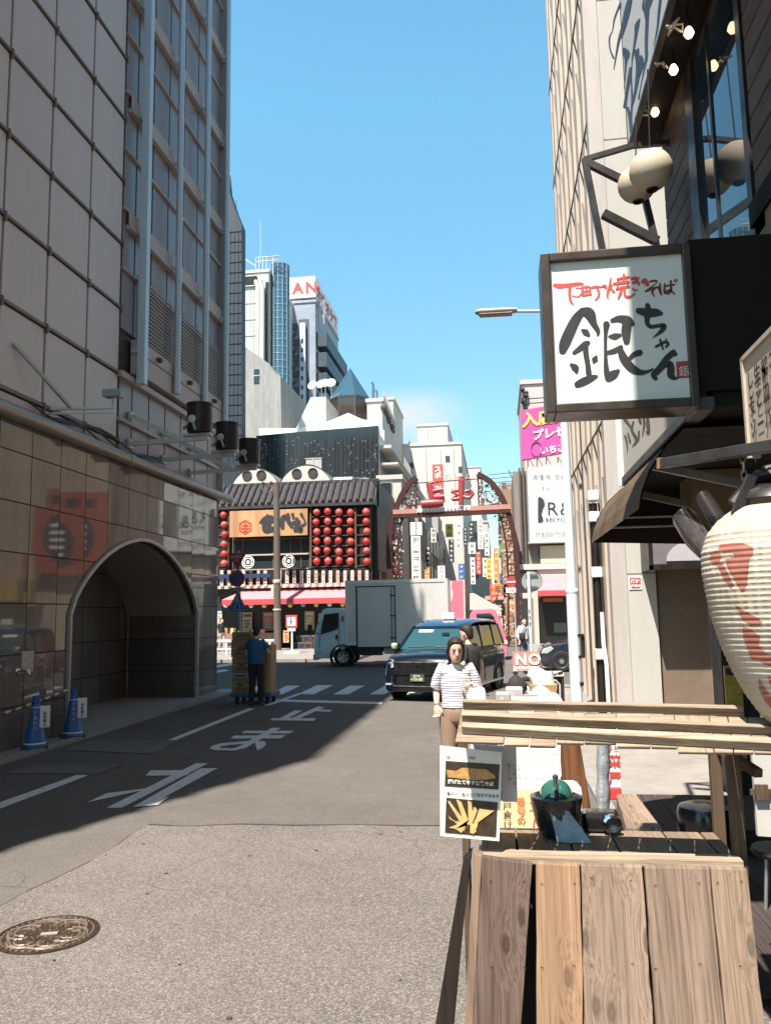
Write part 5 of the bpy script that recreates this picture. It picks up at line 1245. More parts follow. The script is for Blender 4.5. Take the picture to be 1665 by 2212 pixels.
# weathered concrete block
Yc = 66
t = thing('concrete_building', (P(567, 900, Yc).x, Yc, 0), 'weathered grey concrete block with one small window high up', 'building')
mb = MB(); mb.prism([P(x, y, Yc) for x, y in ((505, 735), (528, 748), (582, 786), (588, 798), (596, 806), (606, 812), (609, 1000), (505, 1000))], (0, 10, 0)); mb.build('wall', pm('weathered_concrete', (.30, .29, .28), .85, var=.45, scale=.55, streak=True), t)
mb = MB(); pb(mb, 549, 798, 560, 828, Yc, .06, -.06); w_ = mb.build('window', M_DKG, t)
mb = MB(); pb(mb, 548, 811, 561, 813, Yc, .06, -.1); mb.build('frame', M_GALV, w_)
# apartment tower with roof billboard
Ya = 88
t, a, c, zt, dp = block('karaoke_tower', 'blue grey tower with stair balconies below a white rooftop billboard', 617, 655, 683, 1000, Ya, 731, pm('tower_blue_grey', (.30, .34, .40), .6, var=.3, scale=.4))
mb = MB()
for i in range(7): pb(mb, 622, 700+i*34, 644, 714+i*34, Ya, .12, -.2); pb(mb, 646, 690, 668, 1000, Ya, .05, -.05) if i == 0 else None
for i in range(7): mb.prism([P(622, 735+i*34, Ya, -.3), P(642, 716+i*34, Ya, -.3), P(642, 724+i*34, Ya, -.3), P(622, 743+i*34, Ya, -.3)], (0, .2, 0))
mb.build('stair', pm('stair_steel', (.07, .09, .13), .5, var=.3), t)
mb = MB(); pb(mb, 650, 700, 662, 1000, Ya, .3, -.5); mb.build('lift_shaft', pm('pale_blue', (.52, .58, .66), .5, var=.1), t)
mb = MB()
for i in range(12): pb(mb, 653, 735+i*20, 657, 744+i*20, Ya, .05, -.55)
mb.build('shaft_window', M_DKG, t)
mb = MB(); xr_ = c.x
for i in range(4):
    z1 = P(700, 745+i*42, Ya+5).z
    mb.box(xr_, xr_+1.2, Ya+.5, Ya+dp, z1-1.7, z1)
mb.build('balcony', pm('dark_blue_balcony', (.045, .07, .09), .5, var=.3), t)
mb = MB()
for x in (672, 680, 690, 700): mb.tube([P(x, 646, Ya+1), P(x, 700, Ya+1)], .09, 5)
for x0_, x1_ in ((672, 690), (690, 672), (680, 700)): mb.tube([P(x0_, 650, Ya+1), P(x1_, 690, Ya+1)], .06, 5)
mb.build('billboard_frame', M_GALV, t)
bb_ = thing('rooftop_billboard', tuple(P(680, 620, Ya)), 'white rooftop billboard with red letters EAN on its front', 'billboard')
bz0, bz1 = P(648, 645, Ya).z, P(648, 600, Ya).z; bx1 = P(682, 620, Ya).x; bx0 = P(600, 620, Ya).x
bd_ = gx(730, 660, bx1).y-Ya
mb = MB(); mb.box(bx0, bx1, Ya-.2, Ya+bd_, bz0, bz1); mb.build('panel', pm('billboard_white', (.76, .75, .72), .6, var=.05), bb_)
mb = MB(); write(mb, 'EAN', (P(611, 640, Ya).x, Ya-.23, bz0+.55), (1, 0, 0), (0, 0, 1), 1.85, bold=.03, gap=1.05, lift=.03); mb.build('front_lettering', M_RED, bb_)
mb = MB(); write(mb, 'カラオケ館', (bx1+.03, Ya+.4, bz0+.4), (0, 1, 0), (0, 0, 1), 1.75, bold=.05, sx=(bd_-1)/(5*1.75), lift=.03); mb.build('side_lettering', M_RED, bb_)
# glass pyramid lantern building
Yg = 66
cen = P(757, 850, Yg+4); 
t = thing('pyramid_building', (cen.x, Yg+4, 0), 'dark glass octagon turret with a blue glass pyramid roof', 'building')
ro = (P(795, 860, Yg+2).x-P(703, 860, Yg+2).x)/2
z0, z1, z2_ = P(750, 935, Yg).z, P(750, 838, Yg).z, P(748, 795, Yg+4).z
oc = lambda r, z, o=.39: [(cen.x+r*math.cos(o+k*math.pi/4), Yg+4+r*math.sin(o+k*math.pi/4), z) for k in range(8)]
mb = MB(); mb.loft([oc(ro, z0), oc(ro, z1)]); mb.build('turret', pm('bronze_glass', (.055, .042, .03), .12, .0, var=.5, scale=.7, spec=.9), t)
mb = MB(); mb.add(oc(ro*1.02, z1)+[(cen.x, Yg+4, z2_)], [(k, (k+1) % 8, 8) for k in range(8)]); mb.build('pyramid_roof', M_BLG, t)
mb = MB()
for z in (z0+.8, z0+1.8, z1-.1): 
    for p, q_ in zip(oc(ro*1.012, z), oc(ro*1.012, z)[1:]+oc(ro*1.012, z)[:1]): mb.beam(p, q_, .05, .06)
for p, q_ in zip(oc(ro*1.012, z0), oc(ro*1.012, z1)): mb.beam(p, q_, .07, .07)
mb.build('glazing_bar', pm('bronze_bar', (.12, .10, .08), .4, .3), t)
# cream building carrying it, with pitched white roofs
t = thing('cream_building', (P(740, 960, 63).x, 63, 0), 'cream walled building with a white ridge roof behind the black glass block', 'building')
mb = MB(); mb.prism([P(x, y, 63) for x, y in ((637, 960), (637, 931), (671, 858), (704, 857), (704, 920), (745, 897), (795, 908), (830, 930), (830, 1010), (637, 1010))], (0, 8, 0)); mb.build('wall', M_CRM2, t)
mb = MB(); mb.prism([P(x, y, 62.8) for x, y in ((560, 925), (640, 925), (690, 918), (752, 892), (818, 922), (818, 960), (560, 960))], (0, .3, 0)); mb.build('roof', pm('white_roof', (.72, .73, .70), .5, var=.06), t)
for k, (x, y) in enumerate(((676, 833), (694, 831), (702, 829), (715, 828))):
    c_ = P(x, y, 64); s_ = thing('satellite_dish', tuple(c_), '%s white satellite dish left of the glass pyramid' % ('leftmost', 'second', 'third', 'rightmost')[k], 'satellite dish', 'satellite dishes on the cream roof')
    rr_ = Matrix.Rotation(R(70), 3, 'X') @ Matrix.Rotation(R(-20+8*k), 3, 'Y')
    mb = MB(); mb.lathe([(0, 0), (.2, .02), (.33, .07), (.41, .14)], c_, 18, rr_, caps=False); mb.build('dish', M_SIGNW, s_, smooth=True)
    mb = MB(); mb.tube([c_, c_+V((0, .2, -1.2))], .05, 6); mb.build('mast', M_GALV, s_)
# black glass block behind the restaurant
Yk = 58
t, a, c, zt, dp = block('black_glass_building', 'black glass fronted block patterned with faint white lines and dots', 556, 938, 818, 1060, Yk, 908, M_CRM2, parapet=False)
mb = MB(); mb.prism([P(x, y, Yk, -.1) for x, y in ((554, 942), (640, 934), (818, 920), (818, 1060), (554, 1060))], (0, .09, 0)); g = mb.build('glass_front', pm('grey_black_glass', (.030, .033, .036), .16, var=.4, scale=.6, streak=True, spec=.8), t)
mb = MB(); random.seed(4)
nodes = [(random.uniform(560, 814), random.uniform(945, 1035)) for _ in range(70)]
for i, (x, y) in enumerate(nodes):
    p = P(x, y, Yk, -.12); mb.box(p.x-.045, p.x+.045, p.y-.01, p.y, p.z-.045, p.z+.045)
for i in range(34):
    x, y = random.choice(nodes); p = P(x, y, Yk, -.115); q_ = P(x+random.uniform(-26, 26), y+random.uniform(-22, 22), Yk, -.115)
    mb.beam(p, q_, .016, .01)
for x in range(566, 816, 9): mb.beam(P(x, 945, Yk, -.113), P(x, 1045, Yk, -.113), .008, .008)
mb.build('line_pattern', pm('pattern_grey', (.17, .17, .16), .5), g)
mb = MB(); pb(mb, 662, 992, 694, 1020, Yk, .05, -.16); w_ = mb.build('window', pm('window_pale', (.45, .44, .40), .3), t)
mb = MB(); pb(mb, 660, 990, 696, 992, Yk, .08, -.2); pb(mb, 676, 992, 679, 1020, Yk, .08, -.2); pb(mb, 694, 992, 696, 1020, Yk, .08, -.2); pb(mb, 684, 996, 692, 1020, Yk, .03, -.18); mb.build('frame', M_GALV, w_)
# its right flank: stepped balconies going back
fx = c.x
def side(mb, x0, y0, x1, y1, out=.05, X=None):
    """slab on the side wall plane between picture columns x0..x1 (y at x0, roughly)"""
    X = X or fx; p0_ = gx(x0, y0, X); p1_ = gx(x1, y0, X); zlo = gx(x0, y1, X).z
    return mb.box(X, X+out, min(p0_.y, p1_.y), max(p0_.y, p1_.y), zlo, p0_.z)
mb = MB(); side(mb, 819, 962, 905, 968, .9); side(mb, 819, 1000, 880, 1004, 1.4); side(mb, 819, 1030, 900, 1036, 1.6); mb.build('balcony_slab', M_CRM2, t)
mb = MB(); side(mb, 820, 972, 836, 1000, .06); side(mb, 838, 978, 850, 1000, .06); side(mb, 870, 985, 885, 1010, .06); mb.build('side_window', M_DKG, t)
mb = MB(); X_ = fx+1.5
for i in range(9): y_ = Yk+.3+i*1.1; mb.tube([(X_, y_, gx(822, 1024, X_).z), (X_, y_, gx(822, 1024, X_).z+1.2)], .03, 5)
mb.tube([(X_, Yk+.2, gx(822, 1024, X_).z+1.2), (X_, Yk+9.5, gx(822, 1024, X_).z+1.2)], .04, 5); mb.build('railing', M_GALV, t)
# upper rear with a stair rail
t, a, c, zt, dp = block('stair_roof_building', 'cream stepped building with a long roof railing and dark pipes', 795, 868, 828, 1040, 68, 852, M_CRM2)
mb = MB()
for i in range(12):
    X_ = c.x; p = gx(830+i*2.2, 868+i*5.6, X_+.1); mb.tube([p, p+V((0, 0, 1.1))], .04, 5)
mb.tube([gx(828, 852, c.x+.1), gx(852, 912, c.x+.1)], .05, 5); mb.tube([gx(828, 862, c.x+.1), gx(852, 922, c.x+.1)], .05, 5)
mb.build('railing', M_GALV, t)
mb = MB(); random.seed(2)
for i in range(16):
    p = gx(828+i*1.5, 876+i*3.9+random.uniform(-4, 4), c.x+.12); mb.ball(p, random.uniform(.12, .3), 7, 5)
mb.build('pipe_cluster', pm('rooftop_junk', (.12, .09, .08), .6, var=.5), t)
block('stair_block', 'tall plain cream stair tower with one dark slot window', 826, 864, 853, 1080, 84, 871, M_CRM, wins=[(834, 884, 844, 888)])
for x, y in ((806, 826), (814, 842)):
    t_ = thing('antenna_mast', tuple(P(x, y, 72)), ('hooked' if x == 806 else 'short stout')+' dark roof mast right of the glass pyramid', 'antenna'); mb = MB(); mb.tube([P(x, 900, 72), P(x, y+4, 72), P(x-3, y, 72)], .1 if x > 810 else .13, 6); mb.build('mast', pm('blue_mast', (.10, .15, .20), .5), t_)
block('white_block', 'white square rooftop block above a broad white building', 903, 920, 968, 1000, 98, 983, M_CRM2)
block('broad_white_building', 'broad white rendered building closing the view above the gate', 872, 962, 1000, 1120, 92, 1016, M_CRM2)
for o_ in [o for o in bpy.data.objects if o.name in ('broad_white_building', 'white_block')]:
    Yz = 92 if o_.name[0] == 'b' else 98
    mb = MB()
    for x in ((890, 921, 952, 981) if Yz == 92 else (925, 948)): pb(mb, x, 970 if Yz == 92 else 926, x+.9, 1100, Yz, .06, -.08)
    mb.build('wall_seam', M_GREYW, o_)
    if Yz == 92:
        for x, y in ((884, 1000), (884, 1034), (962, 985), (990, 1008), (990, 1040)): mb = MB(); pb(mb, x, y, x+9, y+12, Yz, .06, -.08); mb.build('window', M_STW0, o_)
        for x in (885, 893, 987): mb = MB(); pb(mb, x-3, 954, x+4, 961, Yz+2, .8); mb.tube([P(x, 956, Yz+2), P(x, 940, Yz+2)], .05, 5); mb.build('roof_unit', M_GALV, o_)
block('long_cream_wall', 'low cream building stepping down behind the gate', 846, 1010, 876, 1130, 76, 905, M_CRM)
block('distant_block', 'small distant cream block right of the broad white building', 1014, 1010, 1040, 1120, 140, 1056, M_CRM2)
# two storey unit with a big window left of the gate
t, a, c, zt, dp = block('window_unit', 'cream building corner with a large dark window left of the gate', 818, 1036, 868, 1130, 52, None, M_CRM, depth=6, wins=[(824, 1044, 846, 1086)])
# ------------------------------------------------------------------ shopping street beyond the gate
random.seed(31)
SL, SR = -5.9, .35
M_STW = pm('street_window', (.045, .045, .05), .3, var=.4, scale=1.5, spec=.25)
mcols = [(.30, .19, .11), (.30, .26, .23), (.50, .45, .40), (.24, .20, .18), (.38, .36, .35), (.46, .36, .30)]
def street_side(X, out, names, y0, hs):
    y = y0
    for i, h in enumerate(hs):
        d = random.uniform(6, 9); m = pm('street_wall_%d' % (i % 6), mcols[i % 6], .8, var=.2, scale=.6, streak=True)
        t = thing('street_building', (X, y+d/2, 0), names+' of the shopping street, %s from the gate' % ('first', 'second', 'third', 'fourth', 'fifth', 'sixth', 'seventh')[i], 'building', 'narrow buildings lining the shopping street')
        mb = MB(); mb.box(min(X, X-out*9), max(X, X-out*9), y, y+d-.1, 0, h); mb.build('wall', m, t)
        fl = int((h-4)/3)
        for k in range(fl):
            for j in range(2):
                yw = y+.8+j*(d/2-.2); mb = MB(); mb.box(min(X, X+out*.06), max(X, X+out*.06), yw, yw+d/2-1.2, 4.3+k*3, 6.0+k*3); mb.build('window', M_STW, t)
        mb = MB(); mb.box(min(X, X+out*1.2), max(X, X+out*1.2), y+.2, y+d-.3, 2.7, 2.95); mb.build('shop_awning', M_POST[(i*2+(out > 0)) % 5], t)
        mb = MB(); mb.box(min(X, X+out*.05), max(X, X+out*.05), y+.3, y+d-.4, .1, 2.7); mb.build('shop_front', M_FRONT, t)
        y += d
street_side(SL, 1, 'narrow left hand building', 56, [8.6, 9.5, 11, 10, 12, 11])
street_side(SR, -1, 'narrow right hand building', 54, [10, 11.5, 10.5, 13, 12, 11, 13])
end = gy(985, 1300, 115)
block('street_end_building', 'pale building closing the far end of the shopping street', 955, 1130, 1060, 1330, 118, None, M_CRM, depth=8, wins=[(970+i*18, 1150+j*28, 980+i*18, 1166+j*28) for i in range(4) for j in range(4)])
# hanging signs: vertical boards sticking out of both sides
M_SGN = [pm('board_%d' % i, c, .5, var=.08) for i, c in enumerate(((.74, .73, .70), (.03, .03, .035), (.62, .10, .07), (.70, .55, .12), (.05, .14, .42), (.12, .36, .20), (.72, .70, .66), (.55, .52, .50), (.72, .26, .06)))]
def hang(x, y0, x1, y1, Y, k, lab, ink=None, n=5):
    t = thing('hanging_sign', tuple(P((x+x1)/2, (y0+y1)/2, Y)), lab, 'sign', 'boards hanging over the shopping street')
    mb = MB(); pb(mb, x, y0, x1, y1, Y, .2); mb.build('board', M_SGN[k], t)
    mb = MB(); random.seed(int(x*3+y0)); wv = x1-x; h = (y1-y0)/n
    for i in range(n):
        cx_, cy_ = (x+x1)/2, y0+h*(i+.5); s_ = min(wv, h)*.36
        for q_ in range(4):
            aa = random.uniform(-s_, s_)*.8; bb2 = random.uniform(-s_, s_)*.8
            if q_ % 2: pb(mb, cx_-s_*.8, cy_+aa-.35, cx_+s_*.8, cy_+aa+.35, Y, .01, -.012-.001*q_)
            else: pb(mb, cx_+bb2-.35, cy_-s_*.8, cx_+bb2+.35, cy_+s_*.8, Y, .01, -.012-.001*q_)
    mb.build('lettering', ink or M_INK, t)
hang(886, 1128, 911, 1156, 50, 0, 'white square board at the head of the tall white sign left in the gate')
hang(889, 1158, 909, 1320, 50, 6, 'tall white vertical board left of centre in the gateway', n=8)
hang(985, 1130, 996, 1186, 60, 0, 'white framed narrow board right of centre in the gateway', n=4)
hang(1013, 1128, 1022, 1166, 62, 1, 'narrow black board high in the gateway', M_SIGNW, 4)
hang(1031, 1120, 1043, 1186, 66, 6, 'long white board right of the black one in the gateway', M_REDF, 6)
hang(1011, 1172, 1027, 1196, 58, 0, 'small white board with a black figure in the gateway', n=2)
hang(1016, 1204, 1026, 1262, 56, 0, 'white vertical board low beside the maroon post', n=5)
hang(1066, 1184, 1077, 1260, 58, 8, 'orange vertical board low at right in the gateway', M_SIGNW, 5)
hang(1078, 1176, 1096, 1200, 58, 5, 'green board low at right in the gateway', M_SIGNW, 2)
hang(1077, 1205, 1096, 1238, 57, 7, 'grey white board under the green one', n=3)
hang(1078, 1238, 1102, 1254, 56, 4, 'dark blue board at right in the gateway', M_SIGNW, 2)
hang(990, 1218, 1003, 1252, 60, 4, 'bright blue board low in the middle of the gateway', M_SIGNW, 3)
hang(945, 1222, 961, 1258, 54, 0, 'small white board above the truck box', M_REDF, 4)
hang(962, 1132, 978, 1160, 64, 3, 'yellow board high behind the gate beam', M_INK, 2)
hang(969, 1165, 980, 1215, 62, 1, 'thin black board left of the white framed board', M_SIGNW, 5)
hang(1046, 1150, 1056, 1200, 64, 0, 'pale vertical board in the right half of the gateway', n=4)
hang(1058, 1262, 1072, 1300, 54, 2, 'red board at head height beyond the pink truck', M_SIGNW, 3)
hang(1087, 1262, 1099, 1290, 54, 3, 'yellow board at head height at right beyond the pink truck', M_RED, 2)
hang(1042, 1205, 1052, 1246, 60, 6, 'small white board low right of centre in the gateway', n=3)
hang(919, 1180, 930, 1222, 58, 1, 'black board left of the middle of the gateway', M_SIGNW, 4)
hang(930, 1140, 942, 1172, 66, 7, 'grey board close under the gate beam', n=3)
hang(1000, 1140, 1009, 1178, 66, 1, 'thin black board beside the white framed one', M_SIGNW, 5)
hang(1028, 1192, 1038, 1240, 60, 2, 'red vertical board in the right middle of the gateway', M_SIGNW, 5)
hang(1050, 1206, 1062, 1250, 57, 3, 'yellow vertical board beside the orange one', M_RED, 4)
hang(915, 1226, 928, 1254, 55, 8, 'small orange board at left over the truck box', M_SIGNW, 2)
hang(862, 1140, 880, 1186, 56, 3, 'tan orange panel at the left edge of the gateway', M_LATT, 1)
hang(934, 1003, 957, 1062, 62, 2, 'red vertical sign with white letters standing above the gate', M_RED, 1)
t = [o for o in bpy.data.objects if o.get('label', '').startswith('red vertical sign')][0]
for ch in list(t.children):
    if ch.name.startswith('lettering'): bpy.data.objects.remove(ch)
mb = MB(); p = P(938, 1019, 62, -.03)
for i, ch in enumerate('スポーツ'): write(mb, ch, p+V((0, 0, -i*.5)), (1, 0, 0), (0, 0, 1), .52, bold=.04)
mb.build('lettering', M_SIGNW, t)
mb = MB(); p = P(958, 1041, 61.5)
write(mb, 'ちゃん', p, (1, 0, 0), (0, 0, 1), .75, bold=0)
t = thing('rooftop_letters', tuple(p), 'thin red rooftop letters behind the gate top', 'sign'); mb.build('lettering', M_REDF, t)
# overhead wires
mb = MB()
for k in range(5): mb.tube([P(1052, 1026+k*9, 70), P(1124, 1019+k*9, 52)], .035, 4)
mb.tube([P(1100, 1130, 60), P(1124, 1190, 46)], .05, 4); mb.tube([P(1098, 1015, 52), P(1124, 1075, 52)], .04, 4)
solo('overhead_wires', mb, pm('wire_blue', (.16, .22, .25), .5), 'bundle of dark overhead wires right of the gate top', 'wires')
# clutter lining the foot of the shopping street at right
random.seed(77)
for i in range(26):
    x = random.uniform(1062, 1138); Y = random.uniform(47, 58); z = random.uniform(.9, 3.4)
    c_ = gy(x, 1310, Y); c_ = V((max(c_.x, .0), Y, z)); s_ = random.uniform(.22, .5)
    mb = MB(); mb.obox(c_, (s_, .12, s_*random.uniform(.8, 1.6)), Matrix.Rotation(random.uniform(-.1, .1), 3, 'Z'))
    mm = random.choice(M_SGN+M_POST); mb.m = 1
    for q_ in range(3): mb.obox(c_+V((0, -.07, s_*(.25-.25*q_))), (s_*random.uniform(.4, .8), .01, s_*.1), Matrix.Identity(3))
    tag(mb.build('shop_notice', [mm, random.choice([M_INK, M_RED, M_SIGNW])], None), 'small shop notice among many on the right of the shopping street', 'notice', 'shop notices crowding the right of the street')
# ------------------------------------------------------------------ right far corner: recycle shop
YK = 46.5
t, a, c, zt, dp = block('corner_shop', 'brown and grey corner building carrying a white sign and pink billboard', 1122, 1012, 1420, 1420, YK, None, pm('brown_grey_wall', (.24, .20, .18), .75, var=.3, scale=.8, streak=True), depth=10, parapet=False)
shop = t
mb = MB()
for x in (1123, 1131): pb(mb, x, 1012, x+4, 1240, YK, .3, -.25)
mb.build('facade_rib', pm('brown_rib', (.10, .08, .07), .6), shop)
mb = MB(); pb(mb, 1166, 1178, 1300, 1216, YK, .1, -.2); mb.build('poster_band', pm('cream_panel_far', (.62, .52, .38), .6, var=.12), shop)
mb = MB(); pb(mb, 1122, 1216, 1420, 1228, YK, .3, -.3); pb(mb, 1160, 1228, 1420, 1243, YK, .2, -.15); mb.build('cornice', M_CRM2, shop)
mb = MB(); pb(mb, 1162, 1290, 1420, 1402, YK, .1, -.12); mb.build('shop_opening', M_BLACK, shop)
mb = MB(); pb(mb, 1152, 1240, 1162, 1405, YK, .3, -.3); mb.build('shop_pillar', M_CRM, shop)
mb = MB(); pb(mb, 1172, 1292, 1215, 1300, YK, .05, -.2); mb.build('orange_header', pm('orange_sign', (.50, .13, .03), .5, var=.3, scale=10), shop)
mb = MB(); pb(mb, 1195, 1345, 1222, 1366, YK, .05, -.2); mb.build('shelf_sign', pm('dim_green', (.12, .13, .10), .6, var=.3), shop)
aw2 = thing('red_awning', tuple(P(1200, 1265, YK-1)), 'pink and crimson awning over the corner shop', 'awning')
za_, zb_, zc_ = P(1200, 1244, YK).z, P(1200, 1275, YK-1.3).z, P(1200, 1287, YK-1.3).z; ax0, ax1 = P(1160, 1270, YK-1).x, P(1420, 1270, YK-1).x
mb = MB(); mb.prism([(ax0, YK-.1, za_), (ax1, YK-.1, za_), (ax1, YK-1.3, zb_), (ax0, YK-1.3, zb_)], (0, 0, -.04)); mb.build('awning_cloth', M_PINK, aw2)
mb = MB(); mb.box(ax0, ax1, YK-1.32, YK-1.29, zc_, zb_-.003); mb.build('valance', M_CRIM, aw2)
rk = thing('recycle_sign', tuple(P(1185, 1090, YK)), 'tall white shop sign with black R and grey Japanese lettering', 'sign')
mb = MB(); pb(mb, 1141, 1012, 1262, 1172, YK, .6, -.65); mb.build('sign_box', pm('sign_white', (.76, .76, .73), .5, var=.03), rk)
mb = MB(); pb(mb, 1139, 1010, 1141, 1174, YK, .62, -.66); pb(mb, 1139, 1172, 1264, 1174.5, YK, .62, -.66); mb.build('sign_frame', M_GALV, rk)
s_ = 1/ (FPX/47.)   # metres per picture pixel there
mb = MB(); q_ = lambda x, y: P(x, y, YK, -.67)
write(mb, '貴金属', q_(1148, 1040), (1, 0, 0), (0, 0, 1), 13*s_); write(mb, '宝石', q_(1194, 1039), (1, 0, 0), (0, 0, 1), 13*s_); write(mb, 'いつでも、どこでも', q_(1146, 1064), (1, 0, 0), (0, 0, 1), 10*s_); write(mb, '買取専門店', q_(1153, 1163), (1, 0, 0), (0, 0, 1), 13*s_)
mb.build('grey_lettering', pm('letter_grey', (.22, .22, .22), .5), rk)
mb = MB(); write(mb, 'R&K', q_(1180, 1116), (1, 0, 0), (0, 0, 1), 40*s_, bold=.0, lift=.01); write(mb, 'RECYCLE', q_(1177, 1130), (1, 0, 0), (0, 0, 1), 11*s_, bold=.015, lift=.01)
lg = [(1160, 1079), (1164, 1076), (1172, 1082), (1174, 1094), (1170, 1104), (1168, 1114), (1172, 1126), (1168, 1131), (1160, 1131)]
mb.prism([q_(x, y) for x, y in lg], (0, -.02, 0)); mb.build('black_lettering', M_INK, rk)
mb = MB(); mb.beam(q_(1167, 1014), q_(1182, 1172), .02, .01); mb.build('wire_shadow_cable', M_BLACK, rk)  # thin dark bar drawn across the sign as a wire's shadow
pk = thing('pink_billboard', tuple(P(1170, 935, YK)), 'magenta rooftop billboard with yellow and white Japanese letters', 'billboard')
u0, u1, u2, u3 = P(1125, 890, YK, .0), P(1300, 850, YK, 0), P(1300, 965, YK, 0), P(1127, 992, YK, 0)
mb = MB(); mb.prism([P(1124, 886, YK), P(1300, 858, YK), P(1300, 962, YK), P(1127, 993, YK)], (0, .5, 0)); mb.build('panel', pm('magenta_panel', (.60, .07, .28), .5, var=.08, scale=.6), pk)
ex = (P(1300, 858, YK)-P(1124, 886, YK)); ex = V((ex.x, 0, ex.z)); 
mb = MB(); write(mb, '入店無料', P(1127, 921, YK, -.03), ex, (0, 0, 1), 34*s_, bold=.04, lift=.02); mb.build('yellow_lettering', pm('letter_yellow', (.80, .62, .12), .5), pk)
mb = MB(); write(mb, 'プレゼント', P(1149, 950, YK, -.03), ex, (0, 0, 1), 24*s_, bold=.035, lift=.02); write(mb, 'いちご', P(1166, 981, YK, -.03), ex, (0, 0, 1), 18*s_, bold=.03, lift=.02); mb.build('white_lettering', M_SIGNW, pk)
mb = MB(); c_ = P(1158, 970, YK, -.03); mb.lathe([(.28, 0), (.33, 0), (.33, .03), (.28, .03), (.28, 0)], c_, 20, Matrix.Rotation(R(90), 3, 'X'), sy=1.4, caps=False); mb.build('strawberry_ring', pm('ring_violet', (.30, .05, .20), .5), pk)
mb = MB()
for x in (1140, 1160, 1180, 1205, 1230): mb.beam(P(x, 985, YK, .3), P(x, 1014, YK, .3), .08, .08); mb.beam(P(x, 985, YK, .3), P(x+18, 1014, YK, .3), .05, .05)
mb.build('billboard_frame', M_GALV, pk)
t, a, c, zt, dp = block('pink_grey_building', 'pinkish rendered building rising behind the magenta billboard', 1133, 826, 1300, 1010, 56, None, pm('pink_grey_render', (.52, .43, .40), .8, var=.1), depth=9)
mb = MB()
for k in range(7): mb.ball(P(1133+random.uniform(-5, 4), 842+k*6.5, 55.8), random.uniform(.1, .22), 6, 5)
for y in (862, 872): mb.tube([P(1135, y, 55.5), P(1190, y-4, 55.5)], .04, 5)
mb.build('roof_clutter', M_BLACK, t)
# red round sign building further right (seen in the polished granite)
t = thing('red_sign_building', (16, 47, 0), 'tan building with a big red sign, past the corner shop', 'building')
mb = MB(); mb.box(9.2, 24, 46.5, 58, 0, 14); mb.build('wall', pm('tan_wall', (.45, .36, .26), .8, var=.2, scale=.5), t)
mb = MB(); mb.box(9.4, 13.8, 45.9, 46.3, 4.6, 9.6); s1 = mb.build('red_sign', pm('orange_red_sign', (.42, .085, .05), .5, var=.05), t)
mb = MB(); RX = Matrix.Rotation(R(90), 3, 'X'); mb.lathe([(0, 0), (1.45, 0), (1.45, .04), (0, .04)], (11.7, 45.9, 6.6), 32, RX, caps=False); 
for k in range(3): mb.box(10.3+k*1.15, 11.1+k*1.15, 45.86, 45.9, 8.7, 9.2)
mb.build('black_disc', M_INK, s1)
mb = MB()
for k in range(4): mb.box(10.8, 12.6, 45.80, 45.85, 5.8+k*.45, 6.0+k*.45)
mb.build('white_bar', M_SIGNW, s1)
mb = MB(); mb.box(13.9, 20, 45.6, 46.2, 2.9, 4.2); mb.build('yellow_band', pm('ochre', (.55, .40, .14), .6), t)
# ------------------------------------------------------------------ vehicles
M_TYRE = pm('tyre_rubber', (.018, .017, .017), .85, var=.3); M_RIM = pm('steel_rim', (.42, .42, .43), .35, .7, var=.2)
M_VGL = glass('vehicle_glass', (.015, .02, .022), .04, 1.)
M_TRIM = pm('black_trim', (.02, .02, .021), .5, var=.2); M_CHR = pm('chrome_trim', (.75, .75, .76), .12, 1, var=.05)
M_LENS = pm('headlamp_lens', (.62, .64, .66), .08, .3, var=.2, scale=20)
def wheel(c, r, wd, parent, name='wheel', ax='x', rim=.62):
    """c centre; axle along x or y"""
    rot = Matrix.Rotation(R(90), 3, 'Y') if ax == 'x' else Matrix.Rotation(R(90), 3, 'X')
    c = V(c)
    h = wd/2
    mb = MB(); mb.lathe([(r*rim, -h), (r*.9, -h), (r, -h*.7), (r, h*.7), (r*.9, h), (r*rim, h)], (0, 0, 0), 28, rot, caps=False)
    w_ = mb.build(name, M_TYRE, parent, smooth=True, world=False); w_.location = c
    mb = MB(); mb.lathe([(r*rim, -h*.9), (r*rim*.9, -h*.6), (r*.25, -h*.5), (r*.22, -h*.9), (0, -h*.9)], (0, 0, 0), 24, rot, caps=False); mb.lathe([(r*rim, h*.9), (r*rim*.9, h*.6), (r*.25, h*.5), (r*.22, h*.9), (0, h*.9)], (0, 0, 0), 24, rot, caps=False)
    mb.m = 1
    for k in range(6):
        a = k*math.pi/3
        for sgn in (-1, 1): mb.ball(rot @ V((r*.42*math.cos(a), r*.42*math.sin(a), sgn*h*.53)), (r*.09, r*.09, r*.09), 8, 6)
    mb.build('rim', [M_RIM, M_TRIM], w_, world=False, smooth=True)
    return w_
# --- white blue box truck crossing left, near side at plane YT
YT = 29.9
def T(x, y, dy=0): return gy(x, y, YT)+V((0, dy, 0))
truck = thing('box_truck', (T(840, 1400).x, YT+.95, 0), 'pale blue cab box truck with a ribbed aluminium body crossing the junction', 'truck')
M_CAB = pm('cab_paint', (.56, .67, .73), .28, var=.06, coat=.5)
xf, xb0, xb1 = T(676, 1400).x, T(748, 1400).x, T(967, 1330).x
m, nt, b = _new('aluminium_panel'); v = coords(nt)
wv = nd(nt, 'ShaderNodeTexWave', Scale=3.1, Distortion=0.); wv.bands_direction = 'Z'; wv.wave_profile = 'SAW'
nt.links.new(v, wv.inputs['Vector'])
c_ = ramp(nt, noise(nt, coords(nt, (1, 1, .3)), 2., 5, .6), .3, .7, (.62, .60, .58), (.78, .76, .74))
c_ = mixc(nt, ramp(nt, wv.outputs['Fac'], .0, .10, (.6, .6, .6), (0, 0, 0)), c_, (.20, .21, .22))
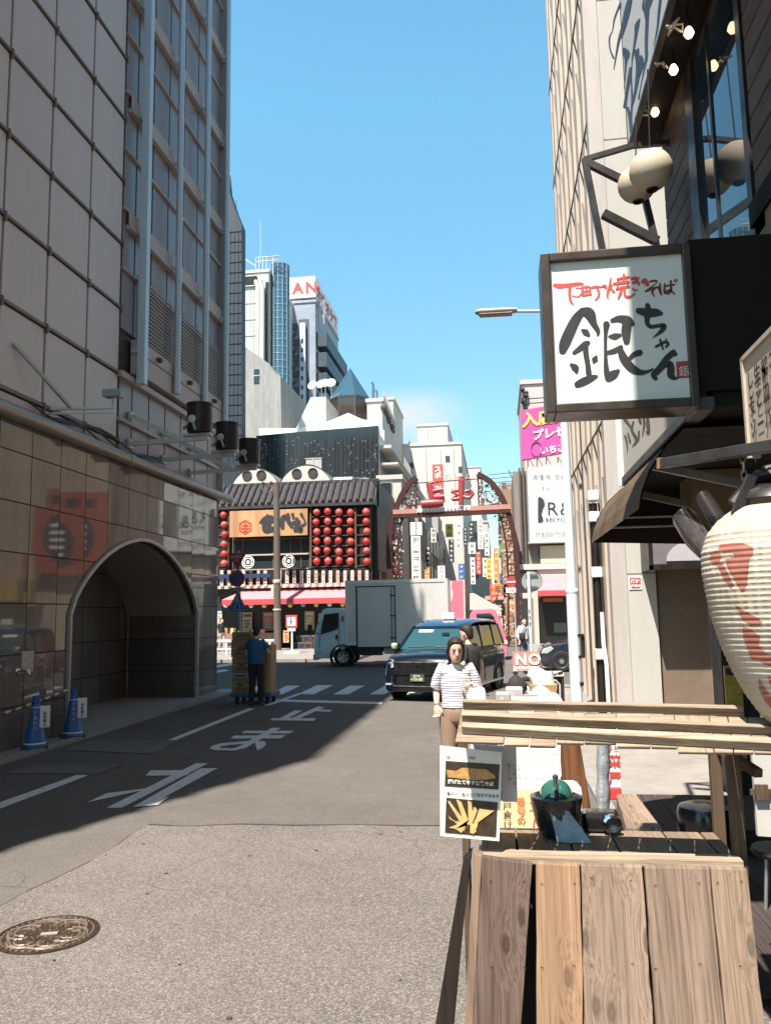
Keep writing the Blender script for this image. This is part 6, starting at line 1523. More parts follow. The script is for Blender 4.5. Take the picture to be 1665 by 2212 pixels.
nt.links.new(c_, b.inputs['Base Color']); b.inputs['Roughness'].default_value = .42; b.inputs['Metallic'].default_value = .15
bump(nt, b, wv.outputs['Fac'], .5, .02); M_ALU = m
zr = T(850, 1254).z
mb = MB(); mb.box(xb0, xb1, YT, YT+1.9, .82, zr); bx = mb.build('cargo_box', M_ALU, truck)
mb = MB()
for (x0_, x1_, z0_, z1_) in ((xb0-.02, xb1+.02, zr-.09, zr+.03), (xb0-.02, xb1+.02, .78, .88), (xb0-.02, xb0+.07, .88, zr-.09), (xb1-.10, xb1+.02, .88, zr-.09)): mb.box(x0_, x1_, YT-.02, YT+.02, z0_, z1_)
mb.box(xb0-.02, xb1+.02, YT, YT+1.92, zr+.001, zr+.035); mb.build('box_trim', pm('alu_trim', (.66, .64, .61), .4, .3, var=.1), truck)
d0, d1 = T(772, 1320), T(852, 1320); dz0, dz1 = T(812, 1397).z, T(812, 1268).z
mb = MB(); mb.box(d0.x, d1.x, YT-.03, YT-.005, dz0, dz1); dr = mb.build('side_door', pm('side_door_grey', (.52, .52, .53), .4, .2, var=.08), truck, bevel=.008)
mb = MB()
for q_ in ((d0.x-.05, d0.x, dz0, dz1), (d1.x, d1.x+.04, dz0, dz1), (d0.x-.05, d1.x+.04, dz1, dz1+.04), (d0.x-.05, d1.x+.04, dz0-.04, dz0)): mb.box(q_[0], q_[1], YT-.04, YT, q_[2], q_[3])
mb.tube([(d1.x-.10, YT-.07, dz0+.05), (d1.x-.10, YT-.07, dz1-.05)], .018, 6)
for z in (dz0+.3, dz0+1.1, dz1-.35): mb.box(d1.x-.16, d1.x+.05, YT-.06, YT-.03, z, z+.05)
mb.build('door_gear', M_TRIM, dr)
mb = MB(); mb.box(xb0-.1, xb1-.05, YT+.35, YT+1.55, .55, .80); mb.box(xb0+.4, xb0+1.3, YT+.1, YT+.5, .40, .75); mb.box(xb1-.6, xb1, YT+.05, YT+1.85, .36, .44); mb.build('chassis', M_TRIM, truck)
mb = MB(); mb.box(xb0+1.4, xb0+1.9, YT+.05, YT+.4, .45, .78); mb.build('tool_locker', pm('locker_grey', (.36, .36, .35), .5), truck)
# cab: side profile extruded
cs = [(678, 1423), (677, 1398), (679, 1375), (684, 1352), (691, 1330), (696, 1318), (704, 1314), (738, 1313), (748, 1318), (748, 1400), (738, 1406), (728, 1397), (716, 1405), (712, 1423)]
mb = MB(); mb.prism([T(x, y, .06) for x, y in cs], (0, 1.72, 0)); cb = mb.build('cab', M_CAB, truck, bevel=.035)
mb = MB(); mb.prism([T(x, y, .045) for x, y in ((692, 1370), (695, 1349), (700, 1327), (730, 1324), (730, 1356), (713, 1365))], (0, .03, 0)); mb.build('side_window', M_VGL, cb)
mb = MB(); mb.prism([T(685, 1358, .2), T(694, 1326, .2), T(695, 1326, .2), T(686.5, 1358, .2)], (0, 1.45, 0)); mb.build('windscreen', M_VGL, cb)
mb = MB()
for L_ in (((731, 1322), (732, 1358)), ((732, 1358), (731, 1402)), ((690, 1372), (689, 1400)), ((691, 1371), (732, 1358))): mb.beam(T(*L_[0], .052), T(*L_[1], .052), .018, .016, up=(0, 1, 0))
for (x0_, y0_, x1_, y1_) in ((724, 1371, 729, 1381), ): mb.box(T(x0_, y0_).x, T(x1_, y0_).x, YT+.03, YT+.06, T(x0_, y1_).z, T(x0_, y0_).z)
for k in range(3): mb.box(T(737, 1330).x, T(741, 1330).x, YT+.04, YT+.06, T(737, 1334+k*4).z, T(737, 1331+k*4).z)
mb.build('door_seam', M_TRIM, cb)
mb = MB(); mb.box(T(683, 1410).x, T(694, 1410).x, YT+.04, YT+.08, T(683, 1412).z, T(683, 1406).z); mb.build('side_lamp', M_LENS, cb)
mb = MB(); mb.box(T(676, 1415).x, T(684, 1415).x, YT+.02, YT+1.82, T(680, 1426).z, T(680, 1414).z); mb.build('bumper', pm('bumper_grey', (.36, .40, .43), .5), cb, bevel=.02)
mb = MB(); mb.box(T(681, 1365).x-.25, T(681, 1365).x-.1, YT-.18, YT-.05, T(681, 1368).z, T(681, 1349).z); mb.tube([T(684, 1350, -.1), T(690, 1346, .08)], .015, 6); mb.tube([T(684, 1366, -.1), T(690, 1370, .08)], .015, 6); mb.build('mirror', M_TRIM, cb, bevel=.02)
mb = MB(); wc = T(740, 1420); mb.lathe([(.42, -.1), (.46, -.1), (.46, .25), (.42, .25), (.42, -.1)], (wc.x, YT+.12, .36), 28, Matrix.Rotation(R(90), 3, 'X'), caps=False); mb.build('wheel_arch', M_TRIM, truck, smooth=True)
off = -V(truck.location)
for x in (wc.x, xb1-1.15):
    for y in (YT+.18, YT+1.72): wheel(V((x, y, .36))+off, .36, .22, truck, ax='y')
mb = MB(); mb.box(xb1-2.0, xb1-.3, YT+.03, YT+.06, .42, .80); mb.build('side_guard', M_TRIM, truck)
# --- pink truck behind, heading right
YPk = 33.2
def K(x, y, dy=0): return gy(x, y, YPk)+V((0, dy, 0))
pt = thing('pink_truck', (K(1000, 1400).x, YPk+.95, 0), 'pink cabbed truck with a white wind deflector, half hidden by the box truck', 'truck')
M_PKP = pm('pink_paint', (.62, .17, .26), .3, var=.08, coat=.5)
x0_, x1_ = K(930, 1330).x, K(1004, 1330).x
mb = MB(); mb.box(x0_, x1_, YPk, YPk+1.9, .8, K(985, 1254).z); cbx = mb.build('cargo_box', pm('pink_grey_panel', (.62, .16, .22), .4, var=.05), pt)
mb = MB(); mb.prism([K(x, y, -.012) for x, y in ((962, 1256), (977, 1256), (975, 1270), (979, 1282), (977, 1296), (970, 1306), (972, 1322), (966, 1340), (962, 1340))], (0, .01, 0)); mb.build('grey_wave', pm('wave_grey', (.50, .48, .47), .4), cbx)
mb = MB(); mb.box(K(1001, 1300).x, x1_+.02, YPk-.02, YPk+.02, .8, K(985, 1253).z); mb.build('corner_trim', M_CRM2, cbx)
mb = MB(); mb.prism([K(x, y, .1) for x, y in ((1014, 1282), (1022, 1281), (1085, 1316), (1085, 1318), (1014, 1318))], (0, 1.6, 0)); mb.build('wind_deflector', M_CRM2, pt, bevel=.03)
mb = MB(); mb.prism([K(x, y, .05) for x, y in ((1015, 1420), (1014, 1330), (1022, 1316), (1060, 1314), (1070, 1318), (1082, 1345), (1090, 1370), (1095, 1385), (1095, 1420))], (0, 1.75, 0)); cb = mb.build('cab', M_PKP, pt, bevel=.04)
mb = MB(); mb.prism([K(x, y, .03) for x, y in ((1028, 1352), (1029, 1326), (1058, 1324), (1066, 1332), (1076, 1358), (1079, 1372), (1050, 1366))], (0, .03, 0)); mb.build('side_window', M_VGL, cb)
mb = MB(); mb.box(K(1015, 1400).x, K(1096, 1400).x, YPk+.02, YPk+.05, K(1050, 1392).z, K(1050, 1384).z); mb.build('white_band', M_CRM2, cb)
off = -V(pt.location)
for x in (K(1070, 1400).x, K(950, 1400).x):
    for y in (YPk+.2, YPk+1.7): wheel(V((x, y, .34))+off, .34, .22, pt, ax='y')
# --- dark blue taxi, front toward the viewer; local y = length from the nose
taxi = thing('taxi', (-1.80, 18.0, 0), 'tall dark blue taxi with green number plate facing the viewer', 'taxi', rz=R(-15.5))
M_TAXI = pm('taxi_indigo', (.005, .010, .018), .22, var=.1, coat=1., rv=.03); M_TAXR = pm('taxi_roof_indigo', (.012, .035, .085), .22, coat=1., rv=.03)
HWD = .845
def sec(y, zb, zsh, zt, wb, wsh, wt, n=5):
    """closed ring of a body section at station y: bottom, shoulder, top half widths"""
    pts = [(-wb*.94, zb), (-wb, zb+.06), (-wsh, zsh), (-wsh*.985, zsh+.04), (-wt, zt-.03), (-wt*.93, zt), (0, zt+.015), (wt*.93, zt), (wt, zt-.03), (wsh*.985, zsh+.04), (wsh, zsh), (wb, zb+.06), (wb*.94, zb)]
    return [(x, y, z) for x, z in pts]
st = [sec(0.02, .26, .55, .80, .70, .74, .70), sec(.06, .22, .58, .90, .78, .80, .74), sec(.16, .20, .60, .985, .83, .835, .76), sec(.5, .20, .62, 1.05, .845, .845, .76), sec(.95, .20, .66, 1.10, .845, .845, .77), sec(1.15, .2, .8, 1.12, .845, .845, .80),
      sec(2.0, .20, .82, 1.12, .845, .848, .81), sec(3.2, .20, .84, 1.12, .845, .848, .81), sec(4.1, .22, .84, 1.12, .84, .84, .78), sec(4.34, .28, .8, 1.08, .80, .81, .74), sec(4.40, .36, .75, 1.0, .72, .74, .68)]
mb = MB(); mb.loft(st); mb.build('body', M_TAXI, taxi, smooth=True, world=False, sharp=50)
# greenhouse: glass box with painted roof and pillars
def gh(y, z, w_): return [(-w_, y, z), (w_, y, z)]
mb = MB()
G0 = [(-.79, .93, 1.10), (.79, .93, 1.10), (.66, 1.62, 1.60), (-.66, 1.62, 1.60)]
mb.add(G0, [(0, 1, 2, 3)]); ws = mb.build('windscreen', glass('taxi_screen', (.03, .09, .11), .05, 1.), taxi, world=False)
mb = MB(); mb.obox((-.33, 1.475, 1.505), (.36, .10, .012), Matrix.Rotation(math.atan2(.5, .69), 3, 'X')); mb.build('fare_card', M_SIGNW, ws, world=False)
mb = MB(); mb.tube([(-.6, .97, 1.145), (.05, 1.0, 1.17)], .012, 6); mb.tube([(.05, .97, 1.145), (.6, 1.02, 1.18)], .012, 6); mb.build('wiper', M_TRIM, ws, world=False)
mb = MB(); mb.box(.13, .30, 1.30, 1.33, 1.40, 1.47); mb.build('mirror', M_TRIM, ws, world=False)
mb = MB()
for s in (-1, 1):
    mb.add([(s*.795, 1.0, 1.11), (s*.80, 4.15, 1.11), (s*.70, 3.95, 1.60), (s*.68, 1.66, 1.60)], [(0, 1, 2, 3)])
mb.add([(-.78, 4.30, 1.1), (.78, 4.30, 1.1), (.68, 4.0, 1.6), (-.68, 4.0, 1.6)], [(0, 1, 2, 3)])
mb.build('side_glass', M_VGL, taxi, world=False)
mb = MB(); rg = []
for y, z, w_ in ((1.55, 1.585, .62), (1.62, 1.61, .665), (1.85, 1.69, .685), (2.4, 1.745, .70), (3.2, 1.745, .70), (3.85, 1.70, .69), (4.05, 1.63, .66)):
    rg.append([(-w_, y, z-.05), (-w_-.02, y, z-.02), (-w_*.96, y, z+.02), (-w_*.6, y, z+.035), (w_*.6, y, z+.035), (w_*.96, y, z+.02), (w_+.02, y, z-.02), (w_, y, z-.05)])
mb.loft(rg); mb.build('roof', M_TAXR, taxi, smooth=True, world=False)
mb = MB()
for s in (-1, 1):
    for a_, c_ in (((.80, .90, 1.10), (.675, 1.62, 1.61)), ((.80, 2.35, 1.1), (.70, 2.35, 1.62)), ((.80, 3.4, 1.1), (.70, 3.4, 1.62)), ((.79, 4.25, 1.1), (.69, 4.0, 1.62))):
        mb.beam((s*a_[0], a_[1], a_[2]), (s*c_[0], c_[1], c_[2]), .055, .06)
mb.build('pillar', M_TAXI, taxi, world=False)
mb = MB(); mb.add([(-.55, -.005, .60), (.55, -.005, .60), (.56, .02, .86), (-.56, .02, .86)], [(0, 1, 2, 3)])
mb.box(-.55, .55, -.02, .06, .585, .61); mb.box(-.5, .5, -.01, .05, .36, .56)
gr = mb.build('grille', pm('grille_black', (.012, .012, .013), .45, .2), taxi, world=False)
mb = MB()
for k in range(9): z = .62+k*.027; mb.box(-.53, .53, -.016, .03, z, z+.009)
for k in range(21): x = -.52+k*.052; mb.box(x, x+.006, -.016, .03, .61, .855)
mb.tube([(-.60, .0, .86), (.60, .0, .86)], .012, 6); mb.tube([(-.62, .0, .42), (-.56, -.02, .34), (.56, -.02, .34), (.62, .0, .42)], .014, 6); mb.tube([(-.62, 0, .42), (-.62, .02, .55)], .014, 6); mb.tube([(.62, 0, .42), (.62, .02, .55)], .014, 6); mb.build('grille_bar', pm('grille_bar', (.10, .10, .11), .3, .7), gr, world=False)
mb = MB(); mb.lathe([(.052, -.03), (.062, -.03), (.062, .0), (.052, .0), (.052, -.03)], (0, -.0, .79), 20, Matrix.Rotation(R(90), 3, 'X'), caps=False); mb.box(-.05, .05, -.03, -.01, .775, .79); mb.box(-.008, .008, -.03, -.01, .74, .84); mb.build('badge', M_CHR, gr, world=False)
for s in (-1, 1):
    mb = MB(); mb.loft([[(s*.57, .02, .74), (s*.74, .10, .72), (s*.80, .22, .74), (s*.79, .24, .88), (s*.70, .12, .93), (s*.57, .04, .90)], [(s*.57, -.012, .745), (s*.735, .06, .725), (s*.825, .22, .745), (s*.81, .24, .875), (s*.71, .08, .925), (s*.575, .0, .895)]])
    h = mb.build('headlight', M_LENS, taxi, world=False)
    mb = MB(); mb.ball((s*.655, .03, .82), (.05, .04, .05), 12, 8); mb.build('lamp_bulb', M_CHR, h, world=False, smooth=True)
    mb = MB(); mb.box(s*.70-.07, s*.70+.07, .0, .08, .36, .40); mb.build('fog_lamp', M_LENS, taxi, world=False)
    mb = MB(); mb.box(s*.93-.10, s*.93+.10, 1.06, 1.18, 1.08, 1.24) if s > 0 else mb.box(s*.93-.10, s*.93+.10, 1.06, 1.18, 1.08, 1.24); mb.beam((s*.80, 1.15, 1.10), (s*.88, 1.12, 1.12), .04, .04); mb.build('mirror', M_TAXI, taxi, world=False, bevel=.03)
    mb = MB(); mb.box(s*.852-.004, s*.852+.004, 1.25, 4.05, .93, .945)
    for y in (2.3, 3.35): mb.box(s*.851-.004, s*.851+.004, y, y+.012, .3, 1.1)
    mb.build('door_line', M_TRIM, taxi, world=False)
    mb = MB(); mb.box(s*.862-.012, s*.862+.012, 2.05, 2.22, .97, 1.0); mb.box(s*.862-.012, s*.862+.012, 3.12, 3.28, .97, 1.0); mb.box(s*.855-.012, s*.855+.012, .95, 3.9, .22, .27); mb.build('door_handle', M_CHR, taxi, world=False)
# fender mirror / green lamp on the front left wing
mb = MB(); mb.lathe([(.0, 0), (.05, 0), (.07, .03), (.075, .10), (.05, .135), (0, .14)], (-.80, .62, 1.12), 14, caps=False); f = mb.build('wing_lamp', pm('pale_green_lens', (.62, .66, .36), .3, var=.1), taxi, world=False, smooth=True)
mb = MB(); mb.tube([(-.80, .62, .98), (-.80, .62, 1.13)], .025, 8); mb.build('stalk', M_TRIM, f, world=False)
mb = MB(); mb.box(-.165, .165, -.035, -.018, .445, .61); pl = mb.build('number_plate', pm('plate_green', (.05, .09, .045), .5, var=.1), taxi, world=False)
mb = MB(); write(mb, '品川500', (-.09, -.037, .555), (1, 0, 0), (0, 0, 1), .045, bold=.02); write(mb, 'あ', (-.155, -.037, .475), (1, 0, 0), (0, 0, 1), .045, bold=.02); write(mb, '75-50', (-.10, -.037, .47), (1, 0, 0), (0, 0, 1), .085, bold=.03); mb.build('lettering', pm('plate_cream', (.72, .74, .58), .5), pl, world=False)
mb = MB(); mb.loft([[(-.17, 2.1, 1.77), (.17, 2.1, 1.77), (.17, 2.3, 1.77), (-.17, 2.3, 1.77)], [(-.14, 2.13, 1.93), (.14, 2.13, 1.93), (.14, 2.27, 1.93), (-.14, 2.27, 1.93)]]); mb.build('roof_lamp', pm('roof_lamp_white', (.74, .73, .68), .35), taxi, world=False, bevel=.02)
for x in (-.76, .76):
    for y in (.86, 3.52):
        wheel((x, y, .325), .325, .2, taxi, ax='x', rim=.66)
        mb = MB(); mb.lathe([(.36, -.02), (.40, -.02), (.40, .02), (.36, .02), (.36, -.02)], (x*1.112, y, .335), 28, Matrix.Rotation(R(90), 3, 'Y'), caps=False); mb.lathe([(0, -.012), (.37, -.012), (.37, .0), (0, .0)], (x*1.108, y, .335), 28, Matrix.Rotation(R(90), 3, 'Y'), caps=False); mb.build('wheel_arch', M_TRIM, taxi, world=False, smooth=True)
# --- dark car nosing out at the right
YC_ = 26.6
def Cc(x, y, dy=0): return gy(x, y, YC_)+V((0, dy, 0))
car = thing('dark_car', (Cc(1240, 1450).x, YC_+.8, 0), 'dark navy car nosing out from behind the street lamp', 'car')
M_NAVY = pm('car_navy', (.022, .028, .042), .2, coat=1., rv=.03)
prof = [(1172, 1440), (1165, 1425), (1166, 1408), (1172, 1398), (1190, 1391), (1225, 1386), (1250, 1378), (1275, 1356), (1330, 1350), (1375, 1358), (1400, 1388), (1412, 1400), (1414, 1440)]
mb = MB(); mb.prism([Cc(x, y) for x, y in prof], (0, 1.6, 0)); mb.build('body', M_NAVY, car, bevel=.07)
mb = MB(); mb.prism([Cc(x, y, -.012) for x, y in ((1262, 1380), (1280, 1360), (1330, 1354), (1368, 1361), (1388, 1384))], (0, .02, 0)); mb.build('side_window', M_VGL, car)
mb = MB(); mb.prism([Cc(x, y, -.02) for x, y in ((1168, 1412), (1172, 1402), (1190, 1396), (1196, 1402), (1182, 1412))], (0, .3, 0)); mb.build('headlight', M_LENS, car, bevel=.02)
mb = MB(); mb.prism([Cc(x, y, -.015) for x, y in ((1180, 1442), (1186, 1425), (1198, 1414), (1216, 1410), (1234, 1415), (1244, 1442))], (0, .05, 0)); mb.build('wheel_arch', M_TRIM, car)
off = -V(car.location)
for x in (Cc(1213, 1440).x, Cc(1370, 1440).x):
    for y in (YC_+.06, YC_+1.5): wheel(V((x, y, .33))+off, .33, .2, car, ax='y')
# ------------------------------------------------------------------ poles and signs
up_ = gz(600, 1408, .12); up_ = V((gy(600, 1400, 41.5).x, 41.5, .12))
pole = thing('utility_pole', tuple(up_), 'brown utility pole with pale bands in front of the lantern restaurant', 'pole')
M_POLE = pm('brown_pole', (.125, .095, .075), .6, var=.25, streak=True)
zt = gy(592, 1046, 41.5).z
mb = MB(); mb.tube([up_, V((up_.x-.06, 41.5, zt))], [.20, .155], 16); mb.build('shaft', M_POLE, pole, smooth=True)
mb = MB()
for y, h in ((1319, 3), (1260, 7)): z = gy(598, y, 41.5).z; mb.lathe([(.21, 0), (.22, .02), (.22, h*.024), (.21, h*.024+.02)], (up_.x-.03, 41.5, z), 16)
mb.build('pale_band', M_CRM, pole, smooth=True)
mb = MB(); z = gy(590, 1285, 41.5).z; mb.box(up_.x-.34, up_.x-.18, 41.4, 41.6, gy(590, 1290, 41.5).z, gy(590, 1270, 41.5).z); mb.build('switch_box', M_CRM, pole, bevel=.03)
mb = MB(); tp = V((up_.x-.06, 41.5, zt)); mb.beam(tp+V((-.9, 0, -.05)), tp+V((.2, 0, -.15)), .08, .08); mb.tube([tp+V((-.9, 0, 0)), tp+V((-.6, -.1, -.5)), tp+V((-.2, 0, -.3)), tp+V((.05, .1, -.6))], .03, 5); mb.tube([tp+V((-.3, 0, 0)), tp+V((-.1, -.1, -.3)), tp+V((.1, 0, -.1))], .03, 5)
for dx in (-.75, -.3): mb.ball(tp+V((dx, 0, .08)), .09, 8, 6)
mb.build('cross_arm', pm('rusty_arm', (.10, .06, .045), .6, var=.4), pole)
# traffic sign post in the office shade
YSg = 21.7
b0 = gy(519, 1400, YSg); b0.z = .0
post = thing('sign_post', (b0.x, YSg, 0), 'grey post carrying a red triangle, a no parking disc and a blue crossing triangle', 'sign post')
zt = gy(514, 1190, YSg).z
def S_(x, y, dy=0): return gy(x, y, YSg)+V((0, dy, 0))
bx_ = S_(523, 1400).x
mb = MB(); mb.tube([(bx_, YSg, 0), (S_(516, 1195).x, YSg, zt)], .032, 10); mb.build('post', pm('post_grey', (.30, .30, .33), .5, .3, var=.15), post, smooth=True)
M_SBLUE = pm('sign_blue', (.015, .07, .24), .4, var=.08); M_SRED2 = pm('stop_red', (.30, .025, .03), .45, var=.1)
mb = MB(); mb.prism([S_(x, y, -.05) for x, y in ((494, 1195), (533, 1195), (514, 1233))], (0, .015, 0)); tri = mb.build('stop_triangle', M_SRED2, post, bevel=.004)
mb = MB(); write(mb, '止まれ', S_(500, 1206, -.058), (1, 0, 0), (0, 0, 1), .105, bold=.01); write(mb, 'STOP', S_(506, 1212.5, -.058), (1, 0, 0), (0, 0, 1), .06, bold=.01); mb.build('lettering', pm('sign_dim_white', (.55, .50, .50), .5), tri)
RX = Matrix.Rotation(R(90), 3, 'X')
dc = S_(513, 1250, -.05); rd = S_(530, 1250).x-S_(513, 1250).x
mb = MB(); mb.lathe([(rd*.76, 0), (rd, 0), (rd, .015), (rd*.76, .015), (rd*.76, 0)], dc, 32, RX, caps=False); mb.obox(dc+V((0, -.012, 0)), (rd*1.6, .008, rd*.2), Matrix.Rotation(R(45), 3, 'Y')); dk = mb.build('red_ring', M_SRED2, post)
mb = MB(); mb.lathe([(0, 0), (rd*.77, 0), (rd*.77, .012), (0, .012)], dc, 28, RX, caps=False); mb.build('blue_disc', M_SBLUE, dk)
mb = MB(); a, c = S_(499, 1269), S_(526, 1277); mb.box(a.x, c.x, YSg-.05, YSg-.035, c.z, a.z); mb.build('plate', pm('plate_dim', (.25, .22, .24), .5), post)
mb = MB(); mb.prism([S_(x, y, -.05) for x, y in ((514, 1277), (534, 1316), (530, 1320), (498, 1320), (494, 1316))], (0, .015, 0)); tb = mb.build('crossing_triangle', M_SBLUE, post, bevel=.004)
M_SLB = pm('sign_light_blue', (.22, .36, .52), .4)
mb = MB(); fS = lambda x, y, th: gy(x, y, YSg)+V((0, -.052-th, 0))
for i, s_ in enumerate([[(514, 1291, 1.6), (514, 1299, 1.8)], [(514, 1298, 1.1), (509, 1310, 1.1), (506, 1315, .9)], [(514, 1298, 1.1), (518, 1306, 1.1), (520, 1315, .9)], [(513, 1293, .9), (508, 1301, .8)], [(515, 1293, .9), (519, 1301, .8)], [(497, 1317, .8), (531, 1317, .8)], [(514, 1284, .6), (500, 1312, .5)], [(514, 1284, .6), (528, 1312, .5)], [(499, 1311, .5), (505, 1310, .5)], [(523, 1310, .5), (529, 1311, .5)]]): mb.stroke(s_, .001+.0006*i, fS, steps=3)
h_ = fS(514, 1289, .002); mb.lathe([(0, 0), (.026, 0), (.026, .004), (0, .004)], h_, 12, RX, caps=False); mb.build('walker', M_SLB, tb)
# square walker sign on the far pavement
YW = gz(630, 1411, .12).y
def W(x, y, dy=0): return gy(x, y, YW)+V((0, dy, 0))
t = thing('walker_sign', (W(630, 1400).x, YW, .12), 'square red bordered pedestrian sign on a white post', 'sign')
mb = MB(); mb.tube([(W(631, 1400).x, YW, .12), (W(631, 1400).x, YW, W(630, 1335).z)], .045, 10); mb.build('post', M_SIGNW, t, smooth=True)
mb = MB(); mb.lathe([(.42, 0), (.40, .05), (.08, .09), (.05, .14)], (W(631, 1400).x, YW, .12), 24); mb.build('base', M_CRM2, t, smooth=True)
mb = MB(); a, c = W(618, 1329), W(643, 1356); mb.box(a.x, c.x, YW-.08, YW-.06, c.z, a.z); f = mb.build('sign_plate', M_RED, t, bevel=.02)
mb = MB(); a, c = W(621.5, 1333), W(639.5, 1352); mb.box(a.x, c.x, YW-.095, YW-.082, c.z, a.z); mb.build('white_field', M_SIGNW, f)
mb = MB(); fW = lambda x, y, th: gy(x, y, YW)+V((0, -.098-th, 0))
for i, s_ in enumerate([[(630, 1338, 1.2), (630, 1345, 1.6)], [(630, 1344, .9), (627, 1350, .8)], [(630, 1344, .9), (633, 1350, .8)], [(630, 1340, .6), (626, 1345, .6)], [(630, 1340, .6), (635, 1344, .6)], [(630, 1335, 1.6), (630, 1337, 1.6)]]): mb.stroke(s_, .001+.0006*i, fW, steps=3)
mb.build('walker', pm('walker_teal', (.03, .14, .24), .5), f)
mb = MB(); a, c = W(622, 1357), W(639, 1363); mb.box(a.x, c.x, YW-.08, YW-.06, c.z, a.z); mb.build('sub_plate', M_SIGNW, t)
# no entry sign and mirror disc on the pale post at right
YN_ = 33
def N_(x, y, dy=0): return gy(x, y, YN_)+V((0, dy, 0))
bp = N_(1146, 1405)
t = thing('round_sign_post', (bp.x, YN_, 0), 'pale post with the back of a big round sign, right of the no entry sign', 'sign post')
mb = MB(); mb.tube([(bp.x, YN_, 0), (N_(1141, 1235).x, YN_, N_(1141, 1235).z)], .06, 12); mb.build('post', M_SIGNW, t, smooth=True)
dc = N_(1148, 1255, .09); rd = N_(1170, 1255).x-N_(1148, 1255).x
mb = MB(); mb.lathe([(0, 0), (rd, 0), (rd, .02), (0, .02)], dc, 32, RX, caps=False); mb.build('sign_back', pm('grey_sign_back', (.48, .49, .48), .4, .5, var=.15), t)
mb = MB(); mb.box(dc.x-rd*.6, dc.x+rd*.6, YN_-.01, YN_+.04, dc.z+rd*.55, dc.z+rd*.65); mb.box(dc.x-rd*.6, dc.x+rd*.6, YN_-.01, YN_+.04, dc.z-rd*.65, dc.z-rd*.55); mb.lathe([(rd, 0), (rd*1.05, 0), (rd*1.05, .03), (rd, .03), (rd, 0)], dc, 32, RX, caps=False); mb.build('sign_brace', M_TRIM, t)
mb = MB(); a, c = N_(1128, 1281), N_(1160, 1292); mb.box(a.x, c.x, YN_+.05, YN_+.07, c.z, a.z); mb.build('sub_plate', M_CRM2, t)
mb = MB()
for k in range(3): mb.box(bp.x-.02, bp.x+.02, YN_-.075, YN_-.05, 1.35+k*.25, 1.5+k*.25)
mb.build('post_writing', M_INK, t)
t = thing('no_entry_sign', tuple(N_(1103, 1258)), 'red no entry disc with a white bar above a white plate', 'sign')
dc = N_(1103, 1257); rd = N_(1114, 1257).x-dc.x
mb = MB(); mb.tube([(dc.x+.12, YN_+.04, 0), (dc.x+.12, YN_+.04, dc.z+.1)], .035, 8); mb.build('post', M_GALV, t, smooth=True)
mb = MB(); mb.lathe([(0, 0), (rd, 0), (rd, .015), (0, .015)], dc, 32, RX, caps=False); f = mb.build('disc', pm('no_entry_red', (.58, .035, .05), .45), t)
mb = MB(); mb.box(dc.x-rd*.85, dc.x+rd*.85, YN_-.03, YN_-.016, dc.z-rd*.16, dc.z+rd*.16); mb.build('bar', M_SIGNW, f)
mb = MB(); a, c = N_(1092, 1270), N_(1114, 1280); mb.box(a.x, c.x, YN_-.02, YN_-.0, c.z, a.z); f = mb.build('sub_plate', M_SIGNW, t)
mb = MB(); write(mb, '一方通行', N_(1094, 1278, -.025), (1, 0, 0), (0, 0, 1), .085, bold=.02); mb.build('lettering', M_REDF, f)
# guard rail on the far pavement at left
t = thing('guard_rail', (-13, 38, .12), 'white tubular guard rail on the far pavement at left', 'guard rail')
Yq = 37.5; a = gy(430, 1386, Yq); c = gy(592, 1383, Yq)
mb = MB(); mb.tube([a, V((c.x, Yq, a.z))], .07, 10); mb.tube([a+V((0, 0, -.38)), V((c.x, Yq, a.z-.38))], .04, 8); mb.build('rail', M_SIGNW, t, smooth=True)
for k in range(4): x = a.x+.3+k*(c.x-a.x-.5)/3; mb = MB(); mb.tube([(x, Yq, .12), (x, Yq, a.z)], .05, 8); mb.build('post', M_SIGNW, t, smooth=True)
# ------------------------------------------------------------------ people
M_SKIN = pm('skin', (.64, .43, .325), .5, var=.08, scale=6); M_HAIR = pm('dark_hair', (.020, .012, .009), .7, var=.4, scale=30, streak=True)
M_LIP = pm('lip', (.36, .12, .10), .5); M_EYE = pm('eye_dark', (.02, .015, .015), .3)
def skin_body(nodes, edges, root):
    names = list(nodes); idx = {k: i for i, k in enumerate(names)}
    me = bpy.data.meshes.new('t'); me.from_pydata([nodes[k][0] for k in names], [(idx[a], idx[b]) for a, b in edges], [])
    o = bpy.data.objects.new('t', me); COL.objects.link(o)
    o.modifiers.new('s', 'SKIN'); sb = o.modifiers.new('b', 'SUBSURF'); sb.levels = 2
    for k, d in zip(names, me.skin_vertices[0].data):
        r = nodes[k][1]; d.radius = r if isinstance(r, tuple) else (r, r); d.use_root = k == root
    bpy.context.view_layer.update()
    e = bpy.data.meshes.new_from_object(o.evaluated_get(bpy.context.evaluated_depsgraph_get()))
    vs = [tuple(v.co) for v in e.vertices]; fs = [tuple(p.vertices) for p in e.polygons]
    bpy.data.objects.remove(o); bpy.data.meshes.remove(e); bpy.data.meshes.remove(me)
    return vs, fs
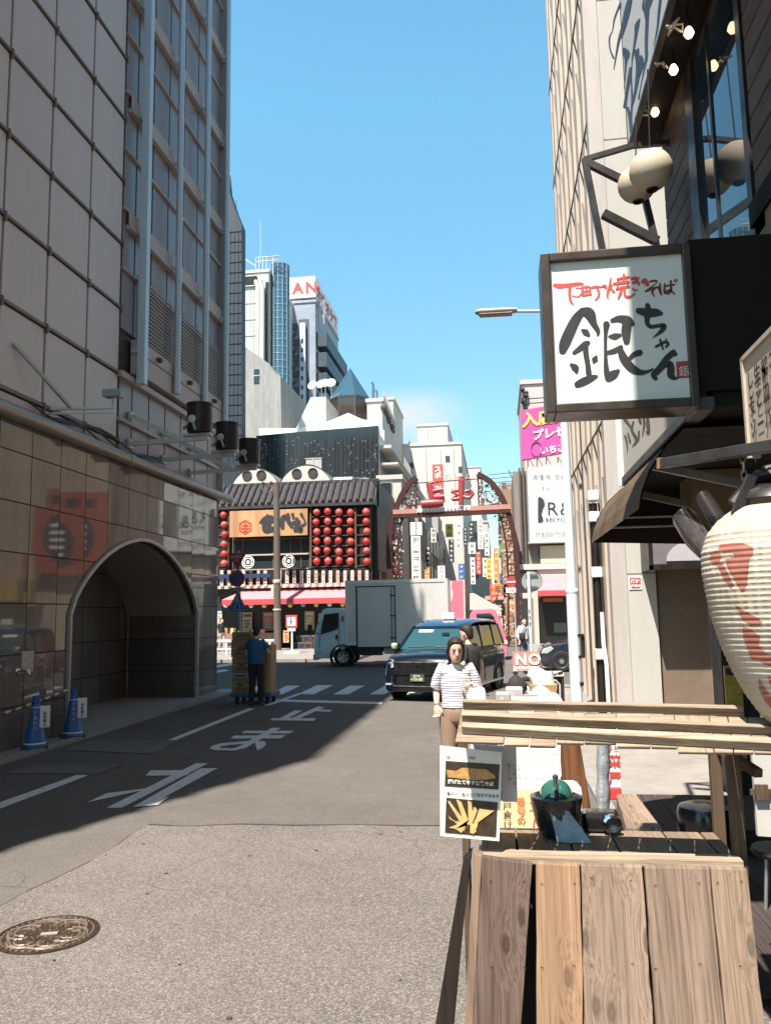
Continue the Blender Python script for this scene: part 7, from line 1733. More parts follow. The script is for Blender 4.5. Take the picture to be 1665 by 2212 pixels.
def hand(mb, w, d, side, curl=.5, k=1.):
    """palm from wrist w along d; side = direction of the thumb; five bent fingers"""
    w = V(w); d = V(d).normalized(); s = V(side); s = (s-d*s.dot(d)).normalized(); n = d.cross(s)
    m = Matrix((s, n, d)).transposed()
    mb.ball(w+d*.045*k, (.040*k, .016*k, .055*k), 10, 8, m)
    for i, (o, l) in enumerate(((.027, .068), (.009, .076), (-.009, .070), (-.027, .055))):
        a = w+d*.085*k+s*o*k; c = a+(d*math.cos(curl*.5)+n*math.sin(curl*.5))*l*.5*k; e = c+(d*math.cos(curl*1.5)+n*math.sin(curl*1.5))*l*.5*k
        mb.tube([w+d*.06*k+s*o*k, a, c, e], [.0095*k, .009*k, .0085*k, .007*k], 7)
    a = w+d*.025*k+s*.03*k; c = a+(d*.6+s*.75+n*.2)*.035*k; e = c+(d*.9+s*.2+n*.4)*.03*k
    mb.tube([w+d*.02*k+s*.015*k, a, c, e], [.012*k, .012*k, .010*k, .008*k], 7)
def ring(c, rx, ry, n=16, tx=0., ty=0.):
    return [(c[0]+rx*math.cos(2*math.pi*i/n), c[1]+ry*math.sin(2*math.pi*i/n), c[2]+tx*math.cos(2*math.pi*i/n)+ty*math.sin(2*math.pi*i/n)) for i in range(n)]
def person(loc, rz, label, J, top, bottom, shoe, hair='short', tilt=0., turn=0., torso=.16, sleeve=.6, hem=.97, long_top=0, group=None, detail=True, loose=1.):
    t = thing('person', loc, label, 'person', group, rz=R(rz))
    nd_ = {'pelvis': (J['pelvis'], (.12, .09)), 'waist': (J['waist'], (.105, .08)), 'chest': (J['chest'], (.13, .095)), 'neck': (J['neck'], .05), 'nape': (tuple(V(J['neck']).lerp(V(J['head']), .55)), .045)}
    ed = [('pelvis', 'waist'), ('waist', 'chest'), ('chest', 'neck'), ('neck', 'nape')]
    for s in 'LR':
        nd_['sh'+s] = (J['sh'+s], .055); nd_['el'+s] = (J['el'+s], .042); nd_['wr'+s] = (J['wr'+s], .028)
        nd_['hip'+s] = (J['hip'+s], .085); nd_['kn'+s] = (J['kn'+s], .058); nd_['an'+s] = (J['an'+s], .040)
        ed += [('chest', 'sh'+s), ('sh'+s, 'el'+s), ('el'+s, 'wr'+s), ('pelvis', 'hip'+s), ('hip'+s, 'kn'+s), ('kn'+s, 'an'+s)]
    vs, fs = skin_body(nd_, ed, 'pelvis')
    mb = MB(); mb.add(vs, fs)
    H = V(J['head']); Rm = Matrix.Rotation(R(turn), 3, 'Z') @ Matrix.Rotation(R(tilt), 3, 'X')
    hp = lambda x, y, z: H+Rm @ V((x, y, z))
    # head: cranium, jaw, nose, ears in one mesh with the body
    rings = []
    for z, rx, y0, y1 in ((-.118, .018, -.075, -.045), (-.112, .035, -.085, -.02), (-.095, .050, -.092, .02), (-.07, .060, -.094, .06), (-.04, .067, -.093, .085), (0, .073, -.091, .098), (.035, .075, -.090, .102), (.065, .071, -.082, .098), (.09, .058, -.062, .08), (.108, .036, -.034, .052), (.115, .012, -.005, .02)):
        cy, ry = (y0+y1)/2, (y1-y0)/2
        rings.append([tuple(hp(rx*math.cos(2*math.pi*i/18), cy+ry*math.sin(2*math.pi*i/18), z)) for i in range(18)])
    mb.loft(rings)
    mb.loft([[tuple(hp(*p)) for p in r_] for r_ in ([(-.007, -.088, .012), (.007, -.088, .012), (.004, -.094, .012), (-.004, -.094, .012)], [(-.013, -.09, -.028), (.013, -.09, -.028), (.008, -.114, -.026), (-.008, -.114, -.026)], [(-.012, -.09, -.036), (.012, -.09, -.036), (.006, -.10, -.037), (-.006, -.10, -.037)])])
    for s in (-1, 1): mb.ball(hp(s*.076, .008, -.012), (.010, .020, .030), 8, 6)
    for s, hd, sd in (('L', J.get('hdL'), J.get('thL')), ('R', J.get('hdR'), J.get('thR'))):
        if hd: hand(mb, J['wr'+s], hd, sd or (0, -1, 0), J.get('curl', .6))
    mats = [M_SKIN, M_EYE, M_LIP, M_HAIR]
    if detail:
        mb.m = 1
        for s in (-1, 1): mb.ball(hp(s*.031, -.087, .006), (.012, .006, .006), 8, 6)
        mb.m = 2; mb.ball(hp(0, -.091, -.066), (.021, .006, .008), 8, 6)
        mb.m = 3
        for s in (-1, 1): mb.obox(hp(s*.031, -.089, .027), (.034, .010, .006), Rm)
    body = mb.build('body', mats, t, smooth=True, world=False, sharp=70)
    # hair
    mb = MB(); rings = []
    for z, rx, y0, y1 in ((-.095, .042, .045, .085), (-.05, .062, .02, .102), (-.02, .070, .0, .108), (.02, .081, -.03, .113), (.05, .083, -.075 if hair != 'long' else -.045, .115), (.08, .076, -.090 if hair != 'long' else -.075, .108), (.105, .058, -.068, .085), (.122, .034, -.035, .05), (.128, .008, -.005, .015)):
        cy, ry = (y0+y1)/2, (y1-y0)/2
        rings.append([tuple(hp(rx*math.cos(2*math.pi*i/18), cy+ry*math.sin(2*math.pi*i/18), z)) for i in range(18)])
    mb.loft(rings)
    if hair == 'long':
        for s in (-1, 1):
            mb.tube([hp(s*.03, -.06, .098), hp(s*.068, -.035, .05), hp(s*.078, .0, -.02), hp(s*.074, .035, -.09), hp(s*.06, .045, -.15)], [.014, .018, .02, .022, .010], 8)
        mb.tube([hp(0, .07, .06), hp(0, .085, -.06), hp(0, .075, -.15)], [.07, .075, .05], 10)
    mb.build('hair', M_HAIR, t, smooth=True, world=False, sharp=80)
    # top: torso loft plus sleeves
    w_, c_, n_ = V(J['waist']), V(J['chest']), V(J['neck'])
    mb = MB(); tz = torso; p_ = V(J['pelvis'])
    hc = p_.lerp(w_, max(-.6, min(1, (hem-p_.z)/max(.01, w_.z-p_.z))))
    rr = [ring((hc.x, hc.y, hem), tz*1.0*loose, tz*.76*loose, 20), ring((hc.x, hc.y, hem+.03), tz*1.01*loose, tz*.77*loose, 20), ring((w_.x, w_.y, w_.z), tz*.97*loose, tz*.74*loose, 20), ring(((w_.x+c_.x)/2, (w_.y+c_.y)/2, (w_.z+c_.z)/2), tz*1.0*loose, tz*.76, 20), ring((c_.x, c_.y, c_.z), tz*1.06, tz*.78, 20),
          ring((c_.x, c_.y+.005, c_.z+.08), tz*1.0, tz*.68, 20), ring((c_.x, c_.y+.01, c_.z+.125), tz*.78, tz*.56, 20), ring((n_.x, n_.y+.005, n_.z-.035), tz*.50, tz*.44, 20), ring((n_.x, n_.y, n_.z-.005), .064, .062, 20)]
    for r_ in rr[:5]:
        for i, p in enumerate(r_):
            f = 1+.03*math.sin(i*2.1+p[2]*23); r_[i] = (p[0]*1, hc.y+(p[1]-hc.y)*f, p[2])
    mb.loft(rr, caps=False)
    for s in 'LR':
        a, e, wr = V(J['sh'+s]), V(J['el'+s]), V(J['wr'+s])
        sg = 1 if a.x > c_.x else -1
        pts = [c_+V((sg*.06, 0, .06)), a+V((-sg*.01, 0, -.005)), a.lerp(e, .5)]; rs = [.088*loose, .074*loose, .070*loose]
        if sleeve <= 1: pts.append(a.lerp(e, sleeve)); rs.append(.070*loose)
        else: pts += [e, e.lerp(wr, sleeve-1)]; rs += [.058, .048]
        mb.tube(pts, rs, 14, caps=False)
    mb.build('top', top, t, smooth=True, world=False, sharp=80)
    # trousers and shoes
    mb = MB(); mb.loft([ring((p_.x, p_.y, p_.z+.09), .135, .10), ring((p_.x, p_.y, p_.z+.02), .15, .115), ring((p_.x, p_.y, p_.z-.06), .155, .115), ring((p_.x, p_.y, p_.z-.11), .12, .09)])
    for s in 'LR':
        h, k, a = V(J['hip'+s]), V(J['kn'+s]), V(J['an'+s])
        mb.tube([h+V((0, 0, .03)), h.lerp(k, .35), h.lerp(k, .8), k, k.lerp(a, .4), a+V((0, 0, .0))], [.098, .094, .076, .070, .068, .058], 14)
    mb.build('trousers', bottom, t, smooth=True, world=False, sharp=80)
    for s in 'LR':
        a = V(J['an'+s]); mb = MB(); z0 = max(.0, a.z-.08)
        mb.loft([ring((a.x, a.y+.03, z0), .042, .055, 12), ring((a.x, a.y-.04, z0), .048, .125, 12), ring((a.x, a.y-.035, z0+.035), .047, .12, 12), ring((a.x, a.y-.0, z0+.075), .044, .07, 12), ring((a.x, a.y+.01, z0+.10), .04, .05, 12)]); mb.build('shoe', shoe, t, smooth=True, world=False, sharp=70)
    return t
# striped knit of the woman's top
m, nt, b = _new('striped_knit'); v = coords(nt)
s_ = nd(nt, 'ShaderNodeSeparateXYZ'); nt.links.new(v, s_.inputs[0])
ml = nd(nt, 'ShaderNodeMath', operation='PINGPONG'); ml.inputs[1].default_value = .0125; nt.links.new(s_.outputs['Z'], ml.inputs[0])
lt = nd(nt, 'ShaderNodeMath', operation='LESS_THAN'); lt.inputs[1].default_value = .0042; nt.links.new(ml.outputs[0], lt.inputs[0])
ab = nd(nt, 'ShaderNodeMath', operation='LESS_THAN'); ab.inputs[1].default_value = 1.355; nt.links.new(s_.outputs['Z'], ab.inputs[0])
an = nd(nt, 'ShaderNodeMath', operation='MULTIPLY'); nt.links.new(lt.outputs[0], an.inputs[0]); nt.links.new(ab.outputs[0], an.inputs[1])
nt.links.new(mixc(nt, an.outputs[0], (.72, .69, .68), (.13, .11, .20)), b.inputs['Base Color']); b.inputs['Roughness'].default_value = .9
bump(nt, b, noise(nt, v, 11, 3, .5), .5, .03); M_STRIPE = m
M_KHAKI = pm('brown_trousers', (.26, .17, .115), .85, var=.15, scale=9, bmp=.4, bscale=12)
M_SHOE = pm('dark_shoe', (.03, .025, .025), .6); M_DNAVY = pm('dark_trousers', (.022, .014, .018), .85, var=.3); M_BLUSH = pm('blue_polo', (.012, .085, .20), .8, var=.2, scale=7, bmp=.4, bscale=14); M_BLKT = pm('black_tee', (.028, .025, .027), .85, var=.2, bmp=.4, bscale=14)
base = dict(pelvis=(0, 0, .92), waist=(0, 0, 1.04), chest=(0, .0, 1.26), neck=(0, .005, 1.44), head=(0, -.035, 1.585), shL=(-.165, .01, 1.37), shR=(.165, .01, 1.37), hipL=(-.085, 0, .86), hipR=(.085, 0, .86),
            knL=(-.09, -.02, .47), anL=(-.095, .04, .085), knR=(.09, -.13, .49), anR=(.085, -.17, .085), elL=(-.235, .06, 1.13), wrL=(-.235, -.02, .92), elR=(.235, .05, 1.13), wrR=(.24, -.04, .9), hdL=(0, -.1, -1), hdR=(0, -.1, -1))
Jw = dict(base); Jw.update(chest=(0, -.005, 1.25), neck=(0, -.02, 1.42), head=(0, -.075, 1.565), shL=(-.15, .01, 1.365), shR=(.15, .01, 1.365), elL=(-.20, .08, 1.16), wrL=(-.205, -.02, 1.00), hdL=(.05, -.1, -1), thL=(1, -.6, 0), elR=(.215, .04, 1.15), wrR=(.155, -.17, 1.20), hdR=(-1, -.35, .1), thR=(0, -.2, 1), curl=1.2)
woman = person((-.455, 8.5, 0), 6, 'woman walking toward the viewer in a white striped top and brown trousers', Jw, M_STRIPE, M_KHAKI, M_SHOE, 'long', tilt=14, turn=4, torso=.152, sleeve=.9, hem=.985, loose=1.0)
# white carrier bag on her arm
bag = thing('carrier_bag', (-.455+.225, 8.36, 1.08), 'white plastic carrier bag hanging from the striped woman\'s hand', 'bag')
mb = MB(); bx0_ = -.455+.10; rg = []
for z, x0_, x1_, d in ((.95, .12, .31, .07), (.97, .10, .325, .09), (1.05, .105, .32, .085), (1.14, .12, .30, .06), (1.185, .13, .29, .035)):
    rg.append([(-.455+(x0_+x1_)/2+(x1_-x0_)/2*math.cos(2*math.pi*i/16)*(1+.05*math.sin(i*3+z*40)), 8.34+d*math.sin(2*math.pi*i/16)*(1+.15*math.sin(i*2.3+z*31)), z+.008*math.sin(i*2.7)) for i in range(16)])
mb.loft(rg); mb.build('bag_body', pm('white_plastic', (.74, .73, .70), .4, var=.06, bmp=.4, bscale=14), bag, smooth=True, sharp=80)
mb = MB(); mb.tube([(-.455+.14, 8.34, 1.18), (-.455+.13, 8.32, 1.23), (-.455+.10, 8.31, 1.205)], .007, 6); mb.tube([(-.455+.27, 8.34, 1.18), (-.455+.17, 8.32, 1.24), (-.455+.11, 8.31, 1.21)], .007, 6); mb.build('bag_handle', M_SIGNW, bag, smooth=True)
Jb = dict(base)
person((gy(1011, 1380, 11.6).x, 11.6, .06), -120, 'man in a black T-shirt turned away beside the taxi', Jb, M_BLKT, M_DNAVY, M_SHOE, 'short', tilt=12, torso=.18, sleeve=.6, hem=.9)
Jm = dict(base); Jm.update(elL=(-.25, -.10, 1.14), wrL=(-.20, -.32, 1.08), elR=(.24, -.06, 1.12), wrR=(.215, -.22, .98), hdL=(.2, -1, 0), hdR=(0, -.8, -.5), knR=(.09, -.03, .48), anR=(.09, .05, .085), knL=(-.09, -.05, .48), anL=(-.09, -.06, .085), head=(0, -.06, 1.575))
mloc = gz(553, 1524)
person((mloc.x, mloc.y, 0), 178, 'man in a blue polo and dark trousers pushing the loaded trolley, seen from behind', Jm, M_BLUSH, M_DNAVY, M_SHOE, 'short', tilt=18, torso=.185, sleeve=.6, hem=.90)
Jf = dict(base)
c_ = gy(478, 1380, 40.6); person((c_.x, 40.6, .12), 60, 'person in dark clothes with light trousers by the far guard rail', Jf, M_BLKT, pm('pale_trousers', (.45, .40, .34), .8), M_SHOE, 'short', torso=.17, detail=False)
c_ = gy(1131, 1390, 29); person((c_.x, 29, 0), 40, 'person in a white top with a dark bag by the round sign post', Jf, M_SIGNW, pm('grey_trousers', (.20, .20, .22), .8), M_SHOE, 'short', torso=.17, sleeve=1.5, detail=False)
bq = thing('shoulder_bag', (c_.x, 28.75, .9), 'dark shoulder bag worn by the person in white', 'bag'); mb = MB(); mb.ball((c_.x-.05, 28.74, 1.05), (.11, .07, .16), 12, 8); mb.build('bag_body', M_BLKT, bq, smooth=True); mb = MB(); mb.tube([(c_.x-.05, 28.74, 1.18), (c_.x+.02, 28.8, 1.35), (c_.x+.1, 28.9, 1.45)], .02, 6); mb.build('strap', M_BLKT, bq)
# ------------------------------------------------------------------ loaded trolley
tl = gz(520, 1527); ty = mloc.y+.55; tx0, tx1 = gy(507, 1450, ty).x, gy(594, 1450, ty).x
tr = thing('trolley', ((tx0+tx1)/2, ty, 0), 'blue flat trolley under the stack of cartons', 'trolley')
M_TROL = pm('trolley_blue', (.03, .10, .18), .5, var=.15)
mb = MB(); mb.box(tx0, tx1, ty-.3, ty+.45, .15, .24); mb.build('deck', M_TROL, tr, bevel=.02)
for x in (tx0+.12, tx1-.12):
    for y in (ty-.18, ty+.33): mb = MB(); mb.lathe([(.02, -.025), (.07, -.025), (.07, .025), (.02, .025)], (x, y, .07), 14, Matrix.Rotation(R(90), 3, 'Y')); mb.box(x-.035, x+.035, y-.03, y+.03, .10, .15); mb.build('caster', M_TYRE, tr, smooth=True)
M_CARD = pm('carton', (.27, .165, .085), .85, var=.18, scale=3); M_TAPE = pm('packing_tape', (.42, .30, .18), .3)
M_CARDD = pm('carton_print', (.14, .085, .05), .8)
lx = tx0+.43
cart = [(tx0+.02, lx, .24, .55, 'lowest carton in the left trolley stack, with an orange print'), (tx0+.02, lx+.02, .68, 1.02, 'printed carton in the middle of the left trolley stack'), (tx0-.0, lx+.06, 1.02, 1.42, 'dark carton high on the left trolley stack'), (tx0+.02, lx+.10, 1.42, 1.58, 'open topmost carton of the left trolley stack')]
for x0_, x1_, z0_, z1_, l in cart:
    t = thing('carton', ((x0_+x1_)/2, ty, z0_), l, 'box', 'cartons on the trolley')
    mb = MB(); mb.box(x0_, x1_, ty-.26, ty+.16, z0_+.003, z1_-.003); mb.build('carton_body', M_CARD, t, bevel=.008)
    mb = MB(); mb.box(x0_, x1_, ty-.264, ty-.261, (z0_+z1_)/2-.012, (z0_+z1_)/2+.012); mb.build('tape', M_TAPE, t)
    mb = MB(); mb.box(x0_+.1, x1_-.08, ty-.268, ty-.265, z0_+.06, z0_+.10); mb.box(x0_+.14, x1_-.14, ty-.268, ty-.265, z0_+.14, z0_+.22) if z1_-z0_ > .25 else None; mb.build('print', M_CARDD, t)
t = thing('crate', (tx0+.2, ty, .55), 'grey plastic crate in the trolley stack', 'crate'); mb = MB(); mb.box(tx0+.03, lx, ty-.26, ty+.16, .553, .677); mb.build('shell', pm('crate_grey', (.22, .24, .28), .5), t, bevel=.01); mb = MB(); mb.box(tx0+.1, lx-.1, ty-.265, ty-.26, .60, .63); mb.build('slot', M_BLACK, t)
t = thing('carton', (tx1-.15, ty, .24), 'tall brown carton standing at the right end of the trolley', 'box', 'cartons on the trolley')
mb = MB(); mb.box(tx1-.33, tx1-.02, ty-.22, ty+.2, .243, 1.28); mb.build('carton_body', pm('carton_light', (.42, .27, .15), .85, var=.15, scale=2), t, bevel=.01)
mb = MB(); mb.box(tx1-.335, tx1-.015, ty-.224, ty-.221, .70, .74); mb.build('tape', M_TAPE, t)
# ------------------------------------------------------------------ plank counter in the foreground
CY0 = 3.0
W_GREY = wood('grey_brown_plank', (0.145, 0.102, 0.084), (0.062, 0.042, 0.034), 'z', 1.)
W_TAN = wood('tan_plank', (0.365, 0.235, 0.148), (0.20, 0.118, 0.070), 'z', 1.)
W_PALE = wood('pale_plank', (0.345, 0.258, 0.197), (0.165, 0.118, 0.088), 'z', 1.)
W_PALE2 = wood('pale_plank_two', (0.315, 0.232, 0.178), (0.148, 0.104, 0.078), 'z', 1.)
W_LEDGE = wood('ledge_wood', (0.43, 0.35, 0.265), (0.22, 0.155, 0.108), 'x', 1., knots=False)
W_SLAT = wood('slat_wood', (0.375, 0.295, 0.22), (0.155, 0.108, 0.078), 'x', 1., knots=False)
W_SLATD = wood('slat_dark', (0.238, 0.175, 0.129), (0.132, 0.092, 0.066), 'x', 1., knots=False)
W_POST = wood('post_wood', (0.132, 0.089, 0.059), (0.066, 0.043, 0.030), 'z', 1., knots=False)
W_RUST = wood('red_brown_post', (0.238, 0.102, 0.040), (0.079, 0.030, 0.013), 'z', .8, knots=False, bmp=1.)
M_NAIL = pm('rusty_nail', (.07, .045, .03), .6, .3)
stand = thing('plank_counter', (.35, 3.2, 0), 'rustic street counter of mixed old planks with a slatted top rack', 'counter')
# front: planks lean out toward the foot
def FP(x, y): # point of the leaning front panel for a picture point
    d = ray(x, y); n = V((0, 1, -.0)); # plane y = CY0 - k*(ztop - z)
    k = .20; zt_ = 1.06
    # EYE.y + s*d.y = CY0 - k*(zt_ - (EYE.z + s*d.z))
    s = (CY0-k*(zt_-EYE.z)-EYE.y)/(d.y-k*d.z); return EYE+d*s
def plank(top0, top1, bot0, bot1, y0, y1, m, push=0.):
    """plank front between picture columns; top at y0, runs on to the ground"""
    a, b_, c, d = FP(top0, y0), FP(top1, y1), FP(bot1, 2212), FP(bot0, 2212)
    dn0, dn1 = (d-a), (c-b_)
    c2 = b_+dn1*((b_.z-.08)/-dn1.z); d2 = a+dn0*((a.z-.08)/-dn0.z)
    o = V((0, -push, 0)); mb = MB(); e0, e1 = [], []
    for k in range(13):   # slightly ragged saw-cut edges
        t = k/12; e0.append(a.lerp(d2, t)+o+V((random.uniform(-.0022, .0022), 0, 0))); e1.append(b_.lerp(c2, t)+o+V((random.uniform(-.0022, .0022), 0, 0)))
    mb.prism(e0+e1[::-1], (0, .03, 0)); p = mb.build('plank', m, stand, bevel=.004)
    mb = MB()
    for yy2 in (1905, 2090):
        for f in (.16, .84):
            q = FP(top0+(top1-top0)*f+random.uniform(-4, 4), yy2+random.uniform(-8, 8))+o; mb.lathe([(0, -.002), (.0045, -.0015), (.0045, .002)], q, 8, Matrix.Rotation(R(90), 3, 'X'), caps=False)
    mb.build('nail', M_NAIL, p)
    return p
plank(1041, 1150, 1022, 1127, 1850, 1866, W_GREY)
plank(1156, 1252, 1160, 1259, 1863, 1868, W_TAN, .006)
plank(1254, 1387, 1262, 1410, 1868, 1872, W_PALE)
plank(1391, 1531, 1415, 1563, 1872, 1874, W_PALE2, .004)
plank(1534, 1612, 1567, 1650, 1874, 1878, W_TAN if False else wood('pale_plank_three', (0.310, 0.222, 0.165), (0.155, 0.125, 0.086), 'z', 1.))
a, d = FP(1022, 1842), FP(1003, 2212); b_, c = FP(1041, 1848), FP(1022, 2212)
mb = MB(); e = (d-a); d2 = a+e*((a.z-.02)/-e.z); e = (c-b_); c2 = b_+e*((b_.z-.02)/-e.z); mb.prism([a, b_, c2, d2], (0, .06, 0)); mb.build('edge_batten', wood('batten', (0.238, 0.172, 0.125), (0.132, 0.086, 0.059), 'z', 1., knots=False), stand, bevel=.004)
mb = MB(); mb.prism([FP(999, 1868)+V((0, .05, 0)), FP(1019, 1846)+V((0, .05, 0)), FP(1000, 2000)+V((0, .05, 0)), FP(972, 2300)+V((0, .08, 0)), FP(926, 2300)+V((0, .08, 0))], (0, .05, 0)); mb.build('side_leg', wood('dark_leg', (.022, .015, .011), (.009, .006, .004), 'z', 1., knots=False), stand, bevel=.004)
mb = MB(); mb.prism([FP(1030, 1880)+V((0, .30, 0)), FP(1605, 1890)+V((0, .30, 0)), FP(1640, 2400)+V((0, .30, 0)), FP(1020, 2400)+V((0, .30, 0))], (0, .02, 0)); mb.build('back_board', pm('dark_board', (.03, .022, .017), .85, var=.3), stand)  # dark sheet added so the gaps between planks read as shade
# shelf behind the panel
zs_ = 1.088
sf = [gz(x, y, zs_) for x, y in ((1040, 1846), (1600, 1866), (1610, 1878), (1042, 1852))]
sx0, sx1 = FP(1035, 1850).x, FP(1613, 1878).x
sy0 = CY0+.036
mb = MB(); mb.box(sx0, sx1, sy0, sy0+.075, zs_-.03, zs_); mb.build('ledge', W_LEDGE, stand, bevel=.004)
cuts = [sx0, sx0+.135, sx0+.335, sx0+.50, sx0+.70, sx0+.84, sx1]
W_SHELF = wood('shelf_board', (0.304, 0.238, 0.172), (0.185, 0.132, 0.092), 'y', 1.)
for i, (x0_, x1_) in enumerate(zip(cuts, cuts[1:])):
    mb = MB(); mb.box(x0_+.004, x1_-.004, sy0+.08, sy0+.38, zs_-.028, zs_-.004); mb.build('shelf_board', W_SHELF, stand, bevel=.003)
mb = MB(); mb.box(sx0+.02, sx1-.02, sy0+.05, sy0+.10, zs_-.10, zs_-.03); mb.box(sx0+.02, sx1-.02, sy0+.32, sy0+.36, zs_-.10, zs_-.03)
for x in (sx0+.02, sx1-.06): mb.box(x, x+.04, sy0+.32, sy0+.36, 0, zs_-.1); mb.box(x, x+.04, sy0+.1, sy0+.45, .3, .35)
mb.build('under_frame', W_POST, stand)
# slatted rack tilted over the shelf
def RP(x, y):
    """picture point on the tilted rack plane (near edge low)"""
    k = 1.6; y0, z0 = 2.86, 1.456; d = ray(x, y); s = (z0-EYE.z+(EYE.y-y0)/k)/(d.z-d.y/k); return EYE+d*s
nrm = (RP(1500, 1540)-RP(1100, 1540)).cross(RP(1100, 1540)-RP(1100, 1600)).normalized()
if nrm.z < 0: nrm = -nrm
def slat(ptsq, th, m, lift=0., nm='slat'):
    mb = MB(); mb.prism([RP(x, y)+nrm*lift for x, y in ptsq], nrm*th); return mb.build(nm, m, stand, bevel=.003)
# cross boards (running away from the viewer) and the long battens on top of them
random.seed(12)
bx = [997, 1098, 1150, 1205, 1263, 1330, 1400, 1455, 1530, 1570, 1612, 1690, 1760]
for i, (x0_, x1_) in enumerate(zip(bx, bx[1:])):
    yb5 = 1606+(x0_-1000)*.037+random.uniform(-6, 10)
    slat([(x0_+1, 1536+(x0_-1000)*.03), (x1_-1, 1536+(x1_-1000)*.03), (x1_+(x1_-1300)*.05-1, yb5+(x1_-x0_)*.02), (x0_+(x0_-1300)*.05+1, yb5)], .012, (W_SLAT, W_LEDGE, W_SLAT, wood('board_pale', (0.396, 0.317, 0.224), (0.251, 0.185, 0.125), 'y', 1.))[i % 4], 0., 'rack_board')
slat([(1000, 1531), (1596, 1546), (1604, 1554), (1000, 1538)], .034, W_SLAT, .013)
slat([(998, 1557), (1640, 1587), (1664, 1595), (998, 1567)], .034, W_LEDGE, .013)
slat([(998, 1581), (1720, 1620), (1750, 1634), (998, 1592)], .034, W_LEDGE, .013)
# posts holding the rack
def post(px, y0, y1, Y, wd, m, nm='post'):
    a, c = gy(px, y0, Y), gy(px, y1, Y); mb = MB(); mb.box(c.x-wd/2, c.x+wd/2, Y-.02, Y+.02, min(c.z, .1) if y1 > 1900 else c.z, a.z); return mb.build(nm, m, stand, bevel=.003)
post(1566, 1590, 2000, 3.42, .042, W_POST); post(1606, 1590, 2000, 3.12, .045, W_POST)
post(1012, 1600, 2000, 3.30, .03, W_POST)
a = gy(1560, 1640, 3.42); mb = MB(); mb.beam(a+V((-.02, -.0, .05)), a+V((.05, -.28, -.0)), .03, .03); mb.build('brace', W_POST, stand)
# weathered red brown post and shiny foil tube standing behind the rack
t = thing('timber_post', (gy(1245, 1700, 4.1).x, 4.1, 0), 'weathered red brown timber post leaning behind the rack', 'post')
mb = MB(); mb.prism([gy(x, y, 4.1) for x, y in ((1209, 1590), (1250, 1590), (1283, 1790), (1300, 1900), (1225, 1900), (1216, 1700))], (0, .09, 0)); mb.build('post', W_RUST, t, bevel=.006)
mb = MB(); q_ = gy(1278, 1768, 4.09)
for k in range(3): mb.tube([q_+V((.006*k, -.012, .02-.02*k)), q_+V((-.01, -.01, -.03*k)), q_+V((.015, -.015, -.05))], .005, 5)
mb.build('iron_hook', M_TRIM, t)
t = thing('foil_post', (gy(1302, 1700, 4.6).x, 4.6, 0), 'post wrapped in crinkled clear and silver film behind the rack', 'post')
mb = MB(); random.seed(3)
pts = [gy(1302, 1560+i*14, 4.6) for i in range(20)]; mb.tube(pts, [.034+.003*math.sin(i*1.3)+.002*random.random() for i in range(20)], 14); mb.build('film', pm('silver_film', (.60, .64, .68), .18, .6, var=.5, scale=18, bmp=.8, bscale=26), t, smooth=True)
# laminated menu cards hung at the left end of the rack
def card(name, label, q, Y, m, group=None, dy=.004):
    pts = [gy(x, y, Y) for x, y in q]; t = thing(name, tuple(pts[0]), label, 'card', group)
    mb = MB(); mb.prism(pts, (0, dy, 0)); mb.build('sheet', m, t); return t
def on(t, nm, polys, Y, m, lift=.0015):
    mb = MB()
    for i, q in enumerate(polys): mb.prism([gy(x, y, Y-lift-.0004*i) for x, y in q], (0, -.0006, 0))
    return mb.build(nm, m, t)
def z7(x, y): return ((1740+.42042*x)/1.8516, (2940+.42042*y)/1.8516)
YM = 3.05
M_CARDW = pm('card_white', (.74, .72, .69), .25, var=.04, coat=.4)
mc = card('menu_card', 'laminated white menu card with two food photos at the left end of the rack', [z7(45, 100), z7(635, 165), z7(608, 1010), z7(48, 960)], YM, M_CARDW)
M_FOODD = pm('food_dark', (.05, .033, .02), .3, var=.5, scale=30); M_FOODY = pm('food_fry', (.62, .42, .17), .35, var=.4, scale=40)
M_FOODO = pm('food_orange', (.50, .27, .09), .35, var=.5, scale=45)
on(mc, 'upper_photo', [[z7(100, 245), z7(612, 280), z7(600, 520), z7(90, 485)]], YM, M_FOODD)
on(mc, 'upper_food', [[z7(105, 330), z7(200, 340), z7(260, 310), z7(390, 320), z7(480, 325), z7(560, 380), z7(575, 410), z7(430, 430), z7(280, 420), z7(120, 400)], [z7(130, 365), z7(240, 335), z7(330, 340), z7(350, 400), z7(180, 405)]], YM, M_FOODO, .003)
on(mc, 'lower_photo', [[z7(105, 595), z7(592, 640), z7(578, 970), z7(92, 928)]], YM, M_FOODD)
fl = []
for a0, a1, b0, b1, c0, c1 in ((110, 620, 135, 625, 270, 900), (200, 610, 250, 640, 290, 880), (310, 620, 345, 640, 330, 850), (120, 760, 140, 800, 260, 920), (370, 680, 400, 720, 330, 880), (130, 880, 250, 930, 300, 860), (420, 700, 560, 720, 380, 890), (330, 930, 390, 920, 350, 850)):
    fl.append([z7(a0, a1), z7((a0+b0)/2, a1+12), z7(b0, b1), z7(c0+28, c1-60), z7(c0+14, c1), z7(c0-14, c1-40)])
on(mc, 'fried_food', fl, YM, M_FOODY, .003)
mb = MB(); p0_ = gy(*z7(108, 545), YM-.003); p1_ = gy(*z7(590, 575), YM-.003); ex = (p1_-p0_)
write(mb, '串カツ一本からご注文できます', p0_+V((0, 0, -.008)), ex, (0, 0, 1), .0135, bold=.02, lift=.001)
p0_ = gy(*z7(120, 445), YM-.004); mb2 = MB(); write(mb2, '揚げたて牛すじ焼そば', p0_+V((0, 0, -.004)), ex, (0, 0, 1), .0165, bold=.03, lift=.001); mb2.build('pale_caption', M_SIGNW, mc)
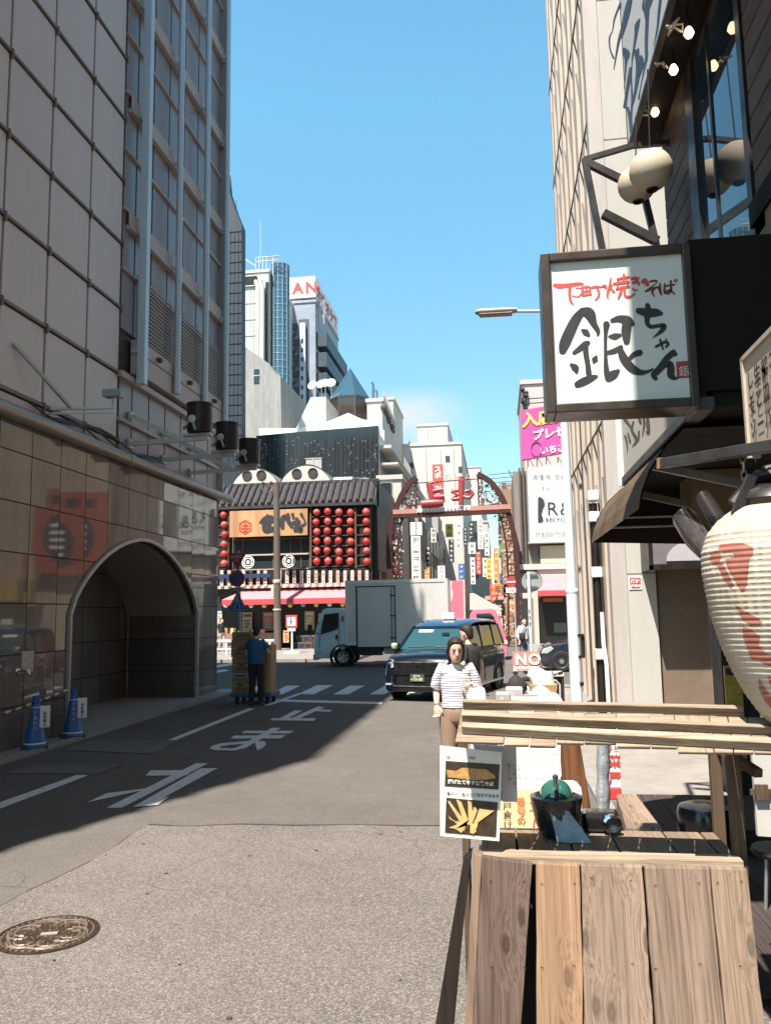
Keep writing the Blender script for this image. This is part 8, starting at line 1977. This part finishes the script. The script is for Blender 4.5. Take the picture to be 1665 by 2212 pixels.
mb.build('caption', M_INK, mc)
on(mc, 'logo', [[z7(110, 195), z7(140, 197), z7(140, 222), z7(110, 220)], [z7(320, 205), z7(380, 208), z7(378, 232), z7(320, 228)]], YM, M_REDF)
c2_ = card('menu_card', 'grey shaded handwritten menu sheet behind the food photo card', [z7(330, 85), z7(770, 110), z7(782, 640), z7(340, 600)], YM+.10, pm('card_grey', (.52, .50, .52), .5, var=.06))
mb = MB(); p0_ = gy(*z7(640, 270), YM+.096)
for i, s_ in enumerate(('生ビール', 'ハイボール', 'レモンサワー')): write(mb, s_, p0_+V((.016+.018*i, 0, -.012)), (1, 0, 0), (0, 0, 1), .016, vertical=True, lift=.001)
mb.build('lettering', M_INK, c2_)
c3_ = card('menu_card', 'white handwritten menu sheet under the rack, left of the timber post', [z7(770, 90), z7(1190, 80), z7(1190, 450), z7(778, 450)], YM+.45, M_CARDW)
mb = MB(); p0_ = gy(*z7(800, 180), YM+.445)
for i, s_ in enumerate(('本日のおすすめ', '冷やしトマト', 'ポテトサラダ')): write(mb, s_, p0_+V((.01, 0, -.05*i)), (1, 0, 0), (0, 0, 1), .022, lift=.001, bold=-.01)
mb.build('lettering', pm('pencil_grey', (.50, .49, .50), .6), c3_)
c4_ = card('menu_board', 'pale yellow rounded board with red and black writing on the shelf', [z7(600, 450), z7(1310, 440), z7(1350, 455), z7(1385, 500), z7(1395, 560), z7(1390, 900), z7(600, 885)], sy0+.36, pm('board_rim', (.66, .70, .74), .35, var=.05), dy=.02)
on(c4_, 'yellow_sheet', [[z7(615, 520), z7(1290, 500), z7(1320, 530), z7(1320, 890), z7(615, 880)]], sy0+.36, pm('yellow_paper', (.74, .60, .34), .7, var=.1))
mb = MB(); fB = lambda x, y, th: gy(*z7(x, y), sy0+.36)+V((0, -.003-th, 0))
for i, s_ in enumerate([[(905, 570, .9), (930, 600, .9)], [(900, 645, .9), (920, 645, .9)], [(900, 720, .9), (930, 705, .9)], [(960, 620, 1.2), (1020, 615, 1.2)], [(1010, 615, 1.8), (1010, 660, 1.6)], [(960, 690, .9), (935, 860, 1.4), (930, 900, .9)]]): mb.stroke([(x, y, h*4) for x, y, h in s_], .0005+.0003*i, fB, steps=3)
mb.build('red_lettering', M_RED, c4_)
mb = MB(); p0_ = gy(*z7(640, 700), sy0+.355); write(mb, '戸倉け', p0_, (1, 0, 0), (0, 0, 1), .037, vertical=True, lift=.001); mb.build('black_lettering', M_INK, c4_)
mb = MB(); p0_ = gy(*z7(770, 665), sy0+.355); write(mb, '番号の', p0_, (1, 0, 0), (0, 0, 1), .036, vertical=True, lift=.001, bold=.02); mb.build('orange_lettering', pm('orange_ink', (.60, .20, .06), .6), c4_)
# black pot with a green glass globe on the shelf
pc = gz(1204, 1806, zs_)
pot = thing('globe_lamp_pot', tuple(pc), 'black wrapped pot with a green glass globe lamp on the shelf', 'lamp')
yk_ = pc.y; px_ = lambda d: d/FPX*yk_*1.02
mb = MB(); mb.lathe([(px_(26), .0), (px_(34), .01), (px_(42), px_(24)), (px_(49), px_(56)), (px_(52), px_(78)), (px_(44), px_(80)), (px_(40), px_(72)), (0, px_(70))], pc, 24, caps=False); mb.build('pot', pm('black_wrap', (.012, .014, .022), .22, var=.5, scale=20, bmp=.7, bscale=16), pot, smooth=True)
mb = MB(); gc = pc+V((0, -.0, px_(78))); mb.lathe([(px_(33)*math.sin(math.pi*i/16), px_(33)*-math.cos(math.pi*i/16)) for i in range(1, 16)], gc, 24); mb.build('glass_globe', pm('green_glass', (.03, .12, .095), .05, 0, var=.3, scale=12, spec=1., coat=1), pot, smooth=True)
mb = MB(); pts = [gc+V((px_(-1), -px_(34)*math.cos(a), px_(34)*math.sin(a))) for a in [R(-60+15*i) for i in range(11)]]; mb.tube(pts, px_(4), 8); mb.ball(gc+V((0, 0, px_(36))), px_(6), 8, 6); mb.build('globe_strap', M_TRIM, pot, smooth=True)
mb = MB(); random.seed(6)
rag = [[pc+V((px_(-16+i*3+k*7*(1+i*.22)), -px_(46)-.004*math.sin(k*2+i), px_(60-i*15)+.004*math.sin(k*3.1))) for k in range(6)] for i in range(5)]
mb.loft([r_+[p+V((0, .012, 0)) for p in r_[::-1]] for r_ in rag]); mb.build('blue_cloth', pm('blue_grey_cloth', (.22, .32, .42), .8, var=.5, scale=16, bmp=.6, bscale=20), pot, smooth=True)
# small dark fan or speaker lying next to it
sc_ = gz(1322, 1797, zs_); t = thing('small_speaker', tuple(sc_), 'black shiny speaker with a silver ring on the shelf', 'speaker')
w_ = px_(36)
mb = MB(); mb.box(sc_.x-px_(60), sc_.x+px_(14), sc_.y-.02, sc_.y+.06, zs_, zs_+px_(40)); mb.build('case', pm('gloss_black', (.012, .012, .015), .15, var=.4, coat=1), t, bevel=.015)
mb = MB(); mb.lathe([(px_(12), 0), (px_(19), 0), (px_(19), .02), (px_(14), .025), (px_(12), .0)], sc_+V((-px_(2), -.03, px_(20))), 24, RX, caps=False); mb.build('ring', M_CHR, t, smooth=True)
mb = MB(); mb.lathe([(0, 0), (px_(12), .0), (px_(12), .006), (0, .01)], sc_+V((-px_(2), -.03, px_(20))), 20, RX, caps=False); mb.build('cone', M_TRIM, t, smooth=True)
# stools, bench and board behind on the deck
st_ = gz(1520, 1740, .55); t = thing('round_stool', (st_.x, st_.y, .12), 'black padded round stool on the dark deck', 'stool')
mb = MB(); mb.lathe([(.0, .30), (.175, .30), (.19, .33), (.19, .50), (.175, .545), (.12, .565), (0, .57)], (st_.x, st_.y, 0), 28, caps=False); mb.build('seat', pm('black_vinyl', (.012, .012, .014), .25, var=.4, coat=.3), t, smooth=True)
mb = MB(); mb.lathe([(.16, .12), (.16, .30), (.03, .30)], (st_.x, st_.y, 0), 20); mb.build('drum', M_TRIM, t, smooth=True)
s2 = gz(1690, 1890, .3); t = thing('bar_stool', (s2.x, s2.y, 0), 'dark seat with a thin wire rim at the right edge', 'stool')
mb = MB(); mb.lathe([(0, .42), (.17, .42), (.18, .44), (.17, .46), (0, .465)], (s2.x, s2.y, 0), 24, caps=False); mb.build('seat', M_TRIM, t, smooth=True)
for k in range(4): mb = MB(); a_ = k*math.pi/2+.5; mb.tube([(s2.x+.12*math.cos(a_), s2.y+.12*math.sin(a_), .42), (s2.x+.17*math.cos(a_), s2.y+.17*math.sin(a_), 0)], .011, 6); mb.build('leg', M_RIM, t, smooth=True)
b0_, b1_ = gz(1322, 1712, .42), gz(1395, 1790, .42)
t = thing('wood_bench', (1.2, 6.4, 0), 'pale timber bench box along the edge of the deck', 'bench')
mb = MB(); q0, q1, q2, q3 = [gz(x, y, .40) for x, y in ((1330, 1716), (1372, 1714), (1428, 1788), (1352, 1788))]
mb.prism([q0, q1, q2, q3], (0, 0, -.10)); mb.build('bench_top', wood('bench_wood', (0.330, 0.251, 0.191), (0.185, 0.132, 0.099), 'y', .8), t, bevel=.005)
for p, r_ in ((q0, q1), (q3, q2)):
    for q_ in (p, r_): mb = MB(); cc_ = V((q0+q1+q2+q3)/4); q_ = q_.lerp(cc_, .15); mb.box(q_.x-.03, q_.x+.03, q_.y-.03, q_.y+.03, 0, .30); mb.build('leg', W_POST, t)
t = thing('red_white_board', tuple(gz(1318, 1720)), 'red and white standing board with red characters, beyond the bench', 'sign')
Yv = 7.6; mb = MB(); mb.box(gy(1298, 1660, Yv).x, gy(1338, 1660, Yv).x, Yv, Yv+.03, gy(1318, 1714, Yv).z, gy(1318, 1560, Yv).z); f = mb.build('board', M_SIGNW, t)
mb = MB(); write(mb, '菜屋', gy(1312, 1655, Yv-.004), (1, 0, 0), (0, 0, 1), .115, vertical=True, bold=.03, gap=1.25); write(mb, '酒', gy(1312, 1622, Yv-.004), (1, 0, 0), (0, 0, 1), .115, bold=.03); mb.build('lettering', M_RED, t)
mb = MB(); mb.box(gy(1296, 1700, Yv).x, gy(1340, 1700, Yv).x, Yv-.04, Yv+.3, gy(1318, 1716, Yv).z-.04, gy(1318, 1700, Yv).z); mb.build('red_foot', M_RED, t, bevel=.01)
t = thing('leaning_board', (2.0, 4.6, 0), 'grey white board with a brown cross batten at the right edge', 'board')
Yw = 4.45; mb = MB(); mb.prism([gy(x, y, Yw) for x, y in ((1618, 1560), (1760, 1560), (1760, 1815), (1636, 1806))], (0, .03, 0)); mb.build('board', pm('board_grey_white', (.50, .48, .45), .7, var=.12), t)
mb = MB(); mb.prism([gy(x, y, Yw-.01) for x, y in ((1628, 1694), (1655, 1694), (1657, 1726), (1630, 1726))], (0, -.02, 0)); mb.prism([gy(x, y, Yw-.005) for x, y in ((1618, 1704), (1760, 1704), (1760, 1716), (1618, 1716))], (0, -.02, 0)); mb.build('batten', W_POST, t)
# yellow poster stand by the shutter and the things behind the rack at the kerb
Yq = 8.9; t = thing('yellow_poster', tuple(gy(1580, 1480, Yq)), 'yellow and black poster stand half hidden by the big lantern', 'poster')
mb = MB(); mb.box(gy(1563, 1450, Yq).x, gy(1600, 1450, Yq).x, Yq, Yq+.03, .3, gy(1580, 1438, Yq).z); f = mb.build('sheet', pm('yellow_print', (.55, .38, .06), .5, var=.6, scale=14), t)
mb = MB(); mb.box(gy(1566, 1450, Yq).x, gy(1596, 1450, Yq).x, Yq-.012, Yq-.002, gy(1580, 1458, Yq).z, gy(1580, 1443, Yq).z); mb.build('black_band', M_INK, t)
mb = MB(); mb.box(gy(1555, 1400, Yq+.1).x, gy(1630, 1400, Yq+.1).x, Yq+.1, Yq+.5, .03, gy(1580, 1330, Yq+.1).z); mb.build('dark_case', M_TRIM, t)
# kerbside clutter: NO sign, cartons, trestle with a fallen bicycle
YO = 13.4
def O(x, y, dy=0): return gy(x, y, YO)+V((0, dy, 0))
t = thing('no_parking_board', tuple(O(1125, 1450)), 'faded red NO board standing behind the plank rack', 'sign')
mb = MB(); a, c = O(1106, 1408), O(1166, 1450); mb.box(a.x, c.x, YO, YO+.03, c.z, a.z); f = mb.build('board', pm('faded_red_board', (.62, .24, .18), .6, var=.15), t)
mb = MB(); a, c = O(1110, 1412), O(1162, 1436); 
write(mb, 'NO', O(1112, 1435, -.012), (1, 0, 0), (0, 0, 1), .24, bold=.04, gap=1.05); mb.build('lettering', M_SIGNW, f)
mb = MB(); a, c = O(1109, 1440), O(1163, 1449); mb.box(a.x, c.x, YO-.008, YO-.001, c.z, a.z); mb.build('white_strip', M_SIGNW, f)
mb = MB(); write(mb, 'PARKING', O(1112, 1447.5, -.014), (1, 0, 0), (0, 0, 1), .055, bold=.03); mb.build('strip_lettering', M_REDF, f)
for x in (1109, 1163): mb = MB(); p = O(x, 1450); mb.tube([p+V((0, .015, 0)), (p.x, YO+.2, 0)], .016, 6); mb.build('leg', M_GALV, t)
t = thing('trestle', tuple(O(1190, 1500)), 'white edged black trestle table by the lamp post', 'table')
Yt_ = 14.2; q_ = lambda x, y: gy(x, y, Yt_)
mb = MB(); a, c = q_(1150, 1455), q_(1218, 1455); mb.box(a.x, c.x, Yt_, Yt_+.5, q_(1180, 1462).z, q_(1180, 1454).z); mb.build('top', M_CRM2, t, bevel=.01)
mb = MB(); a, c = q_(1152, 1462), q_(1216, 1530); mb.box(a.x, c.x, Yt_+.06, Yt_+.09, .1, q_(1180, 1463).z); mb.build('black_cloth', M_BLACK, t)
for x in (1153, 1215):
    for dy in (.04, .44): p = q_(x, 1470); mb = MB(); mb.box(p.x-.02, p.x+.02, Yt_+dy-.02, Yt_+dy+.02, 0, q_(1180, 1462).z); mb.build('leg', M_TRIM, t)
mb = MB(); pts = [q_(1188, 1470), q_(1200, 1470), q_(1209, 1480), q_(1210, 1525)]; mb.tube([p+V((0, .03, 0)) for p in pts], .015, 6); mb.build('white_trim', M_CRM2, t)
# bicycle leaning by the trestle: wheels, frame, saddle, basket
by = 13.0
bk = thing('bicycle', (gy(1150, 1500, by).x, by, 0), 'white framed bicycle with a tan basket wedged behind the rack', 'bicycle')
c0_ = gy(1150, 1500, by)
def B(dx, dz, dy=0): return V((c0_.x+dx, by+dy, dz))
M_BKW = pm('bike_white', (.72, .68, .62), .3, var=.1)
for nm, dx, dy in (('wheel', -.10, .35), ('wheel', .28, -.45)):
    mb = MB(); cw = B(dx, .30, dy); pts = [cw+V((.17*math.sin(a)*.6, .24*math.sin(a), .29*math.cos(a))) for a in [k*math.pi/10 for k in range(21)]]; mb.tube(pts, .018, 6, caps=False); w_ = mb.build(nm, M_TYRE, bk, smooth=True)
    mb = MB()
    for k in range(10): a = k*math.pi/5; mb.tube([cw, cw+V((.165*math.sin(a)*.6, .23*math.sin(a), .28*math.cos(a)))], .003, 4)
    mb.build('spoke', M_RIM, w_)
mb = MB()
for a, c, r_ in ((B(-.10, .30, .35), B(.0, .36, .0), .016), (B(.0, .36, 0), B(.20, .78, -.32), .024), (B(.0, .36, 0), B(-.07, .80, .18), .02), (B(-.07, .70, .18), B(-.1, .30, .35), .014), (B(.28, .30, -.45), B(.19, .86, -.30), .018), (B(-.06, .66, .17), B(.2, .72, -.3), .02)): mb.tube([a, c], r_, 8)
mb.build('frame', M_BKW, bk, smooth=True)
mb = MB(); mb.loft([ring((B(-.08, .84, .24)), .08, .05, 12), ring((B(-.08, .88, .22)), .09, .13, 12), ring((B(-.08, .91, .2)), .05, .10, 12)]); mb.build('saddle', M_TRIM, bk, smooth=True)
mb = MB(); mb.tube([B(-.10, 1.02, -.22), B(.02, .98, -.34), B(.19, .96, -.31), B(.34, .99, -.36), B(.42, 1.0, -.22)], .014, 8); mb.tube([B(.19, .84, -.3), B(.19, .97, -.31)], .016, 8); mb.build('handlebar', M_CHR, bk, smooth=True)
mb = MB(); mb.tube([B(-.12, 1.02, -.2), B(-.05, 1.0, -.27)], .024, 8); mb.tube([B(.44, 1.0, -.2), B(.39, .995, -.28)], .024, 8); mb.tube([B(.19, .97, -.31), B(.1, 1.2, -.25), B(.28, 1.12, -.2), B(.32, .8, -.3)], .008, 5); mb.build('grip', M_TRIM, bk, smooth=True)
mb = MB(); mb.loft([[B(-.02, .62, -.62), B(.30, .62, -.62), B(.30, .62, -.36), B(-.02, .62, -.36)], [B(-.06, .86, -.66), B(.34, .86, -.66), B(.34, .86, -.34), B(-.06, .86, -.34)]]); mb.build('basket', pm('tan_basket', (.46, .27, .12), .7, var=.3, scale=20), bk)
mb = MB(); mb.loft([ring(B(.14, .86, -.5), .17, .13, 12), ring(B(.10, .98, -.5), .19, .12, 12), ring(B(.04, 1.08, -.46), .10, .07, 12)]); tag(mb.build('cloth_bundle', pm('cream_cloth', (.70, .65, .55), .85, var=.2, bmp=.7, bscale=14), smooth=True), 'cream cloth bundle heaped in the bicycle basket', 'bundle')
YB_ = 10.2
for (x0_, y0_, x1_, y1_, m_, l) in ((1070, 1499, 1102, 1530, M_GREYW, 'grey low carton nearest the road behind the rack'), (1092, 1488, 1130, 1520, pm('lilac_grey', (.40, .37, .40), .7), 'lilac grey carton behind the low grey one'), (1103, 1512, 1215, 1536, M_SIGNW, 'long white box lying behind the rack, with a pink mark')):
    Yz = YB_+.25*(x0_ == 1092)-.3*(x0_ == 1103)
    a, c = gy(x0_, y0_, Yz), gy(x1_, y1_, Yz); t = thing('storage_box', ((a.x+c.x)/2, Yz, 0), l, 'box')
    mb = MB(); mb.box(a.x, c.x, Yz, Yz+.35, .02, a.z); mb.build('box_body', m_, t, bevel=.012)
    mb = MB(); mb.box(a.x+.05, a.x+.05+.28*(c.x-a.x), Yz-.006, Yz-.0005, c.z+.03, a.z-.04); mb.build('label_print', pm('pink_mark', (.60, .40, .40), .6) if x0_ == 1103 else M_CRM, t)

for (x, y, r_, m_, l) in ((1114, 1476, .15, M_BLKT, 'black plastic bag slumped under the NO board'), (1166, 1496, .16, pm('white_bag', (.62, .60, .56), .5, bmp=.6, bscale=12), 'white plastic bag by the foot of the bicycle'), (1192, 1508, .13, pm('white_bag', (.62, .60, .56)), 'small white bag in front of the black trestle')):
    c = gy(x, y, 12.4); mb = MB(); random.seed(int(x))
    rg = [[(c.x+r_*f*(1+.12*math.sin(3*a+k))*math.cos(a), 12.4+r_*f*(1+.12*math.cos(2*a+k))*math.sin(a), c.z-r_+r_*h) for a in [i*math.pi/8 for i in range(16)]] for k, (f, h) in enumerate(((.7, 0), (1., .4), (.95, 1.), (.6, 1.5), (.16, 1.8), (.28, 2.1)))]
    mb.loft(rg); t = thing('rubbish_bag', (c.x, 12.4, c.z-r_), l, 'bag'); mb.build('bag_body', m_, t, smooth=True, sharp=80)
    mb = MB(); mb.lathe([(r_*.15, 0), (r_*.19, .01), (r_*.15, .02)], (c.x, 12.4, c.z+r_*.8), 10); mb.build('tie', M_TRIM, t)
    mb = MB(); mb.box(c.x-.3, c.x+.3, 12.2, 12.62, .03, c.z-r_); tag(mb.build('storage_box', M_GREYW), 'grey box under the %s' % l, 'box')
